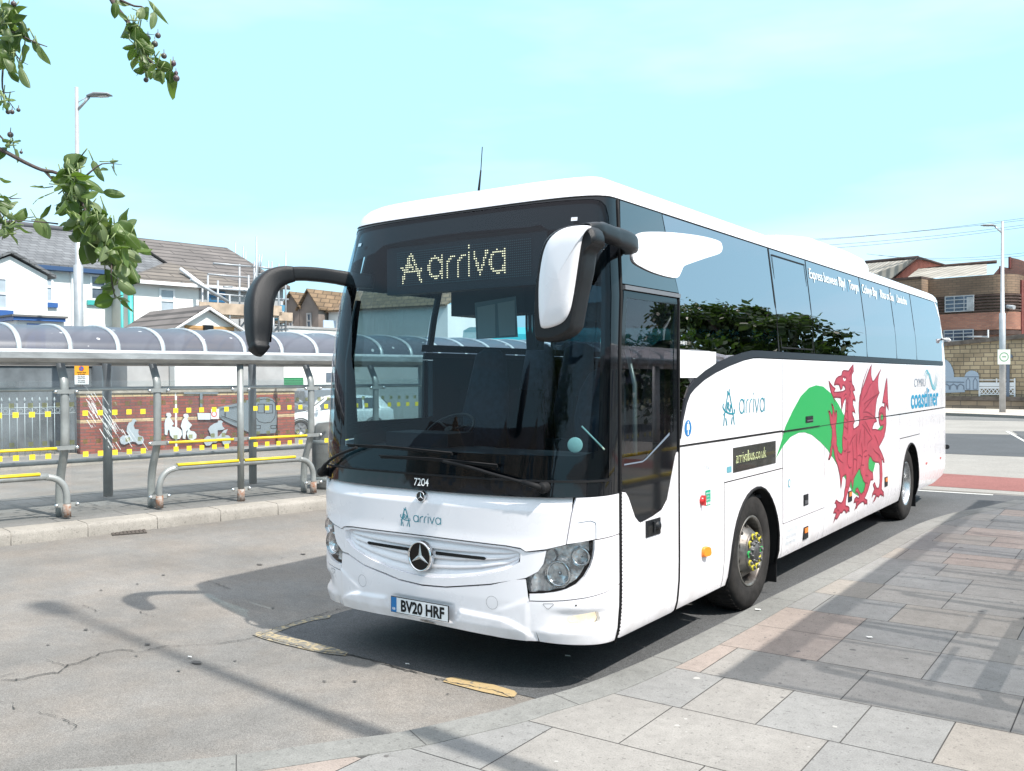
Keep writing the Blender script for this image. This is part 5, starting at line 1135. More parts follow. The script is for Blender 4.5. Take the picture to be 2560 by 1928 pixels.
for k in range(2):
    for i in range(9): 
        x = -.42+k*.0+i*.022; b.tube([(x+k*.0, 1.82, 3.1), (x, 1.82+.01*(i % 2), 2.5), (x*.9-.03, 1.82, 2.3)], .012, 5)
b.build('curtain', mat('curtain_grey', (.16, .20, .24), .9), coach)
lbox('cab_cabinet', (-1.1, 1.60, 2.62), (-.30, 1.95, 3.15), mat('cabinet_dark', (.05, .07, .09), .6))
b = MB()
c4 = [un(600+a*.5102, 400+c*.5102, 1, 1.35) for a, c in ((1150, 700), (1352, 668), (1362, 868), (1158, 878))]; b.poly([c4[3], c4[2], c4[1], c4[0]]); nb_ = b.build('notice_board', mat('clear_holder', (.38, .46, .50), .4), coach)
for quad in (((1162, 722), (1250, 706), (1252, 870), (1166, 872)), ((1262, 702), (1345, 688), (1350, 858), (1270, 864))):
    c4 = [un(600+a*.5102, 400+c*.5102, 1, 1.345) for a, c in quad]; b = MB(); b.poly([c4[3], c4[2], c4[1], c4[0]]); b.build('notice_paper', mat('paper_pale', (.75, .80, .80), .8), nb_)
b = MB(); p = Vector(surf(1.17, 1.62, -.05)); b.lathe([(.001, .004), (.045, .004), (.05, 0)], Matrix.Translation(p) @ Vector((.45, -1, .1)).to_track_quat('Z', 'Y').to_matrix().to_4x4(), 24); b.tube([p+Vector((.02, .05, .12)), p+Vector((.16, .1, -.03))], .006, 6); b.build('dash_dial', mat('dial_pale_green', (.45, .60, .52), .5), coach)
for (y, z) in ((3.42, 2.47),): lbox('grab_pad', (.93, y, 2.35), (1.0, y+.12, 2.55), P_light)
# tall hand rail by the door
b = MB(); b.tube([(.95, 1.25, 1.0), (.95, 1.25, 2.0), (.85, 1.3, 2.3)], .018, 8); b.tube([(1.05, .62, 1.2), (1.08, .6, 2.4)], .016, 8); b.build('grab_rail', mat('rail_grey', (.3, .32, .34), .4, .5), coach)
lbox('aisle_wall', (.1, 1.75, 1.0), (.14, 2.2, 1.9), P_int)
# ------------------------------------------------------------------ bus shelters
S_steel = mat('shelter_grey_steel', (.30, .315, .31), .42, .3, var=.15, scale=4, rvar=.08)
S_alu = mat('shelter_alloy', (.50, .52, .53), .4, .5, var=.12, scale=5); S_gut = mat('gutter_alloy', (.36, .36, .355), .4, .6, var=.25, scale=2.2, stretch=(1, 1, 4))
S_yel = mat('yellow_handrail', (.80, .58, .03), .4, var=.06, scale=9); S_mark = mat('yellow_marker', (.78, .62, .04), .5); S_fade = glassmat('faded_marker', (.80, .78, .45), .3, .3, milk=.45, milkcol=(.50, .47, .22))
S_rust = mat('rusty_foot', (.33, .32, .30), .7, col2=(.22, .09, .04), scale=16); S_bolt = mat('fitting_chrome', (.7, .7, .7), .2, 1)
G_shel = glassmat('shelter_glass', (.93, .955, .955), 1.0, 0, 1.45, base=.0, milk=.025, milkcol=(.75, .8, .82))
def roofglass():
    m, n, out = newmat('tinted_roof_sheet'); tr = N(n, 'ShaderNodeBsdfTransparent', {'Color': (.52, .55, .60, 1)}); pr = N(n, 'ShaderNodeBsdfPrincipled', {'Base Color': (.13, .14, .175, 1), 'Roughness': .3})
    g = N(n, 'ShaderNodeNewGeometry'); t = N(n, 'ShaderNodeTexVoronoi', {'Scale': 3.2}); n.links.new(g.outputs['Position'], t.inputs[0])
    t2 = N(n, 'ShaderNodeTexNoise', {'Scale': 5, 'Detail': 5}); n.links.new(g.outputs['Position'], t2.inputs[0])
    ad = N(n, 'ShaderNodeMath', operation='MULTIPLY_ADD'); ad.inputs[1].default_value = .12; n.links.new(t2.outputs[0], ad.inputs[0]); n.links.new(t.outputs[0], ad.inputs[2])
    r = N(n, 'ShaderNodeValToRGB'); r.color_ramp.elements[0].position = .13; r.color_ramp.elements[1].position = .15; r.color_ramp.elements[0].color = (.75, .76, .78, 1); r.color_ramp.elements[1].color = (.13, .14, .175, 1)
    n.links.new(ad.outputs[0], r.inputs[0]); n.links.new(r.outputs[0], pr.inputs['Base Color'])
    mx = N(n, 'ShaderNodeMixShader', {0: .62}); n.links.new(tr.outputs[0], mx.inputs[1]); n.links.new(pr.outputs[0], mx.inputs[2]); n.links.new(mx.outputs[0], out.inputs[0]); return m
S_roof = roofglass()
def opal():
    m, n, out = newmat('opal_roof'); t = N(n, 'ShaderNodeBsdfTranslucent', {'Color': (.97, .97, 1, 1)}); d = N(n, 'ShaderNodeBsdfDiffuse', {'Color': (.30, .30, .36, 1)}); mx = N(n, 'ShaderNodeMixShader', {0: .12}); n.links.new(t.outputs[0], mx.inputs[1]); n.links.new(d.outputs[0], mx.inputs[2]); tp = N(n, 'ShaderNodeBsdfTransparent', {'Color': (.95, .95, 1, 1)}); m2 = N(n, 'ShaderNodeMixShader', {0: .34}); n.links.new(mx.outputs[0], m2.inputs[1]); n.links.new(tp.outputs[0], m2.inputs[2]); n.links.new(m2.outputs[0], out.inputs[0]); return m
S_opal = opal()  # translucency set to soften the unseen roof's shade on the paving
def shelter(o, d, flip, k0, k1, zb, label, glass=True, sp=1.266, back=(-2, 1, 3, 6), roofm=None):
    pl = Plane(o, d, flip); root = empty('bus_shelter', (0, 0, 0), label, 'bus shelter')
    P = lambda t, b_, z: pl.P(t, zb+z, b_)
    t0, t1 = k0*sp-.55, k1*sp+.45; ZG = 2.25; WD = 2.28
    # gutters
    for bb in (-.12, WD):
        b = MB(); prof = [(0, 0), (.03, -.015), (.10, .0), (.12, .09), (.10, .125), (.04, .14), (-.03, .13), (-.035, .05)]
        if bb > 0: prof = [(-x+.0, z) for x, z in prof]
        b.grid([[P(t, bb+x, ZG-.12+z) for x, z in prof] for t in (t0, t1)], 0, False, cu=True); 
        for t in (t0, t1): b.poly([P(t, bb+x, ZG-.12+z) for x, z in prof])
        b.build('gutter', S_gut, root, fix=True)
        b = MB(); b.grid([[P(t, bb-.02, ZG+.005), P(t, bb-.02, ZG+.045), P(t, bb+.04, ZG+.055)] for t in (t0, t1)]); b.build('roof_edge_trim', S_alu, root)
    def vault(a, off=0): # a 0..1 across
        an = math.pi*(1-a); return (-.06+WD/2+.0+(WD/2+.02+off)*math.cos(an), ZG+.03+(.40+off)*math.sin(an)**.85)
    nn = int((t1-t0)/(sp/2)); ts = [k0*sp+.04-sp/2*1+i*sp/2 for i in range(int((t1-t0)/(sp/2))+1)]
    ts = [t for t in ts if t0-.01 <= t <= t1+.01]
    edges = [t0]+[t for t in ts if t > t0+.1]+([t1] if ts[-1] < t1-.1 else [])
    for a, c in zip(edges, edges[1:]):
        b = MB(); b.grid([[P(t, *vault(j/16)) for j in range(17)] for t in (a+.0, c-.0)]); b.build('roof_panel', roofm or S_roof, root)
    for t in edges:
        b = MB(); lo = [vault(j/18, .0) for j in range(19)]; hi = [vault(j/18, .022) for j in range(19)]; wdd = .030
        b.grid([[P(t-wdd, *p) for p in lo], [P(t-wdd, *p) for p in hi], [P(t+wdd, *p) for p in hi], [P(t+wdd, *p) for p in lo]]); b.build('roof_rib', S_alu, root)
    ztop = ZG-.10
    for k in range(k0, k1+1):
        t = k*sp; ph = k % 3
        if ph == 2:
            b = MB(); b.tube([P(t, 0, .18), P(t, 0, ztop)], .052, 14); b.build('post', S_steel, root)
            b = MB(); b.tube([P(t, 0, 0), P(t, 0, .19)], .058, 14); b.build('post_foot', S_rust, root)
        else:
            b = MB(); pts = smooth([P(t, .30, .0), P(t, .295, .38), P(t, .24, .60), P(t, .11, .86), P(t, .055, 1.05), P(t, .05, 1.3), P(t, .05, 1.75), P(t, .07, 1.88), P(t, .16, 2.02), P(t, .27, ztop+.03)], 3); b.tube(pts, [(.045, .06)]*len(pts), 12); b.build('column', S_steel, root)
            b = MB(); b.tube([P(t, 0, .02), P(t, 0, .20)], .055, 14); b.build('rail_foot', S_rust, root)
        # spider fittings
        for z in (1.73, .965, .19):
            if glass != 'back':
                b = MB(); b.obox(pl, t-.13, t+.13, zb+z-.028, zb+z+.028, -.006, .006)
                b.build('clamp_plate', S_steel, root)
                for sx in (-.135, .135):
                    c = MB(); q = P(t+sx, -.012, z); Mx = Matrix.Translation(q) @ (-pl.n).to_track_quat('Z', 'Y').to_matrix().to_4x4(); c.lathe([(.026, 0), (.026, .012), (.02, .026), (.001, .03)], Mx, 14); c.build('bolt', S_bolt, root)
        if k < k1 and glass:
            fgl = glass != 'back'
            b = MB(); b.poly([P(t+.06, -.0, .16), P(t+sp-.06, 0, .16), P(t+sp-.06, 0, 1.88), P(t+.06, 0, 1.88)])
            for z in (1.43, .865):
                for i in range(5):
                    c0 = t+.25+i*.197; b.poly([P(c0-.036, -.004, z-.036), P(c0+.036, -.004, z-.036), P(c0+.036, -.004, z+.036), P(c0-.036, -.004, z+.036)], 1)
            if fgl: b.build('glass_panel', [G_shel, S_mark], root)
            if k < k1:
                b = MB(); b.poly([P(t+.06, WD-.12, .75), P(t+sp-.06, WD-.12, .75), P(t+sp-.06, WD-.12, 1.86), P(t+.06, WD-.12, 1.86)])
                for z in (1.50, .90):
                    for i in range(6):
                        c0 = t+.13+i*.2; b.poly([P(c0-.036, WD-.125, z-.036), P(c0+.036, WD-.125, z-.036), P(c0+.036, WD-.125, z+.036), P(c0-.036, WD-.125, z+.036)], 1)
                b.build('glass_panel', [G_shel, S_fade], root)
            if ph != 0:
                b = MB(); b.tube([P(t+.13, -.03, .965), P(t+sp-.13, -.03, .965)], .021, 8); b.build('yellow_rail', S_yel, root)
        if ph == 1 and k+2 <= k1:      # perch rail over two bays
            b = MB(); L2 = 2*sp; pts = [P(t, 0, .18), P(t, 0, .33), P(t+.04, 0, .46), P(t+.13, 0, .55), P(t+.26, 0, .585), P(t+.4, 0, .59), P(t+L2-.4, 0, .59), P(t+L2-.26, 0, .585), P(t+L2-.13, 0, .55), P(t+L2-.04, 0, .46), P(t+L2, 0, .33), P(t+L2, 0, .18)]
            b.tube(smooth(pts, 3), .045, 12); b.build('perch_rail', S_steel, root)
            for (a, c) in ((t+.26, t+sp-.05), (t+sp+.05, t+L2-.34)):
                b = MB(); b.tube([P(a, -.005, .63), P(c, -.005, .63)], [(.022, .05), (.022, .05)], 10, sq=.6, up=(0, 0, 1)); b.build('perch_seat', S_yel, root)
    if glass != 'back': b = MB(); b.tube([P(t0+.3, .2, 1.76), P(t1-.3, .2, 1.76)], .03, 8); b.build('cross_tube', S_steel, root)
    for k in back:
        if k0 <= k <= k1: b = MB(); b.tube([P(k*sp-.02, WD-.20, 0), P(k*sp-.02, WD-.20, ZG)], .07, 14); b.build('back_post', S_steel, root)
    b = MB(); b.tube([P(t0+.3, WD-.13, .60), P(t1-.3, WD-.13, .60)], .036, 10)
    for k in range(k0, k1+1, 2): b.tube([P(k*sp+.05, WD-.13, .0), P(k*sp+.05, WD-.13, .6)], .034, 10)
    if glass != 'back': b.build('back_rail', S_steel, root)
    return root, pl
SH_O = (-7.98, 1.79)
sh1, shpl = shelter(SH_O, (.215, .977), 1, -3, 10, IZ, 'grey metal and glass bus shelter with tinted vaulted roof on the island, yellow rails', back=(-2, 1, 3, 6, 9))
sh2, _ = shelter((3.79, -.25), (0, 1), -1, 1, 9, .12, 'metal bus shelter beside the paved edge whose roof shades the paving', glass='back', back=(1, 4, 7), roofm=S_opal)
rs_q = random.Random(21); b = MB()
for i in range(90):      # scratched, scuffed pane beside the second column
    t_ = .25+abs(rs_q.gauss(0, .30)); z_ = 1.85-t_*1.05+rs_q.gauss(0, .14)
    if .1 < t_ < 1.15 and .25 < z_ < 1.84:
        l_ = rs_q.uniform(.03, .16); w_ = rs_q.uniform(.002, .009); b.poly([shpl.P(t_, IZ+z_, -.003-i*1e-5), shpl.P(t_+w_, IZ+z_+w_*.5, -.003-i*1e-5), shpl.P(t_+l_*.6+w_, IZ+z_-l_, -.003-i*1e-5), shpl.P(t_+l_*.6, IZ+z_-l_, -.003-i*1e-5)])
o_ = b.build('scratch_marks', mat('scratched_glass', (.62, .66, .66), .7), sh1); o_['kind'] = 'stuff'
# grey litter bin at the end of the island
tb = MB(); c = shpl.P(4.42, 0, .55); Mx = Matrix.Translation((c.x, c.y, IZ))
tb.lathe([(.001, 0), (.27, 0), (.28, .05), (.28, .95), (.25, 1.06), (.18, 1.12), (.001, 1.14)], Mx, 28, 0)
rb = empty('litter_bin', (0, 0, 0), 'dark grey round-topped litter bin at the far end of the glass shelter', 'litter bin'); tb.build('body', mat('bin_grey', (.13, .13, .125), .5, var=.15, scale=6), rb)
b = MB(); 
for z in (.15, .78): b.lathe([(.284, z), (.290, z+.01), (.290, z+.05), (.284, z+.06)], Mx, 28)
b.build('band', S_steel, rb)
# ------------------------------------------------------------------ street lamps
L_gal = mat('galvanised', (.42, .43, .44), .45, .5, var=.1, scale=3)
def lamp(base, H, arm, adir, label, zb=0, r=(.10, .055), grp='tall galvanised street lamps'):
    root = empty('street_lamp', (0, 0, 0), label, 'street lamp', grp)
    B = Vector((base[0], base[1], zb)); b = MB()
    b.tube([B, B+Vector((0, 0, 5.1)), B+Vector((0, 0, 5.14)), B+Vector((0, 0, H))], [r[0], r[0], r[1]*1.25, r[1]*.8], 16); b.build('pole', L_gal, root)
    a = Vector((adir[0], adir[1], 0)).normalized(); p0 = B+Vector((0, 0, H-.62)); p1 = p0+a*arm*.45+Vector((0, 0, .36)); b = MB(); b.tube([p0, p0+a*arm*.3+Vector((0, 0, .22)), p1], [.04, .032, .045], 8); b.tube([B+Vector((0, 0, H-.42)), p0+a*arm*.38+Vector((0, 0, .36))], .012, 5); b.build('arm', L_gal, root)
    b = MB(); b.tube([p1-a*.05+Vector((0, 0, .02)), p1+a*.18+Vector((0, 0, .06)), p1+a*arm*.75+Vector((0, 0, .06)), p1+a*arm*.85+Vector((0, 0, .03))], [(.03, .05), (.055, .15), (.035, .13), (.015, .06)], 10, sq=.7, up=(0, 0, 1)); b.build('lamp_head', mat('lamp_head_grey', (.24, .25, .26), .5, .3), root)
    b = MB(); b.poly([p1+a*.25+Vector((-a.y*.1, a.x*.1, .002)), p1+a*arm*.7+Vector((-a.y*.1, a.x*.1, .012)), p1+a*arm*.7+Vector((a.y*.1, -a.x*.1, .012)), p1+a*.25+Vector((a.y*.1, -a.x*.1, .002))]); b.build('lens', mat('lamp_lens', (.55, .56, .55), .3), root)
    return root
la = lamp((-19.38, 8.48), 9.85, .72, (.82, .57), 'tall grey street lamp rising behind the glass shelter, carrying an orange parking sign', r=(.12, .06))
lr = lamp((-2.40, 48.42), 9.85, .85, (-.82, -.57), 'grey street lamp before the stone mural wall on the right', zb=.15, r=(.15, .08))
lamp((4.16, -1.50), 9.6, .8, (-1, .1), 'grey street lamp standing on the paving beside the coach front', zb=.12, r=(.08, .05))
# parking sign on the left lamp
lpl = Plane((-19.38, 8.48), (.818, .575), 1)
b = MB(); s0, zt_ = lpl.sz(187, 909, -.25); s1, zm = lpl.sz(222, 938, -.25); _, zl_ = lpl.sz(222, 961, -.25)
sgn = empty('parking_sign', (0, 0, 0), 'orange and white parking restriction sign fixed to the lamp post behind the shelter', 'sign')
b.obox(lpl, s0, s1, zm, zt_, -.27, -.25); b.build('orange_plate', mat('sign_orange', (.85, .38, .03), .5), sgn)
b = MB(); b.obox(lpl, s0, s1, zl_, zm-.005, -.27, -.25); b.build('white_plate', mat('sign_white', (.75, .77, .78), .5), sgn)
b = MB(); cs = (s0+s1)/2; cz = zm+(zt_-zm)*.56; Mx = Matrix.Translation(lpl.P(cs, cz, -.273)) @ (-lpl.n).to_track_quat('Z', 'Y').to_matrix().to_4x4()
b.lathe([(.055, .001), (.001, .001)], Mx, 24, 0, False); b.lathe([(.068, 0), (.056, 0.002)], Mx, 24, 1, False); q_ = ribbon([(-.045, .045), (.045, -.045)], .018)
for q in q_: b.poly([Mx @ Vector((v.x, v.y, .003)) for v in q], 1)
b.build('symbol', [P_blue, P_redl], sgn)
b = MB()
for t_, z, h in (('Zone', zt_-.06, .045), ('Unrhyw Bryd', zm+.055, .05), ('At any time', zm+.01, .045), ('Dim llwytho', zm-.055, .045), ('unrhyw bryd', zm-.10, .045), ('No loading', zm-.155, .045), ('At any time', zm-.20, .045)):
    pp = textpolys(t_, h, .001, 'CENTER', sx=.9); put(b, pp, lambda u, v, z=z: lpl.P(cs+u, z+v, -.275))
b.build('sign_lettering', P_gap, sgn)
b = MB(); s0, z0 = 0, 2.93; rpl = Plane((-2.40, 48.42), (.818, .575), 1); Mx = Matrix.Translation(rpl.P(-.1, 3.0, -.32)) @ (-rpl.n).to_track_quat('Z', 'Y').to_matrix().to_4x4()
sg2 = empty('stop_sign_plate', (0, 0, 0), 'small square pale sign with a green ring on the right lamp post', 'sign'); b.obox(rpl, -.42, .22, 2.62, 3.38, -.34, -.31); b.build('plate', mat('sign_pale', (.62, .66, .60), .5), sg2)
b = MB(); b.lathe([(.24, .025), (.19, .025)], Mx, 24, 0, False); b.box((-.10, -.02, .024), (.10, .04, .026), 0, Mx); b.build('symbol', mat('sign_grey_green', (.16, .28, .18), .5), sg2)
# ------------------------------------------------------------------ brick mural wall behind the shelter
W_a, W_b = Vector((-18.76, 8.48, 0)), Vector((-17.54, 12.17, 0)); wd = (W_b-W_a).normalized()
wpl = Plane((W_a.x, W_a.y), (wd.x, wd.y)); WZ = lambda a, c, b_=0: wpl.sz(400+a*.24, 850+c*.24, b_)
B_red = brickmat('red_brick', (.30, .075, .05), (.19, .05, .04), (.10, .07, .06), .26, .085, .010, axis=(wd.x, wd.y), nscale=.8, noise=.3)
B_buff = brickmat('buff_brick', (.62, .44, .24), (.55, .38, .20), (.25, .2, .16), .235, .08, .008, axis=(wd.x, wd.y), noise=.12)
B_cop = mat('wall_coping_stone', (.33, .29, .24), .9, var=.25, scale=4); M_ms = mat('mural_steel', (.45, .50, .54), .45, .3, var=.06, scale=2); M_ms2 = mat('mural_steel_dark', (.20, .235, .26), .5, .3); M_msw = mat('mural_white', (.58, .63, .66), .5)
def brick_wall(s0, s1, top, label, b0=0, b1=.33, pillars=()):
    root = empty('brick_wall', (0, 0, 0), label, 'wall')
    zs = [(0, .02, 0), (.02, .10, 1), (.10, .93, 0), (.93, 1.01, 1), (1.01, 1.60, 0), (1.60, 1.69, 1), (1.69, top-.14, 0)]
    b = MB()
    for z0, z1, m in zs: b.obox(wpl, s0, s1, z0, z1, b0-(.004 if m else 0), b1, m)
    b.build('brickwork', [B_red, B_buff], root)
    b = MB(); b.obox(wpl, s0-.05, s1+.05, top-.14, top, b0-.05, b1+.05); b.build('coping', B_cop, root)
    for a, c in pillars:
        b = MB()
        for z0, z1, m in zs: b.obox(wpl, a, c, z0, z1, b0-.13-(.004 if m else 0), b0-.006, m)
        b.build('pier', [B_red, B_buff], root)
        b = MB(); b.obox(wpl, a-.04, c+.04, top-.14, top+.012, b0-.18, b0-.052); b.build('pier_cap', B_cop, root)
    return root
e1 = wpl.sz(262, 1140)[0]; e2 = wpl.sz(737, 1100)[0]; g0 = wpl.sz(42, 1150)[0]
bw = brick_wall(e1-.62, e2, 1.84, 'long red brick wall with buff bands behind the shelter, carrying metal cyclist and train cut-outs', pillars=((e1-.62, e1-.02), (wpl.sz(692, 1100)[0]-.02, wpl.sz(704, 1100)[0])))
brick_wall(-14, g0-.7, 1.84, 'red brick pier and wall to the left of the white railings', pillars=((g0-1.5, g0-.7),))
# railings between
def railings(s0, s1, label):
    root = empty('railing', (0, 0, 0), label, 'railing'); M_rw = mat('railing_white', (.33, .38, .40), .5)
    n = int((s1-s0)/.16); b = MB(); h = MB()
    for i in range(n+1):
        s = s0+(s1-s0)*i/n; p = wpl.P(s, .12, .15); b.tube([p, p+Vector((0, 0, 1.36))], .011, 6); q = p+Vector((0, 0, 1.36))
        h.tube([q, q+Vector((0, 0, .04)), q+Vector((0, 0, .07)), q+Vector((0, 0, .15))], [.012, .012, .034, .002], 6)
        if i < n:
            c = wpl.P(s+.08, 1.28, .15); h.tube([c+wpl.d*(.05*math.cos(t*math.pi/6))+Vector((0, 0, .05*math.sin(t*math.pi/6))) for t in range(13)], .007, 4, cap=False)
    o = b.build('bar', M_rw, root); o['kind'] = 'stuff' if False else 'part'; del o['kind']; h.build('finial', M_rw, root)
    b = MB()
    for z in (.30, 1.20, 1.36): b.tube([wpl.P(s0, z, .15), wpl.P(s1, z, .15)], .014, 6)
    b.build('cross_rail', M_rw, root)
    b = MB(); b.obox(wpl, s0, s1, 0, .14, .05, .30); b.build('plinth', B_cop, root)
    return root
railings(g0-.65, e1-.66, 'white spearhead railings between two brick walls, behind the shelter glass')
# cut-outs on the wall (own metal plates)
def cut(name, loops, m, label, b_=-.05, grp=None, th=.02, parent=None, cat='mural'):
    b = MB(); b.prism([[WZ(*p) for p in lp] for lp in loops], lambda s, z: wpl.P(s, z, b_), lambda s, z: wpl.P(s, z, b_+th)); o = b.build(name, m, parent)
    if not parent: tag(o, label, cat, grp)
    return o
cz = lambda cx_, cy_, rx, ry, k=20: [(cx_+rx*math.cos(2*math.pi*i/k), cy_+ry*math.sin(2*math.pi*i/k)) for i in range(k)]
zs_ = lambda a, c: ((a*.21-400)/.24, c*.21/.24)
c1 = [zs_(*p) for p in [(1575, 940), (1560, 975), (1530, 985), (1508, 1030), (1500, 1090), (1530, 1130), (1500, 1140), (1460, 1135), (1425, 1165), (1420, 1200), (1440, 1238), (1480, 1245), (1525, 1225), (1575, 1210), (1605, 1215), (1640, 1243), (1690, 1235), (1710, 1190), (1695, 1150), (1650, 1135), (1640, 1110), (1645, 1065), (1600, 1060), (1585, 1020), (1600, 975), (1625, 965), (1600, 940)]]
cut('cyclist_cut_out', [c1], M_ms, 'pale metal cyclist cut-out riding right, leftmost of those on the brick wall', grp='metal cyclists on the brick wall')
c2 = [(62, 760), (60, 790), (75, 800), (50, 830), (42, 880), (45, 985), (70, 990), (80, 930), (95, 945), (100, 990), (125, 1020), (160, 1035), (200, 1030), (225, 985), (218, 940), (180, 910), (130, 905), (115, 895), (140, 875), (120, 840), (100, 810), (115, 785), (100, 758)]
cut('cyclist_cut_out', [c2], M_msw, 'white metal cyclist cut-out just right of the second shelter column', grp='metal cyclists on the brick wall')
c3 = [(238, 775), (236, 795), (250, 805), (225, 840), (208, 900), (225, 930), (230, 1025), (255, 1030), (265, 950), (285, 935), (270, 980), (290, 1030), (330, 1045), (370, 1020), (372, 985), (350, 955), (310, 945), (295, 925), (325, 885), (290, 850), (275, 820), (292, 795), (280, 770), (255, 768)]
cut('cyclist_cut_out', [c3], M_msw, 'white metal cyclist cut-out following close behind another, above the yellow rail', grp='metal cyclists on the brick wall', b_=-.075)
c4 = [(600, 840), (595, 860), (560, 870), (515, 900), (498, 930), (520, 980), (525, 1005), (490, 1000), (455, 1030), (452, 1070), (475, 1100), (515, 1098), (545, 1065), (575, 1070), (610, 1045), (640, 1050), (650, 1085), (690, 1095), (730, 1070), (735, 1025), (710, 995), (670, 990), (690, 950), (700, 930), (660, 940), (620, 990), (595, 1010), (595, 940), (650, 935), (668, 920), (645, 900), (640, 870), (650, 850), (630, 838)]
cut('cyclist_cut_out', [c4], M_ms, 'grey metal racing cyclist cut-out bent low below the train', grp='metal cyclists on the brick wall')
tr_ = empty('train_cut_out', (0, 0, 0), 'large grey metal train cut-out on the right half of the brick wall', 'mural')
cut('carriage', [[(600, 700), (700, 680), (825, 655), (955, 610), (955, 980), (830, 920), (740, 880), (680, 850), (640, 825), (605, 790)]], M_ms2, '', parent=tr_, b_=-.045)
cut('engine_front', [[(955, 625), (980, 610), (1040, 597), (1110, 597), (1160, 610), (1190, 650), (1205, 740), (1212, 830), (1205, 930), (1190, 970), (955, 980)]], M_ms2, '', parent=tr_, b_=-.07)
b = MB()
for i, l in enumerate([[(980, 650), (975, 720), (985, 800), (1020, 850), (1080, 865), (1150, 855), (1185, 810), (1195, 740), (1190, 660), (1160, 630), (1080, 615), (1010, 625), (980, 650)], [(1080, 665), (1080, 765)], [(1010, 670), (1075, 668), (1075, 760), (1010, 760), (1010, 670)], [(1090, 668), (1160, 672), (1165, 760), (1090, 765)], [(955, 885), (1035, 890), (1035, 925), (955, 925)], [(1145, 890), (1205, 890), (1200, 920), (1145, 920), (1145, 890)], [(620, 720), (820, 690)], [(630, 790), (820, 860)], [(670, 715), (672, 800)]]):
    for q in ribbon([WZ(*p) for p in l], .018): b.poly([wpl.P(v.x, v.y, -.0712-i*2e-4) for v in q])
b.build('drawn_line', P_gap, tr_)
cut('boat_shaped_plate', [[(384, 762), (527, 762), (518, 830), (392, 830)]], M_msw, 'blank white boat-shaped metal plate on the brick wall', cat='sign')
ns = cut('no_cycling_sign', [[(522, 718), (605, 716), (604, 822), (522, 824)]], mat('pinkish_white', (.70, .62, .62), .6), 'small white square sign with a red ring on the brick wall', cat='sign', b_=-.085)
b = MB()
for q in ribbon([WZ(*p, -.08) for p in cz(563, 772, 25, 27)], .022, True): b.poly([wpl.P(v.x, v.y, -.087) for v in q])
b.build('symbol', P_redl, ns)
cut('metal_bracket', [[(243, 545), (600, 545), (600, 562), (438, 562), (436, 700), (412, 700), (410, 562), (243, 562)]], M_ms2, 'grey metal T-shaped bracket fixed near the top of the brick wall', cat='bracket')
# ------------------------------------------------------------------ houses on the left
H_white = mat('white_render', (.74, .74, .72), .85, var=.05, scale=.8, bump=.1, bscale=30); H_grey = mat('grey_render', (.36, .36, .36), .9, var=.12, scale=1.2); H_cream = mat('mottled_render', (.62, .61, .56), .9, var=.12, scale=.9, col2=(.45, .45, .40))
H_blue = mat('blue_trim', (.03, .10, .30), .5); H_bdoor = mat('blue_door', (.02, .10, .40), .5); H_navy = mat('navy_fascia', (.03, .07, .16), .5); H_tealp = mat('teal_pipe', (.05, .38, .36), .45); H_upvc = mat('window_upvc', (.80, .81, .82), .4); H_pane = mat('window_pane', (.10, .13, .17), .08, coat=.5, var=.35, scale=1.2); H_net = mat('net_curtain', (.36, .42, .47), .5, var=.1, scale=3)
def slate(name, c1, c2, bw_, bh_, axis, ms=.006): return brickmat(name, c1, c2, tuple(x*.35 for x in c1), bw_, bh_, ms, axis=axis, noise=.22, nscale=1.2, bump=.7)
hd = (.125, .992)
hp0 = CAM+ray(63, 657)*31; HP = Plane((hp0.x, hp0.y), hd)
H_slate = slate('slate_roof', (.150, .157, .165), (.105, .11, .118), .30, .14, hd, .01); H_tile = slate('concrete_tile_roof', (.135, .12, .112), (.115, .102, .096), 2.2, .20, hd, .028); H_tile2 = slate('old_tile_roof', (.15, .13, .112), (.12, .105, .09), 2.2, .17, hd, .024); H_btile = slate('brown_tile_roof', (.20, .135, .08), (.14, .095, .055), .33, .22, (.8, .6), .02)
Z2_ = lambda a, c: (a*.2034, 550+c*.2034); Z3_ = lambda a, c: (400+a*.22604, 550+c*.22604)
def facade_rect(pl, pa, pb, b_): a = pl.sz(*pa, b_); c = pl.sz(*pb, b_); return min(a[0], c[0]), max(a[0], c[0]), min(a[1], c[1]), max(a[1], c[1])
def window(pl, pa, pb, b_, parent, frame=H_upvc, pane=H_pane, bars=1, sill=None, fw=.07, vbar=0, net=None):
    s0, s1, z0, z1 = facade_rect(pl, pa, pb, b_); root = MB()
    root.obox(pl, s0, s1, z0, z0+fw, b_-.04, b_+.05); root.obox(pl, s0, s1, z1-fw, z1, b_-.04, b_+.05); root.obox(pl, s0, s0+fw, z0+fw, z1-fw, b_-.04, b_+.05); root.obox(pl, s1-fw, s1, z0+fw, z1-fw, b_-.04, b_+.05)
    for i in range(bars): z = z0+(z1-z0)*(i+1)/(bars+1); root.obox(pl, s0+fw, s1-fw, z-fw*.45, z+fw*.45, b_-.045, b_+.04)
    for i in range(vbar): s = s0+(s1-s0)*(i+1)/(vbar+1); root.obox(pl, s-fw*.4, s+fw*.4, z0+fw, z1-fw, b_-.047, b_+.035)
    w_ = root.build('window', frame, parent)
    p = MB(); p.poly([pl.P(s0+fw*.6, z0+fw*.6, b_-.012), pl.P(s1-fw*.6, z0+fw*.6, b_-.012), pl.P(s1-fw*.6, z1-fw*.6, b_-.012), pl.P(s0+fw*.6, z1-fw*.6, b_-.012)]); p.build('pane', net or pane, w_)
    if sill: p = MB(); p.obox(pl, s0-.12, s1+.12, z0-.17, z0-.01, b_-.10, b_+.02); p.build('sill', sill, w_)
    return w_
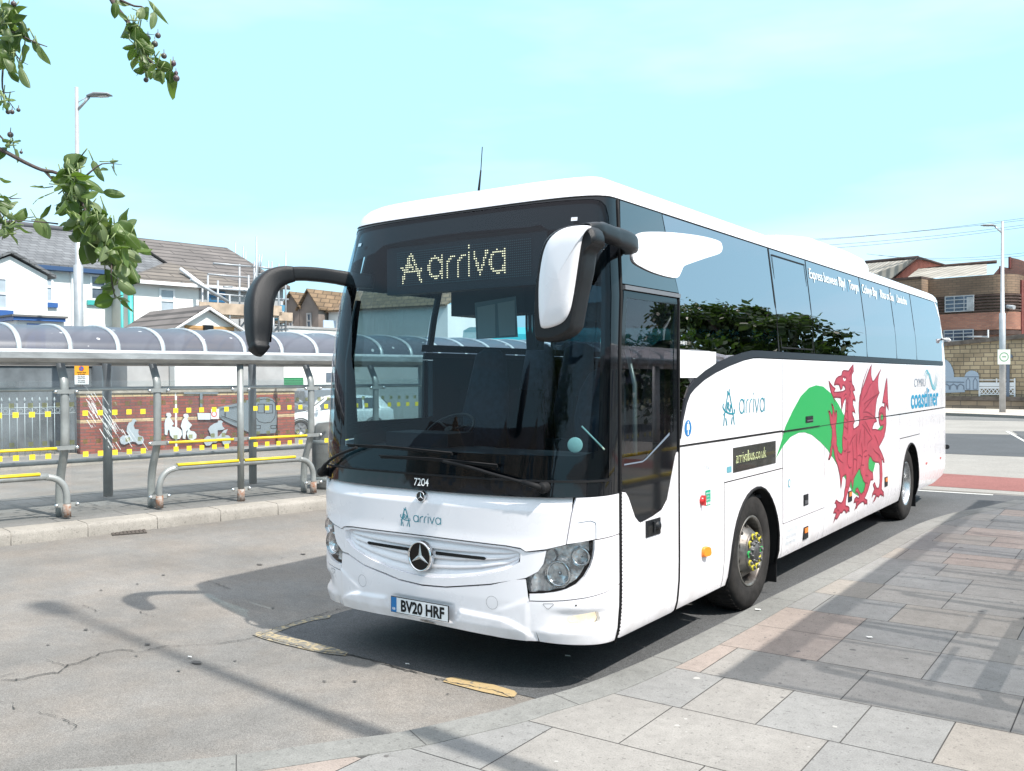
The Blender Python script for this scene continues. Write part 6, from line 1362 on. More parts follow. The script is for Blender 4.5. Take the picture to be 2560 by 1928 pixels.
def wallbox(name, pl, s0, s1, z0, z1, b0, b1, m, parent): b = MB(); b.obox(pl, s0, s1, z0, z1, b0, b1); return b.build(name, m, parent)
def roofpoly(name, quads, m, parent, th=.12):
    b = MB()
    for q in quads:
        q = [Vector(p) for p in q]; b.poly(q); lo = [p-Vector((0, 0, th)) for p in q]; b.poly(lo[::-1])
        for i in range(len(q)): j = (i+1) % len(q); b.poly([q[j], q[i], lo[i], lo[j]])
    return b.build(name, m, parent)
# main terrace
ter = empty('terraced_house', (0, 0, 0), 'long white rendered terrace with grey slate roof and dark blue eaves at the left', 'house')
ez = HP.sz(63, 657)[1]; s_l = -9; s_v = HP.sz(402, 662, 0)[0]
RB = 4.6; rz_ = HP.sz(45, 564, RB)[1]; s_v2 = HP.sz(350, 592, RB)[0]; s_v = (s_v+s_v2)/2
wallbox('wall', HP, s_l, s_v, 0, ez-.05, 0, 9, H_white, ter)
roofpoly('roof', [[HP.P(s_l, ez, -.25), HP.P(s_v, ez, -.25), HP.P(s_v, rz_, RB), HP.P(s_l, rz_, RB)], [HP.P(s_l, rz_, RB), HP.P(s_v, rz_, RB), HP.P(s_v, ez, 9.4), HP.P(s_l, ez, 9.4)]], H_slate, ter)
b = MB(); b.tube([HP.P(s_l, rz_+.05, RB), HP.P(s_v, rz_+.05, RB)], .12, 6); b.build('ridge', mat('ridge_tile', (.10, .10, .11), .9), ter)
wallbox('fascia', HP, s_l, s_v, ez-.20, ez-.06, -.30, -.0, H_navy, ter)
window(HP, (105, 677), (133, 757), 0, ter, sill=H_blue, net=H_net); window(HP, (224, 686), (266, 753), 0, ter, sill=H_tealp)
wallbox('pipe', HP, *[HP.sz(u, 800)[0] for u in (176.5, 180)], .5, ez-.2, -.12, -.0, H_upvc, ter)
sx0 = HP.sz(213, 812)[0]; 
window(HP, (222, 811), (272, 850), 0, ter)
# gabled wing on the far left
gw = empty('gabled_wing', (0, 0, 0), 'white gable-ended wing at the left edge with a blue window sill', 'house'); gb = -3.2
ap = HP.sz(25, 640, gb); rt = HP.sz(118, 690, gb); hw = rt[0]-ap[0]
b = MB(); b.prism([(ap[0]-hw, 0), (rt[0], 0), (rt[0], rt[1]), (ap[0], ap[1]), (ap[0]-hw, rt[1])], lambda s, z: HP.P(s, z, gb), lambda s, z: HP.P(s, z, -.01)); b.build('wall', H_white, gw)
roofpoly('roof', [[HP.P(ap[0], ap[1]+.16, gb-.15), HP.P(rt[0]+.22, rt[1]+.02, gb-.15), HP.P(rt[0]+.22, rt[1]+.02, 2), HP.P(ap[0], ap[1]+.16, 2)], [HP.P(ap[0]-hw-.2, rt[1]+.02, gb-.15), HP.P(ap[0], ap[1]+.16, gb-.15), HP.P(ap[0], ap[1]+.16, 2), HP.P(ap[0]-hw-.2, rt[1]+.02, 2)]], H_slate, gw, .09)
window(HP, (-18, 691), (20, 776), gb, gw, sill=H_blue, net=H_net)
# flat roofed porch
po = empty('flat_roofed_porch', (0, 0, 0), 'low white porch with blue fascia and blue door below the gable', 'porch'); pb_ = -5.2
s0, s1, z0, z1 = facade_rect(HP, (42, 802), (160, 793), pb_)
wallbox('wall', HP, s0, s1, 0, z1-.1, pb_, pb_+2.2, H_white, po); a0_ = HP.sz(42, 789, pb_-.12); a1_ = HP.sz(163, 805, pb_-.12); wallbox('fascia', HP, a0_[0]-.1, a1_[0], a1_[1]-.0, a0_[1]-.03, pb_-.15, pb_+2.3, H_blue, po)
wallbox('roof', HP, a0_[0]-.15, a1_[0]+.05, a0_[1]-.026, a0_[1]+.03, pb_-.2, pb_+2.3, mat('felt_roof', (.12, .12, .12), .9), po)
s0, s1, z0, z1 = facade_rect(HP, (67, 809), (113, 860), pb_); wallbox('door', HP, s0, s1, 0, z1, pb_-.03, pb_+.05, H_bdoor, po)
# brown-roofed house with its front wing
bh = empty('brown_roofed_house', (0, 0, 0), 'white house with brown tiled main roof and a hipped front wing', 'house')
s_r = HP.sz(567, 616, RB)[0]; s_r2 = HP.sz(638, 700, 0)[0]; s_r = s_r
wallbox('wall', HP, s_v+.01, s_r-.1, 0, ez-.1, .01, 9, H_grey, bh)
roofpoly('roof', [[HP.P(s_v+.01, ez-.1, -.35), HP.P(s_r, ez-.1, -.35), HP.P(s_r, rz_+.05, RB), HP.P(s_v+.01, rz_+.05, RB)], [HP.P(s_v+.01, rz_+.05, RB), HP.P(s_r, rz_+.05, RB), HP.P(s_r, ez-.1, 9.4), HP.P(s_v+.01, ez-.1, 9.4)]], H_tile, bh, .15)
b = MB(); b.tube([HP.P(s_v+.03, rz_+.08, -.0+RB), HP.P(s_v+.03, ez+.0, -.3)], .06, 5); b.build('verge', P_gap, bh)
wb_ = -1.75; L_ = HP.sz(325, 697, wb_); R2 = HP.sz(640, 708, wb_); A_p = (HP.sz(425, 656, wb_+2.2)[0], HP.sz(425, 656, wb_+2.2)[1])
sw1 = HP.sz(497, 740, wb_)[0]
wallbox('front_wing', HP, L_[0]+.15, R2[0]-.2, 0, L_[1]-.1, wb_, -.0, H_white, bh)
b = MB(); b.obox(HP, sw1, R2[0]-.19, 0, L_[1]-.12, wb_-.012, wb_+.0); b.build('unpainted_render', H_grey, bh)
b = MB(); b.obox(HP, L_[0]+.138, L_[0]+.15, 0, L_[1]-.1, wb_, 0); b.build('shaded_side', H_cream, bh)  # side return's shade put into a darker, mottled render colour
e_ = lambda s, z, b_: HP.P(s, z, b_)
roofpoly('wing_roof', [[e_(L_[0]-.1, L_[1], wb_-.25), e_(R2[0], L_[1], wb_-.25), e_(A_p[0], A_p[1], wb_+2.2)], [e_(L_[0]-.1, L_[1], wb_-.25), e_(A_p[0], A_p[1], wb_+2.2), e_(A_p[0], A_p[1], 1.5), e_(L_[0]-.1, L_[1], 1.0)], [e_(R2[0], L_[1], wb_-.25), e_(R2[0], L_[1], 1.0), e_(A_p[0], A_p[1], 1.5), e_(A_p[0], A_p[1], wb_+2.2)]], H_tile2, bh, .1)
wallbox('gutter', HP, L_[0]-.1, R2[0], L_[1]-.16, L_[1]-.04, wb_-.33, wb_-.2, H_upvc, bh)
window(HP, (397, 720), (437, 784), wb_, bh, net=H_net)
for (pa, pb2) in (((521, 727), (562, 757)), ((520, 770), (557, 788))): window(HP, pa, pb2, wb_-.02, bh, frame=mat('blue_frame', (.02, .12, .25), .5) if pa[1] < 740 else H_upvc)
b = MB(); b.tube([e_(L_[0]-.02, .3, wb_-.06), e_(L_[0]-.02, L_[1]-.1, wb_-.06)], .09, 8); b.tube([e_(L_[0]-.3, 1.5, wb_-.02), e_(L_[0]-.3, 5.2, wb_-.02)], .05, 6); b.build('teal_pipe', H_tealp, bh)
b = MB(); b.tube([HP.P(*HP.sz(*Z3_(230, 545), wb_+.8), wb_+.8), HP.P(*HP.sz(*Z3_(480, 730), wb_-.6), wb_-.6)], .07, 6); b.build('drain_pipe', H_upvc, bh)
# shed
shd = empty('garden_shed', (0, 0, 0), 'low gabled outbuilding with brown tiled roof and timber boarding above the shelter', 'shed'); sb_ = -9
ap = HP.sz(517, 774, sb_); lf = HP.sz(436, 822, sb_); rg = HP.sz(599, 825, sb_)
b = MB(); b.prism([(lf[0], 2.0), (rg[0], 2.0), (rg[0], rg[1]-.02), (ap[0], ap[1]), (lf[0], lf[1])], lambda s, z: HP.P(s, z, sb_), lambda s, z: HP.P(s, z, sb_+3.4)); b.build('wall', H_white, shd)
tb_ = HP.sz(515, 817, sb_-.02)[1]; wallbox('timber_boarding', HP, lf[0]+.3, rg[0]-.2, HP.sz(515, 872, sb_)[1], tb_+.02, sb_-.03, sb_-.001, brickmat('timber_boards', (.50, .30, .13), (.42, .25, .11), (.15, .09, .05), 4, .12, .01, axis=hd), shd)
roofpoly('roof', [[HP.P(lf[0]-.15, lf[1]-.02, sb_-.12), HP.P(ap[0], ap[1]+.12, sb_-.12), HP.P(ap[0], ap[1]+.12, sb_+3.4), HP.P(lf[0]-.15, lf[1]-.02, sb_+3.4)], [HP.P(ap[0], ap[1]+.12, sb_-.12), HP.P(rg[0]+.15, rg[1]-.02, sb_-.12), HP.P(rg[0]+.15, rg[1]-.02, sb_+3.4), HP.P(ap[0], ap[1]+.12, sb_+3.4)]], H_tile, shd, .07)
for q in ((lf, -.15), (rg, .15)):
    b = MB(); b.tube([HP.P(ap[0], ap[1]+.03, sb_-.14), HP.P(q[0][0]+q[1], q[0][1]-.09, sb_-.14)], .05, 4); b.build('bargeboard', H_upvc, shd)
wallbox('shed_base', HP, lf[0], rg[0], 0, 2.0, sb_, sb_+3.4, H_white, shd)
wallbox('lean_to', HP, HP.sz(330, 832, sb_)[0], lf[0]-.02, 0, HP.sz(360, 833, sb_)[1]-.1, sb_+.3, sb_+3.0, H_grey, shd)
bp_ = MB(); bp_.obox(HP, ap[0]-.14, ap[0]+.14, ap[1]-.85, ap[1]-.45, sb_-.12, sb_-.001); bp_.build('alarm_box', P_plas, shd)
# lower walls seen through the shelter
lw = empty('yard_wall', (0, 0, 0), 'tall dark grey rendered yard wall behind the white railings', 'wall'); lb_ = -6.4
a, c = HP.sz(-40, 900, lb_)[0], HP.sz(420, 900, lb_)[0]
wallbox('wall', HP, a-3, c, 0, 2.45, lb_-.1, lb_+.2, mat('yard_render', (.13, .15, .165), .9, var=.3, scale=1), lw); wallbox('coping', HP, a-3, c, 2.45, 2.55, lb_-.15, lb_+.25, H_grey, lw)
aw = empty('barred_outbuilding', (0, 0, 0), 'pale outbuilding with a barred window behind the brick wall', 'outbuilding')
a, c = HP.sz(395, 900, -8)[0], HP.sz(541, 900, -8)[0]; wallbox('wall', HP, a, c, 0, HP.sz(470, 866, -8)[1], -8, -4, mat('pale_render', (.45, .48, .48), .9, var=.1, scale=1), aw)
b = MB(); b.obox(HP, a-.2, c+.1, HP.sz(470, 866, -8)[1], HP.sz(470, 858, -8)[1]+.3, -8.3, -4); b.build('roof', mat('mossy_roof', (.12, .12, .11), .95, var=.4, scale=6), aw)
window(HP, (449, 950), (512, 961), -8, aw, frame=mat('dark_frame', (.05, .05, .06), .6))
b = MB()
for i in range(9): 
    s = HP.sz(456+i*6.5, 945, -8.1)[0]; b.tube([HP.P(s, 1.6, -8.12), HP.P(s, 2.25, -8.12), HP.P(s+.05, 2.4, -8.05)], .018, 4)
b.build('window_bar', P_gap, aw)
gs = empty('white_garage', (0, 0, 0), 'white flat-roofed garage block with a green roller shutter', 'garage'); gbk = 2.5
a, c = HP.sz(542, 900, gbk)[0], HP.sz(905, 900, gbk)[0]+3; zt2 = HP.sz(760, 822, gbk)[1]
wallbox('wall', HP, a, c, 0, zt2, gbk, gbk+5, H_white, gs); wallbox('parapet', HP, a-.05, c+.05, zt2, zt2+.10, gbk-.06, gbk+5, H_grey, gs)
s0, s1, z0, z1 = facade_rect(HP, (563, 945), (757, 964), gbk); 
wallbox('green_shutter', HP, s0, s1, 0, z1, gbk-.05, gbk-.001, brickmat('shutter_green', (.03, .25, .10), (.02, .20, .08), (.01, .08, .04), 30, .11, .012, axis=hd, noise=.08), gs)
s0, s1, z0, z1 = facade_rect(HP, (815, 932), (860, 955), gbk); wallbox('window_strip', HP, s0, s1+2, z0, z1, gbk-.03, gbk-.001, H_pane, gs)
# white bay with railing on it
s0, s1, z0, z1 = facade_rect(HP, (812, 800), (905, 835), gbk+.2); wallbox('balcony_screen', HP, s0, s1+2, z0, z1, gbk+.3, gbk+.35, mat('screen_blue_grey', (.45, .55, .65), .3), gs)
# brown gabled pair behind
dg_ = (CR*.86-F0*.5); dg_.z = 0; dg_.normalize(); q0 = CAM+ray(772, 727)*44
GP_ = Plane((q0.x, q0.y), (dg_.x, dg_.y)); H_brw = mat('brown_render', (.20, .165, .145), .95, var=.12, scale=1.5)
bg2 = empty('gabled_brown_house', (0, 0, 0), 'pair of brown rendered gables with mossy orange-brown roofs, behind the left mirror', 'house')
for (apx, lpx, rpx) in (((728, 734), (710, 765), (748, 768)), ((772, 727), (749, 768), (796, 771))):
    A1, L1, R1 = GP_.sz(*apx), GP_.sz(*lpx), GP_.sz(*rpx); zl = min(L1[1], R1[1])
    b = MB(); b.prism([(L1[0], 0), (R1[0], 0), (R1[0], zl), (A1[0], A1[1]), (L1[0], zl)], lambda s, z: GP_.P(s, z, 0), lambda s, z: GP_.P(s, z, 7)); b.build('gable_wall', H_brw, bg2)
    roofpoly('roof', [[GP_.P(A1[0], A1[1]+.1, -.15), GP_.P(R1[0]+.15, zl, -.15), GP_.P(R1[0]+.15, zl, 7), GP_.P(A1[0], A1[1]+.1, 7)], [GP_.P(L1[0]-.15, zl, -.15), GP_.P(A1[0], A1[1]+.1, -.15), GP_.P(A1[0], A1[1]+.1, 7), GP_.P(L1[0]-.15, zl, 7)]], H_btile, bg2, .08)
window(GP_, (767, 783), (779, 822), -.02, bg2, frame=mat('grey_frame', (.3, .3, .3), .6)); window(GP_, (723, 785), (732, 822), -.02, bg2, frame=mat('grey_frame', (.3, .3, .3), .6))
A1 = GP_.sz(796, 771); wallbox('white_wing', GP_, A1[0]+.1, A1[0]+7, 0, GP_.sz(800, 775)[1], .6, 5, H_white, bg2)
zz = GP_.sz(800, 775)[1]; z9 = GP_.sz(870, 728, 3.2)[1]
roofpoly('roof', [[GP_.P(A1[0]-.0, zz, .4), GP_.P(A1[0]+7, zz, .4), GP_.P(A1[0]+7, z9, 3.4), GP_.P(A1[0]-1.0, z9, 3.4)]], H_btile, bg2, .1)
# ------------------------------------------------------------------ scaffolding
scf = empty('scaffolding', (0, 0, 0), 'bare metal scaffolding with boards round the unpainted wing, behind the left mirror', 'scaffolding'); M_sc = mat('scaffold_tube', (.36, .38, .40), .5, .4); M_bd = mat('scaffold_board', (.42, .33, .25), .9, var=.2, scale=3); M_nt = mat('blue_sheeting', (.08, .25, .38), .8)
def T(p0, p1, b0=-4.6, b1=None, r=.035):
    b1 = b0 if b1 is None else b1; a = HP.sz(*Z3_(*p0), b0); c = HP.sz(*Z3_(*p1), b1); b = MB(); b.tube([HP.P(a[0], a[1], b0), HP.P(c[0], c[1], b1)], r, 6); b.build('tube', M_sc, scf)
for x, ya, yb_, bb in ((530, 610, 1290, -4.9), (640, 670, 1290, -4.9), (770, 830, 1290, -4.9), (880, 490, 1290, -3.9), (980, 610, 1290, -4.9), (1068, 180, 1300, -4.9), (1043, 460, 1300, -3.9), (835, 235, 700, 4), (920, 285, 700, 4), (948, 340, 700, 4), (1200, 450, 1330, -2.5), (1237, 460, 1330, -4.9), (1313, 485, 1330, -4.9), (1390, 350, 1330, -4.9), (1255, 1080, 1330, -4.9), (1345, 900, 1330, -2.5), (470, 740, 1290, -3.8)): T((x, ya), (x, yb_), bb)
for p0, p1 in (((590, 480), (1050, 520)), ((1080, 520), (1300, 545)), ((530, 750), (1020, 790)), ((530, 810), (1020, 855)), ((390, 950), (1020, 985)), ((530, 600), (1000, 640)), ((1180, 870), (1420, 880)), ((1180, 1075), (1420, 1060)), ((1200, 1165), (1400, 1170)), ((1190, 1215), (1420, 1215)), ((1190, 1270), (1400, 1275)), ((1080, 600), (1200, 590)), ((700, 740), (800, 740))): T(p0, p1)
T((870, 1215), (985, 1070)); T((1100, 600), (1130, 380), -4.6, r=.03); T((1080, 610), (1100, 380), -4.6, r=.03); T((1020, 750), (1060, 560)); T((1380, 1100), (1240, 1260)); T((340, 655), (760, 910), -4.9, r=.06)
b = MB()
for p0, p1, h in (((420, 905), (1010, 935), .38), ((1190, 945), (1330, 965), .35), ((1300, 1020), (1450, 1030), .3)):
    a, c = HP.sz(*Z3_(*p0), -4.85), HP.sz(*Z3_(*p1), -4.85); b.obox(HP, a[0], c[0], a[1]-h, a[1], -4.95, -4.9); b.obox(HP, a[0], c[0], a[1]-h-.06, a[1]-h, -4.9, -3.9)
b.build('board', M_bd, scf)
b = MB()
for p0, p1 in (((985, 790), (1020, 910)), ((1330, 940), (1385, 1010)), ((1240, 1050), (1380, 1150))):
    a, c = HP.sz(*Z3_(*p0), -4.5), HP.sz(*Z3_(*p1), -4.5); b.obox(HP, a[0], c[0], c[1], a[1], -4.5, -4.48)
b.build('sheeting', M_nt, scf)
# ------------------------------------------------------------------ right side: stone wall with mural, brick works building
swd = (.985, -.17); SWP = Plane((-5.978, 54.459), swd)
Q_ = lambda a, c: (2360+a*.21598, 700+c*.21598); R6_ = lambda a, c: (2050+a*.3002, 500+c*.3002)
S_stone = brickmat('sandstone_blocks', (.36, .285, .185), (.255, .195, .125), (.12, .10, .075), .55, .24, .022, axis=swd, nscale=.5, noise=.4, bump=.8, off=.37, squash=.6, sqf=3)
S_stone2 = brickmat('sooty_sandstone', (.22, .17, .12), (.16, .13, .10), (.08, .07, .06), .9, .30, .02, axis=swd, nscale=.5, noise=.4)
sw = empty('stone_wall', (0, 0, 0), 'long sandstone block wall with dark coping beyond the road on the right, carrying a pier mural', 'wall')
s0, s1 = -30, 9
za, zb_ = SWP.sz(2365, 865)[1], SWP.sz(2560, 845)[1]; sa, sb2 = SWP.sz(2365, 865)[0], SWP.sz(2560, 845)[0]
zt = lambda s: za+(zb_-za)*(min(s, 9)-sa)/(sb2-sa) if s > -8 else za+(zb_-za)*(-8-sa)/(sb2-sa)
b = MB(); b.prism([(s0, 0), (s1, 0), (s1, zt(min(s1, 12))), (-8, zt(-8)), (s0, zt(-8))], lambda s, z: SWP.P(s, z, 0), lambda s, z: SWP.P(s, z, .6)); b.build('stonework', S_stone, sw)
b = MB()
for a, c in ((s0, -8), (-8, s1)):
    za_, zc2 = zt(max(-8, min(12, a))), zt(max(-8, min(12, c)))
    P8 = [SWP.P(s, z+dz_, bb) for bb in (-.12, .72) for s, z, dz_ in ((a, za_, -.02), (c, zc2, -.02), (c, zc2, .22), (a, za_, .22))]
    for f in ((0, 1, 2, 3), (7, 6, 5, 4), (3, 2, 6, 7), (0, 4, 5, 1)): b.poly([P8[i] for i in f])
b.build('coping', mat('dark_coping', (.12, .10, .085), .95, var=.3, scale=3), sw)
b = MB(); b.obox(SWP, s0, s1, 0, .62, -.22, -.001); b.build('plinth', S_stone2, sw); b = MB(); b.obox(SWP, s0, s1, .62, .85, -.30, -.001, 0); b.build('plinth_coping', mat('sooty_coping', (.12, .10, .085), .95, var=.4, scale=1.5), sw)
def mq(p, b_=-.06): return SWP.sz(*Q_(*p), b_)
def cut2(name, loops, m, label=None, b_=-.06, th=.05, parent=None):
    b = MB(); b.prism([[mq(p) for p in lp] for lp in loops], lambda s, z: SWP.P(s, z, b_), lambda s, z: SWP.P(s, z, b_+th)); o = b.build(name, m, parent)
    if label: tag(o, label, 'mural')
    return o
M_pb = mat('mural_blue_grey', (.30, .37, .45), .6); M_pd = mat('mural_slate', (.12, .15, .20), .6); M_pw = mat('mural_offwhite', (.62, .64, .66), .6)
pm = empty('pier_mural', (0, 0, 0), 'blue-grey metal pier pavilion mural on the sandstone wall beside the coach tail', 'mural')
cut2('dome', [[(-60, 1125), (115, 1125), (112, 1080), (100, 1030), (75, 975), (40, 935), (0, 915), (-60, 910)]], M_pb, parent=pm)
cut2('arcade', [[(-60, 1125), (240, 1125), (240, 1300), (-60, 1310)]], M_pb, parent=pm, b_=-.055)
cut2('kiosk', [[(240, 1275), (240, 1110), (258, 1075), (290, 1055), (320, 1048), (355, 1055), (390, 1075), (405, 1110), (405, 1275)]], M_pb, parent=pm, b_=-.075)
b = MB()
for i, l in enumerate([[(258, 1265), (258, 1170), (280, 1135), (300, 1170), (300, 1265), (258, 1265)], [(340, 1265), (340, 1170), (362, 1135), (385, 1170), (385, 1265), (340, 1265)], [(-60, 1180), (235, 1185)], [(70, 1270), (75, 1225), (110, 1205), (145, 1225), (150, 1270)], [(155, 1270), (160, 1225), (190, 1205), (228, 1225), (232, 1270)], [(242, 1122), (403, 1122)], [(-10, 1270), (0, 1225), (30, 1205), (60, 1225), (62, 1270)]]):
    for q in ribbon([mq(p) for p in l], .045): b.poly([SWP.P(v.x, v.y, -.077-i*1e-3) for v in q])
b.build('drawn_line', M_pd, pm)
b = MB()
def bar(p, q, w_=.06, y=-.05): 
    for r_ in ribbon([mq(p), mq(q)], w_): b.poly([SWP.P(v.x, v.y, y) for v in r_]); 
for i, (p, q, w_) in enumerate([((405, 1158), (820, 1158), .05), ((405, 1200), (820, 1200), .13), ((405, 1222), (820, 1222), .09), ((405, 1248), (820, 1248), .12), ((405, 1325), (820, 1325), .06), ((410, 1255), (410, 1395), .10), ((818, 1140), (818, 1398), .08), ((610, 1140), (610, 1200), .06)]): bar(p, q, w_, -.05-i*.002)
for i in range(9):
    x = 415+i*45
    if x < 790: bar((x, 1262), (x+45, 1320), .045, -.068-i*.0005); bar((x, 1320), (x+45, 1262), .045, -.074-i*.0005)
b.build('pier_rail', M_pw, pm)
cut2('tower_cut_out', [[(720, 1395), (722, 905), (705, 895), (708, 850), (735, 840), (735, 745), (740, 840), (762, 845), (795, 880), (792, 900), (758, 905), (760, 1000), (757, 1395)]], M_pd, 'dark slate metal tower silhouette on the stone wall right of the lamp post', b_=-.08)
# slim pole at the frame edge
b = MB(); a = gnd(*Q_(912, 1520)); pq = Plane((a.x, a.y), swd); b.tube([pq.P(0, .12), pq.P(0, 2.9)], .09, 8); b.box((-.12, -.05, 2.8), (.5, .05, 3.1), 0, Matrix.Translation((a.x, a.y, 0))); tag(b.build('sign_post', L_gal), 'short grey post at the foot of the stone wall, rightmost in the photo', 'post')
# works building
BP = Plane((-5.978-1.5, 54.459+8.5), swd)
bz = lambda p, b_=0: BP.sz(*R6_(*p), b_)
K_br = brickmat('works_brick', (.36, .17, .115), (.28, .125, .09), (.22, .15, .12), .30, .10, .012, axis=swd, nscale=.35, noise=.3)
K_br2 = brickmat('sooty_works_brick', (.22, .15, .10), (.17, .115, .08), (.10, .08, .06), .5, .16, .015, axis=swd, nscale=.3, noise=.35)
K_band = mat('sooty_band', (.07, .045, .038), .9, var=.3, scale=2); K_red = mat('red_brick_dark', (.17, .05, .045), .9, var=.2, scale=3)
def corr(name, c, ax, sc=3.3, c2=None):
    m, n, out = newmat(name); b_ = bsdf(n, out, c, .85); g = N(n, 'ShaderNodeNewGeometry'); d = N(n, 'ShaderNodeVectorMath', operation='DOT_PRODUCT'); d.inputs[1].default_value = (*ax, 0)
    n.links.new(g.outputs['Position'], d.inputs[0]); mu = N(n, 'ShaderNodeMath', {1: sc*2*math.pi}, operation='MULTIPLY'); n.links.new(d.outputs['Value'], mu.inputs[0]); si = N(n, 'ShaderNodeMath', operation='SINE'); n.links.new(mu.outputs[0], si.inputs[0])
    bp = N(n, 'ShaderNodeBump', {'Strength': 1, 'Distance': .05}); n.links.new(si.outputs[0], bp.inputs['Height']); n.links.new(bp.outputs[0], b_.inputs['Normal'])
    t = N(n, 'ShaderNodeTexNoise', {'Scale': .9, 'Detail': 6}); n.links.new(g.outputs['Position'], t.inputs[0]); r = N(n, 'ShaderNodeValToRGB'); r.color_ramp.elements[0].position = .35; r.color_ramp.elements[1].position = .68; r.color_ramp.elements[0].color = (*c, 1); r.color_ramp.elements[1].color = (*(c2 or c), 1); n.links.new(t.outputs[0], r.inputs[0]); n.links.new(r.outputs[0], b_.inputs['Base Color']); return m
K_roof = corr('asbestos_sheet_roof', (.33, .31, .27), swd, 1.6, (.22, .20, .165)); K_clad = corr('red_sheet_cladding', (.50, .17, .12), swd, 1.5, (.42, .14, .10))
wk = empty('brick_works_building', (0, 0, 0), 'brown brick industrial building with a rounded ribbed corner behind the stone wall', 'building')
sL = bz((590, 672))[0]; sM = bz((903, 655))[0]; sC = bz((1430, 700))[0]; sE = bz((1650, 700))[0]; zT = bz((1200, 640))[1]; zL = bz((700, 680))[1]
Rr = (bz((1600, 900))[0]-sC)
def outline(off=0):   # front face then the rounded corner
    pts = [(sM-.0, -off)]+[(sC, -off)]
    pts += [(sC+(Rr+off)*math.sin(a), Rr-(Rr+off)*math.cos(a)) for a in [math.pi/2*i/10 for i in range(1, 11)]]+[(sC+Rr+off, Rr+2)]
    return pts
bands = [bz((1000, y))[1] for y in (1195, 1085, 925, 805, 640)]
def ringwall(z0, z1, m, off, name='wall'):
    b = MB(); O_ = outline(off); b.grid([[BP.P(s, z0, bb) for s, bb in O_], [BP.P(s, z1, bb) for s, bb in O_]], 0, True); b.grid([[BP.P(s, z1, bb) for s, bb in O_], [BP.P(s, z1, bb) for s, bb in outline(-.6)]], 0, False); b.grid([[BP.P(s, z0, bb) for s, bb in outline(-.6)], [BP.P(s, z0, bb) for s, bb in O_]], 0, False); b.build(name, m, wk)
zw = [0, bands[0]-.9, bz((1300, 1085))[1], bz((1300, 940))[1], bz((1300, 790))[1], zT]
ringwall(0, zw[2]-3.1, K_br, 0); ringwall(zw[2]-3.1, zw[2], K_br, 0); ringwall(zw[2], zw[3], K_br, .10); ringwall(zw[3], zw[4], K_br2, 0); ringwall(zw[4], zT, K_br2, .06)
for za_, zc2 in ((zw[2]-2.9, zw[2]), (zw[3], zw[4])):
    n_ = 6
    for i in range(n_): z = za_+(zc2-za_)*(i+.3)/n_; ringwall(z, z+(zc2-za_)*.09, K_band, .14, 'dark_band')
wallbox('left_wing', BP, sL-30, sM, 0, zL, -1.2, 8, K_br2, wk)
wallbox('wing_top', BP, sL-30, sM+.02, zL, zL+.15, -1.3, 8, K_band, wk)
M_wf = mat('white_metal_frame', (.36, .38, .40), .5)
for (pa, pb2, vb) in (((1040, 805), (1283, 925), 1), ((1030, 1085), (1280, 1200), 1)):
    window(BP, R6_(*pa), R6_(*pb2), -.16, wk, frame=M_wf, bars=3, fw=.06, vbar=2, pane=mat('works_pane', (.05, .07, .11), .15, coat=.3, var=.4, scale=1))
s0_, s1_, z0_, z1_ = facade_rect(BP, R6_(1222, 810), R6_(1280, 918), -.2); wallbox('window_board', BP, s0_, s1_, z0_, z1_, -.22, -.19, mat('board_grey', (.33, .35, .36), .8, var=.2, scale=3), wk)
# end pilaster, dark wing, tall parapet
sp0 = sC+Rr+.05; wallbox('pilaster', BP, sp0+.12, sE, 0, bz((1640, 660))[1], Rr+.6, Rr+4, brickmat('sandy_brick', (.48, .27, .19), (.42, .23, .16), (.3, .2, .15), .3, .1, .01, axis=swd, nscale=.5), wk)
wallbox('expansion_joint', BP, sp0-.10, sp0+.115, 0, bz((1600, 655))[1], Rr+.2, Rr+4, K_red, wk)
wallbox('dark_wing', BP, sE+.02, sE+5, 0, bz((1680, 730))[1], Rr+2.2, 14, K_red, wk)
b = MB(); pz = [(sC-.3, zT-.3), (sE+1.0, zT-.3), (sE+14, zT-.3), (sE+14, bz((1699, 520))[1]-3.5), (bz((1699, 525))[0], bz((1699, 520))[1]), (bz((1540, 462))[0], bz((1540, 462))[1]), (bz((1470, 445))[0], bz((1470, 445))[1]), (bz((1470, 540))[0], bz((1470, 540))[1]), (bz((1392, 525))[0], bz((1392, 525))[1])]
pz = [(sC-1.1, zT-.2), (sE+5, zT-.2), (sE+5, bz((1699, 520))[1]-3.2), bz((1699, 522)), bz((1540, 462)), bz((1470, 447)), bz((1472, 540)), bz((1392, 528))]
b.prism(pz, lambda s, z: BP.P(s, z, 2.6), lambda s, z: BP.P(s, z, 3.4)); b.build('parapet_wall', brickmat('parapet_brick', (.34, .16, .12), (.28, .13, .10), (.2, .14, .12), .3, .1, .012, axis=swd, nscale=.4), wk)
wallbox('parapet_end', BP, bz((1467, 540))[0], bz((1484, 540))[0], bz((1470, 545))[1], bz((1470, 445))[1], 2.45, 2.599, K_red, wk)
wallbox('parapet_end', BP, bz((1388, 600))[0], bz((1408, 600))[0], bz((1400, 625))[1], bz((1400, 525))[1], 2.45, 2.599, K_red, wk)
wallbox('louvre', BP, bz((1635, 600))[0], bz((1685, 600))[0], bz((1650, 730))[1], bz((1650, 575))[1], 2.3, 2.59, K_band, wk)
def q4(a, ba): s, z = bz(a, ba); return BP.P(s, z, ba)
RBk = 9
b = MB(); b.poly([q4((700, 667), .3), q4((1390, 622), .3), q4((1390, 532), RBk), q4((820, 572), RBk)]); b.build('sheet_roof', K_roof, wk)
b = MB(); b.tube([q4((820, 568), RBk), q4((1470, 515), RBk)], .14, 6); b.build('ridge_flashing', K_band, wk)
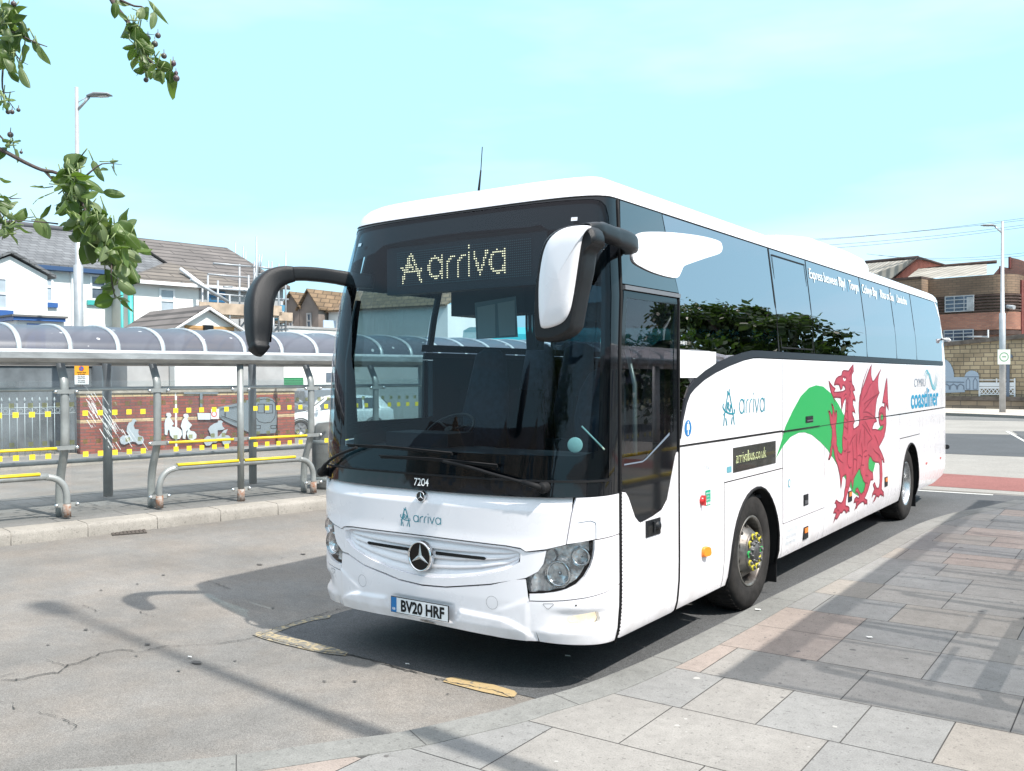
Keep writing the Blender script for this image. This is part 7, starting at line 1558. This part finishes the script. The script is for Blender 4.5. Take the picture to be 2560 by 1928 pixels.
b = MB(); b.poly([q4((590, 672), 7.0), q4((700, 668), 7.0), q4((822, 572), 7.0), q4((1035, 545), 7.0), q4((830, 478), 7.0), q4((815, 482), 7.0)]); b.build('red_cladding', K_clad, wk)
b = MB(); b.poly([q4((360, 645), 6.8), q4((590, 668), 6.8), q4((815, 484), 7.2), q4((380, 522), 16)]); b.build('sheet_roof', K_roof, wk)
b = MB(); b.tube([q4((380, 518), 10), q4((815, 478), 7)], .14, 6); b.tube([q4((815, 478), 6.9), q4((1035, 543), 6.9)], .10, 6); b.tube([q4((590, 668), 6.7), q4((812, 484), 6.9)], .07, 6); b.build('ridge_flashing', K_band, wk)
for (px_, py_) in ((1400, 1140), (1550, 880)):
    b = MB(); p = bz((px_, py_), -.6); 
    if px_ == 1400: b.tube([BP.P(p[0], zw[2]-3.3, -.6), BP.P(p[0], bz((1400, 1085))[1], -.6)], .06, 6); b.tube([BP.P(p[0], p[1], -.6), BP.P(p[0]-1.3, p[1]+.05, -.6)], .07, 6)
    else: b.tube([BP.P(p[0]-.3, p[1], .3), BP.P(p[0]+.3, p[1]-.1, .0)], .14, 8)
    b.build('security_camera', M_wf, wk)
# overhead wires
b = MB()
for (v0, v1, d0, d1_) in ((535, 528, 0, 0),):
    pass
wires = [((1980, 612), (2560, 540), 60), ((1980, 608), (2560, 545), 60.5), ((2030, 622), (2560, 557), 60), ((2040, 630), (2560, 563), 61), ((2300, 652), (2560, 627), 62), ((2320, 656), (2560, 634), 62.5)]
for i, (a, c, d_) in enumerate(wires):
    P0, P1 = CAM+ray(*a)*d_, CAM+ray(*c)*(d_-6); Dn = (P1-P0); A0, A1 = P0-Dn*.6, P1+Dn*1.2; pts = [A0.lerp(A1, t/16)+Vector((0, 0, -1.0*(1-(2*t/16-1)**2)+.85)) for t in range(17)]
    b = MB(); b.tube(pts, .014, 4); tag(b.build('overhead_wire', mat('wire_dark', (.12, .13, .14), .7)), ['uppermost thin overhead wire in the sky above the coach tail', 'second overhead wire from the top, just under the uppermost one', 'third overhead wire from the top, above the works roofs', 'fourth overhead wire from the top, above the works roofs', 'fifth overhead wire, just above the works parapet', 'lowest overhead wire, crossing in front of the works parapet'][i], 'wire', 'overhead wires')
# ------------------------------------------------------------------ cars and other buses
V_tyre = mat('car_tyre', (.02, .02, .02), .8); V_rim = mat('car_rim', (.5, .5, .52), .3, .8); V_glass = mat('car_glass', (.05, .07, .08), .05, coat=1)
def car(loc, rz, paintc, label, L0=4.15, Wd=.88, H=1.47, van=0):
    root = empty('parked_car', loc, label, 'car', 'cars parked beyond the shelter', rz)
    pm_ = mat('car_paint', paintc, .25, coat=1)
    # x forward, from rear to front: x, z sill, z belt, half width
    X = [(-2.05, .45, .80, .62), (-2.0, .32, .95, .76), (-1.8, .25, .99, .84), (-1.2, .22, .98, .88), (-.4, .2, .95, .88), (.5, .2, .92, .88), (1.0, .22, .88, .87), (1.5, .24, .80, .84), (1.85, .28, .70, .76), (2.02, .34, .60, .62), (2.08, .42, .52, .50)]
    def ring(x, zs, zb_, hw): return [(x, s*hw*k, z) for s in (1,) for k, z in ((.86, zs), (.97, zs+.12), (1.0, zs+(zb_-zs)*.5), (.985, zb_-.07), (.93, zb_))]+[(x, 0, zb_+.03)]+[(x, -hw*k, z) for k, z in ((.93, zb_), (.985, zb_-.07), (1.0, zs+(zb_-zs)*.5), (.97, zs+.12), (.86, zs))]
    b = MB(); b.grid([ring(*q) for q in X], 0, True, flip=True); b.poly(ring(*X[0])); b.poly(ring(*X[-1])[::-1]); body = b.build('body', pm_, root)
    G = [(-1.95, .97, .74, .97), (-1.55, .99, .62, H-.06), (-.9, .98, .60, H), (0, .95, .60, H), (.35, .94, .60, H-.05), (1.05, .90, .70, .92)]
    b = MB(); rows = [[(x, hw+.06 if False else (.80 if i not in (0, 5) else .74), zb_-.03), (x, hw, zt_-.03), (x, hw*.6, zt_), (x, 0, zt_+.01), (x, -hw*.6, zt_), (x, -hw, zt_-.03), (x, -(.80 if i not in (0, 5) else .74), zb_-.03)] for i, (x, zb_, hw, zt_) in enumerate(G)]
    b.grid(rows, 0, True, flip=True); b.build('roof', pm_, root)
    b = MB()
    for s in (1, -1):
        for (x0, x1) in ((-1.5, -.95), (-.88, -.15), (-.08, .80)):
            q = [(x0, s*.80, 1.0), (x1, s*.80, .99), (min(x1, .33 if x1 > .5 else x1), s*.645, H-.10), (max(x0, -1.35), s*.645, H-.10)]; b.poly(q if s < 0 else q[::-1])
    b.poly([(1.03, -.62, .95), (1.03, .62, .95), (.42, .52, H-.07), (.42, -.52, H-.07)]); b.poly([(-1.96, .6, 1.02), (-1.96, -.6, 1.02), (-1.60, -.5, H-.10), (-1.60, .5, H-.10)])
    b.build('window', V_glass, root)
    for x in (-1.28, 1.32):
        for s in (1, -1):
            Mx = Matrix.Translation((x, s*.78, .315)) @ Matrix.Rotation(-math.pi/2*s, 4, 'X'); w_ = empty('wheel', (0, 0, 0)); w_.parent = root; KIDS.setdefault(root.name, []).append(w_)
            b = MB(); b.lathe([(.2, -.1), (.31, -.1), (.32, 0), (.31, .1), (.22, .115), (.21, .09)], Mx, 28); b.build('tyre', V_tyre, w_)
            b = MB(); b.lathe([(.215, .09), (.20, .105), (.185, .07), (.05, .05)], Mx, 28); 
            for k in range(5): b.box((.03, -.03, .06), (.2, .03, .1), 0, Mx @ Matrix.Rotation(k*1.2566, 4, 'Z'))
            b.build('rim', V_rim, w_)
            b = MB(); b.lathe([(.335, .08), (.345, .122), (.375, .118)], Mx, 28); b.build('wheel_arch', V_tyre, root)
    for s in (1, -1):
        b = MB(); b.tube([(1.78, s*.60, .66), (1.98, s*.52, .60)], [(.07, .14), (.05, .10)], 10, up=(0, 0, 1)); b.build('headlight', mat('car_lamp', (.7, .72, .74), .15, .2), root)
        b = MB(); b.tube([(.72, s*.86, .98), (.70, s*1.0, 1.02)], [(.05, .04), (.09, .06)], 8); b.build('door_mirror', pm_, root)
    b = MB(); b.box((2.02, -.26, .40), (2.095, .26, .5)); b.build('number_plate', mat('car_plate', (.7, .7, .7), .5), root)
    b = MB(); b.tube([(1.95, -.45, .50), (2.06, 0, .48), (1.95, .45, .50)], .05, 6); b.build('grille', V_tyre, root)
    return root
wp = gnd(751, 1094); hdg = math.atan2(-CR.y-(-F0.y)*-.25, -CR.x-F0.x*.25)
fdir = (-CR-F0*.35); fdir.z = 0; fdir.normalize(); rgt = Vector((fdir.y, -fdir.x, 0))     # car faces left in the photo
# near-side front wheel stands at wp; the side nearest the camera
near = -F0; sgn_ = 1 if Vector((-fdir.y, fdir.x, 0)).dot(near) > 0 else -1
c = wp-fdir*1.32-Vector((-fdir.y, fdir.x, 0))*(.78*sgn_)
car((c.x, c.y, 0), math.atan2(fdir.y, fdir.x), (.72, .73, .74), 'small white car facing left beyond the end of the brick wall, the nearer car')
f2 = (-F0*.75+CR*.5); f2.z = 0; f2.normalize(); p2 = CAM+ray(795, 1060)*37
cg = car((p2.x, p2.y, 0), math.atan2(f2.y, f2.x), (.20, .23, .27), 'grey-blue car facing the camera behind the white car'); cg.scale = (1.1, 1.1, 1.15)
def simple_bus(loc, rz, label, body, lower, H=3.0, L0=11, Wd=2.5):
    root = empty('parked_bus', loc, label, 'bus', 'buses parked further off', rz); pb2 = mat('bus_paint', body, .3, coat=.6); pl2 = mat('bus_lower_paint', lower, .3, coat=.6); h = Wd/2
    def ring(x, k): return [(x, h*k, .35), (x, h*k, 2.2), (x, h*k*.97, H-.25), (x, h*k*.85, H-.05), (x, 0, H), (x, -h*k*.85, H-.05), (x, -h*k*.97, H-.25), (x, -h*k, 2.2), (x, -h*k, .35)]
    b = MB(); rows = [ring(0, .9), ring(.25, 1), ring(L0-.4, 1), ring(L0, .88)]; b.grid(rows, 0, False, flip=True); b.poly(ring(0, .9)); b.poly(ring(L0, .88)[::-1]); b.build('body', pb2, root, fix=True)
    b = MB()
    for s in (1, -1): b.box((.3, s*h-.005+(0 if s > 0 else -.01), .4), (L0-.45, s*h+.01 if s > 0 else -h+.005, 1.25))
    b.build('skirt', pl2, root)
    for s in (1, -1):
        for i in range(6): b = MB(); x = .5+i*1.65; b.box((x, s*h-.01, 1.35), (x+1.55, s*h+.012 if s > 0 else -h+.01, 2.5)) if s > 0 else b.box((x, -h-.012, 1.35), (x+1.55, -h+.01, 2.5)); b.build('window', V_glass, root)
    b = MB(); b.box((L0-.03, -h*.82, 1.1), (L0+.015, h*.82, 2.75)); b.box((-.015, -h*.82, 1.4), (.03, h*.82, 2.6)); b.build('windscreen', V_glass, root)
    for x in (2.4, L0-2.6):
        for s in (1, -1): b = MB(); Mx = Matrix.Translation((x, s*(h-.13), .5)) @ Matrix.Rotation(-math.pi/2*s, 4, 'X'); b.lathe([(.25, -.15), (.5, -.15), (.5, .13), (.3, .15), (.28, .05), (.001, .03)], Mx, 28); b.build('wheel', V_tyre, root)
    return root
pA = CAM+ray(1175, 1000)*27; simple_bus((pA.x, pA.y, 0), math.atan2((CR+F0*.25).y, (CR+F0*.25).x), 'aqua-roofed red bus standing beyond the coach, glimpsed through its windows', (.03, .42, .48), (.62, .05, .06), H=3.55, L0=9.5)
simple_bus((7.6, 34, 0), math.radians(93), 'aqua and grey bus parked off to the right, mirrored in the rear side windows', (.03, .30, .36), (.10, .12, .14))
# ------------------------------------------------------------------ trees
def leafmat(name, c1, c2, tr=.35):
    m, n, out = newmat(name); g = N(n, 'ShaderNodeNewGeometry'); oi = N(n, 'ShaderNodeTexNoise', {'Scale': 7, 'Detail': 2}); n.links.new(g.outputs['Position'], oi.inputs[0])
    r = N(n, 'ShaderNodeValToRGB'); r.color_ramp.elements[0].position = .3; r.color_ramp.elements[1].position = .7; r.color_ramp.elements[0].color = (*c1, 1); r.color_ramp.elements[1].color = (*c2, 1); n.links.new(oi.outputs[0], r.inputs[0])
    d = N(n, 'ShaderNodeBsdfPrincipled', {'Roughness': .42, 'Specular IOR Level': .45}); n.links.new(r.outputs[0], d.inputs['Base Color']); t = N(n, 'ShaderNodeBsdfTranslucent'); 
    mu = N(n, 'ShaderNodeMix', data_type='RGBA', blend_type='MULTIPLY'); mu.inputs[0].default_value = 1; mu.inputs[7].default_value = (1.5, 1.7, .6, 1); n.links.new(r.outputs[0], mu.inputs[6]); n.links.new(mu.outputs[2], t.inputs[0])
    mx = N(n, 'ShaderNodeMixShader', {0: tr}); n.links.new(d.outputs[0], mx.inputs[1]); n.links.new(t.outputs[0], mx.inputs[2]); n.links.new(mx.outputs[0], out.inputs[0]); return m
T_leaf = leafmat('crab_apple_leaf', (.024, .055, .014), (.13, .20, .05)); T_pale = leafmat('leaf_underside', (.10, .15, .065), (.20, .25, .13)); T_vein = mat('leaf_vein', (.20, .26, .10), .6)
T_bark = mat('twig_bark', (.09, .07, .065), .9, var=.3, scale=20, bump=.5, bscale=60); T_fruit = mat('small_crab_apple', (.085, .05, .06), .35, col2=(.07, .08, .06), scale=14, coat=.3)
T_dleaf = leafmat('tree_leaf', (.018, .038, .012), (.045, .08, .02))
rt_ = random.Random(12)
def leaf(mb, p, d, up, L0, Wd, curl=.4, fold=.35, droop=.5):
    """leaf blade from p along d; rows of points, folded at the midrib and curled down, wavy edge"""
    d = d.normalized(); side_ = d.cross(up).normalized(); nrm = side_.cross(d).normalized(); rows = []; n_ = 7; ph = rt_.uniform(0, 6)
    tw_ = rt_.uniform(-.5, .5)
    for i in range(n_+1):
        t = i/n_; w_ = Wd*.5*((math.sin(math.pi*t**.8))**.6*(1.06-.12*t) if 0 < t < 1 else .0)
        q = p+d*(L0*t*(1-.12*droop*t))+nrm*(-droop*L0*t*t*.5)
        sd_v = (side_*math.cos(tw_*t)+nrm*math.sin(tw_*t)); nn = nrm
        row = []
        for k in (-1, -.55, 0, .55, 1):
            row.append(q+sd_v*(w_*k*(1-.15*abs(k)*curl))+nn*(abs(k)*w_*fold-(k*k)*w_*curl*1.1+.06*Wd*math.sin(ph+t*9+k*2)*abs(k)))
        rows.append(row)
    mb.grid(rows, 0, True); mb.grid([[r[2]-(r[2]-r[1])*.09+nrm*.0006, r[2]+nrm*.0009, r[2]+(r[3]-r[2])*.09+nrm*.0006] for r in rows], 1, False)
    return d
def mid_dir(): return Vector((rt_.uniform(-1, 1), rt_.uniform(-1, 1), rt_.uniform(-1, 1)))
def branchset(root, twigs, clusters, fruit, dist, label=None):
    for tw in twigs:
        pts = [CAM+ray(u, v)*(dist+dd_) for u, v, dd_ in tw[0]]; b = MB(); n_ = len(smooth(pts, 3)); sp_ = smooth([tuple(p) for p in pts], 3); b.tube(sp_, [tw[1]*(1-.75*i/(len(sp_)-1)) for i in range(len(sp_))], 6); b.build('branch', T_bark, root)
    LF, PL = MB(), MB(); st_ = MB()
    for (u, v, ang, L0, w_, kind) in clusters:
        dd_ = rt_.uniform(-.10, .10); p = CAM+ray(u, v)*(dist+dd_)
        a = math.radians(ang+rt_.uniform(-12, 12)); dr = CR*math.cos(a)+CU*math.sin(a)+CF*rt_.uniform(-.45, .45)
        up = (-CF*rt_.uniform(-.2, 1)+CU*rt_.uniform(-.3, 1.0)+CR*rt_.uniform(-1, 1)).normalized()
        m = PL if kind else LF; 
        sc = dist/2298*w_; leaf(m, p, dr, up, dist/2298*L0, sc, curl=rt_.uniform(.1, 1.5), fold=rt_.uniform(.1, .9), droop=rt_.uniform(-.2, 1.4))
        st_.tube([p-dr.normalized()*dist/2298*22+CU*.004, p], .0014, 4)
    LF.build('leaves', [T_leaf, T_vein], root)
    if PL.f: PL.build('leaves', [T_pale, T_vein], root)
    st_.build('leaf_stalk', T_vein, root)['kind'] = 'stuff'
    for (u, v, r) in fruit:
        p = CAM+ray(u, v)*(dist+rt_.uniform(-.05, .05)); rr_ = r*dist/2298; b = MB(); Mx = Matrix.Translation(p); b.lathe([(.001, rr_)]+[(rr_*math.sin(math.pi*i/10), rr_*math.cos(math.pi*i/10)) for i in range(1, 10)]+[(.001, -rr_)], Mx, 14); b.tube([p+Vector((0, 0, rr_*.9)), p+Vector((-.006, .004, rr_*2.6))], .0012, 4); b.build('fruit', T_fruit, root)
ca_ = empty('crab_apple_tree', (2.35, -6.9, .12), 'crab apple tree whose leafy fruiting branches hang into the upper left of the photo', 'tree')
inv_ = Vector((-2.35, 6.9, -.12))
cr_root = empty('tmp', (0, 0, 0)); 
class Sub: pass
A_tw = [([(-60, 350, .0), (0, 373, 0), (60, 405, .0), (105, 425, 0), (145, 434, 0), (190, 470, .02), (215, 530, .03), (260, 575, .0), (280, 615, 0), (278, 690, -.02), (288, 745, 0)], .0055), ([(110, 425, 0), (130, 450, 0)], .004), ([(215, 440, 0), (255, 410, 0), (305, 412, 0)], .0022), ([(280, 415, 0), (285, 430, 0)], .0015), ([(145, 560, 0), (100, 555, 0), (40, 552, .0), (-20, 560, 0)], .002), ([(25, 497, 0), (54, 496, 0)], .0016), ([(-20, 500, .05), (10, 560, .05), (5, 600, .05)], .003)]
B_tw = [([(250, -60, 0), (285, 10, 0), (320, 55, 0), (345, 95, 0), (365, 140, 0), (400, 175, 0), (430, 180, 0)], .006), ([(300, 0, 0), (335, 15, 0), (360, 20, 0), (368, 55, 0)], .003), ([(365, 85, 0), (393, 88, 0)], .001), ([(420, 178, 0), (440, 193, 0)], .0012)]
C_tw = [([(-40, 60, 0), (0, 72, 0), (50, 88, 0), (85, 105, 0), (118, 117, 0)], .004), ([(-20, 100, 0), (20, 115, 0), (50, 150, 0), (70, 162, 0)], .0025), ([(8, 160, 0), (6, 220, 0), (20, 250, 0), (38, 275, 0)], .0025), ([(-10, 222, 0), (15, 232, 0), (38, 228, 0)], .0018), ([(-30, 310, 0), (10, 350, 0), (25, 365, 0)], .003), ([(24, 370, 0), (26, 340, 0)], .001)]
def scatter(path, n, spread, L0=(48, 88), pale=.22, down=-80):
    out = []
    for i in range(n):
        t = rt_.random()*(len(path)-1); k = int(t); f = t-k; a, c = path[k], path[min(k+1, len(path)-1)]; u = a[0]+(c[0]-a[0])*f+rt_.gauss(0, spread); v = a[1]+(c[1]-a[1])*f+rt_.gauss(0, spread)*.8
        l = rt_.uniform(*L0)*.74; out.append((u, v, rt_.gauss(down, 66), l, l*rt_.uniform(.55, .85), rt_.random() < pale))
    return out
LA = scatter([(165, 420), (185, 470), (200, 530), (230, 560)], 80, 15)+scatter([(240, 560), (275, 590), (300, 610), (290, 650)], 66, 18)+scatter([(270, 690), (285, 740)], 3, 6, (50, 70))
LA += [(232, 400, -75, 60, 26, 1), (205, 388, -150, 50, 30, 0), (255, 480, -10, 60, 28, 1), (258, 512, -60, 72, 30, 1), (285, 560, -30, 70, 50, 0), (110, 470, -170, 34, 20, 1), (112, 490, 190, 36, 16, 1), (125, 440, -60, 45, 26, 1), (90, 545, -60, 65, 44, 1), (100, 548, 10, 48, 26, 0), (65, 545, 180, 34, 16, 1), (198, 545, -85, 88, 50, 0), (215, 585, -95, 75, 48, 0), (250, 600, -110, 80, 62, 0), (310, 600, -85, 82, 46, 0), (330, 630, -95, 62, 30, 1), (262, 672, -100, 55, 44, 0), (284, 712, -120, 62, 24, 0), (296, 700, -20, 52, 38, 1), (284, 748, -170, 48, 46, 0), (292, 745, 20, 34, 30, 0), (300, 752, -40, 40, 26, 0), (272, 404, 20, 26, 10, 1), (285, 422, -70, 22, 8, 1), (250, 424, 0, 26, 12, 1), (310, 565, 30, 40, 22, 1)]
LB = scatter([(330, 50), (345, 100), (365, 150), (400, 175)], 56, 12, (30, 58), .2)+[(282, 0, 0, 44, 24, 1), (290, 5, -80, 40, 24, 0), (370, 0, -65, 72, 16, 1), (385, 30, -75, 50, 24, 1), (320, 50, 170, 26, 16, 1), (430, 175, -115, 88, 36, 0), (405, 172, -60, 40, 22, 0), (355, 130, 180, 32, 30, 0), (350, 30, -20, 40, 32, 0)]
LC = scatter([(10, 20), (25, 60), (20, 110), (12, 150)], 50, 16, (38, 70), .15)+[(85, 95, -60, 45, 24, 1), (95, 115, -80, 48, 20, 1), (50, 165, -50, 68, 24, 1), (62, 110, -85, 55, 36, 0), (50, 70, -60, 52, 26, 0), (20, 175, -80, 42, 30, 0), (28, 28, -60, 70, 44, 0)]+scatter([(10, 245), (25, 262)], 9, 8, (16, 30), .3)+[(20, 362, 60, 26, 16, 0), (22, 364, 160, 30, 16, 0), (30, 362, 15, 30, 18, 0), (35, 370, -80, 40, 14, 1), (15, 368, -120, 40, 24, 0), (26, 352, 140, 24, 14, 0)]
LD = scatter([(-5, 505), (12, 540), (15, 585), (20, 560)], 22, 12, (36, 66), .3)+[(0, 445, -50, 26, 18, 1), (10, 495, -40, 40, 22, 1), (30, 552, -60, 62, 50, 0)]
branchset(cr_root, A_tw+B_tw+C_tw, LA+LB+LC+LD, [(395, 89, 7), (370, 95, 7), (387, 110, 8), (410, 140, 7), (433, 159, 7.5), (440, 183, 5.5), (441, 196, 8), (365, 200, 6.5), (356, 180, 5), (34, 10, 7), (26, 337, 7.5), (53, 381, 4), (46, 275, 5), (20, 280, 6), (30, 280, 6)], 2.0)
for ch in list(KIDS['tmp']): ch.parent = ca_; ch.data.transform(Matrix.Translation(inv_))
bpy.data.objects.remove(cr_root)
def inframe(p):
    d = p-CAM; w_ = d.dot(CF)
    if w_ < .1: return False
    u = 1280+FPX*d.dot(CR)/w_; v = 964-FPX*d.dot(CU)/w_; return -60 < u < 2640 and -60 < v < 2000
def limbs(root, base, H, spread, n, r0, mt, origin):
    b = MB(); tips = []
    tk = [Vector(base), Vector(base)+Vector((.05, .02, H*.25)), Vector(base)+Vector((-.04, .05, H*.45))]; b.tube(tk, [r0, r0*.8, r0*.65], 10)
    b.build('trunk', mt, root)
    for i in range(n):
        a = 2*math.pi*i/n+rt_.uniform(-.3, .3); z = H*rt_.uniform(.3, .45); p0 = Vector(base)+Vector((0, 0, z)); out = spread*rt_.uniform(.5, .95); p2 = Vector(base)+Vector((math.cos(a)*out, math.sin(a)*out, H*rt_.uniform(.62, .92))); p1 = p0.lerp(p2, .5)+Vector((0, 0, .25)); b = MB()
        if any(inframe(p0.lerp(p2, t/5)) for t in range(6)) and root is ca_: continue
        b.tube(smooth([tuple(p0), tuple(p1), tuple(p2)], 3), [r0*.45*(1-.13*k) for k in range(7)], 6); b.build('limb', mt, root); tips.append(p2)
    return tips
def crown(root, center, R, n, L0, m, guard=False, origin=Vector((0, 0, 0)), nclump=60, name='crown'):
    cl = []
    for i in range(nclump):
        while True:
            q = Vector((rt_.uniform(-1, 1), rt_.uniform(-1, 1), rt_.uniform(-1, 1)))
            if .25 < q.length < 1: break
        cl.append((Vector(center)+Vector((q.x*R[0], q.y*R[1], q.z*R[2])), rt_.uniform(.16, .34)*R[2]))
    b = MB()
    for i in range(n):
        c, r = rt_.choice(cl); p = c+Vector((rt_.gauss(0, r*.5), rt_.gauss(0, r*.5), rt_.gauss(0, r*.42)))
        if guard and inframe(p): continue
        d = mid_dir().normalized(); u_ = (mid_dir()+Vector((0, 0, 1.2))).normalized(); s_ = d.cross(u_).normalized(); l = L0*rt_.uniform(.7, 1.3)
        p -= origin; b.poly([p, p+d*l*.22+s_*l*.25, p+d*l*.6+s_*l*.29, p+d*l, p+d*l*.6-s_*l*.29, p+d*l*.22-s_*l*.25])
    return b.build(name, m, root)
og = Vector((2.35, -6.9, .12))
tips = limbs(ca_, (0, 0, 0), 5.2, 2.4, 9, .13, T_bark, og)
crown(ca_, (2.1, -7.1, 4.5), (2.8, 2.6, 1.8), 5200, .085, T_leaf, True, og, 90)
def tree(x, y, H, R, label, n=5000, L0=.16, grp=None, z0=.0):
    r = empty('tree', (x, y, z0), label, 'tree', grp); limbs(r, (0, 0, 0), H, R, 8, .16, T_bark, None); crown(r, (0, 0, H*.66), (R, R, H*.34), n, L0, T_dleaf, nclump=80); return r
tree(8.6, 22, 6.1, 2.9, 'round leafy tree off to the right, mirrored in the coach side windows', 13000, .22)
tree(7.2, 13.5, 3.8, 1.4, 'small leafy tree behind the paved shelter, mirrored in the coach door', 5000, .16)
tree(2.6, -16, 7.5, 2.6, 'tall leafy tree behind the camera, mirrored in the windscreen', 5000, .2)
# ------------------------------------------------------------------ buildings behind the camera (mirrored in the windscreen)
bk = Plane((-24, -26), (.92, -.39), -1); kb_ = empty('church_hall', (0, 0, 0), 'long dark-roofed stone hall with pointed gables behind the camera, mirrored in the windscreen', 'building')
K_hall = mat('hall_stone', (.30, .24, .19), .9, var=.2, scale=.8); K_hr = mat('hall_slate', (.09, .09, .10), .8)
wallbox('wall', bk, 0, 34, 0, 4.6, 0, 8, K_hall, kb_); b = MB(); b.prism([(0, 4.6), (8, 4.6), (4, 8.4)], lambda s, z: bk.P(0, z, s), lambda s, z: bk.P(34, z, s)); b.build('roof', K_hr, kb_)
for s in (4, 13, 22, 31):
    b = MB(); b.prism([(s-2, 0), (s+2, 0), (s+2, 5), (s, 8.0), (s-2, 5)], lambda a, z: bk.P(a, z, -.8), lambda a, z: bk.P(a, z, .0)); b.build('gable', K_hall, kb_)
    for k in (-.9, .2): wallbox('window', bk, s+k, s+k+.7, 1.5, 4.2, -.83, -.801, H_pane, kb_)
b = MB(); b.tube([bk.P(17, 8, 3), bk.P(17, 10, 3), bk.P(17, 13, 3)], [1.0, .9, .02], 4); b.build('spire', K_hr, kb_)
tb2 = empty('terrace_behind', (0, 0, 0), 'pale rendered low terrace with a dark roof, standing off to the right of the shelter', 'building'); rp2 = Plane((17, -8), (0, 1), -1)
wallbox('wall', rp2, 0, 60, 0, 3.1, 0, 7, H_cream, tb2); b = MB(); b.prism([(-.3, 3.1), (7.3, 3.1), (3.5, 4.8)], lambda s, z: rp2.P(0, z, s), lambda s, z: rp2.P(60, z, s)); b.build('roof', K_hr, tb2)
for i in range(14): wallbox('window', rp2, 2+i*4, 3.4+i*4, 1.0, 2.4, -.03, -.001, H_pane, tb2)
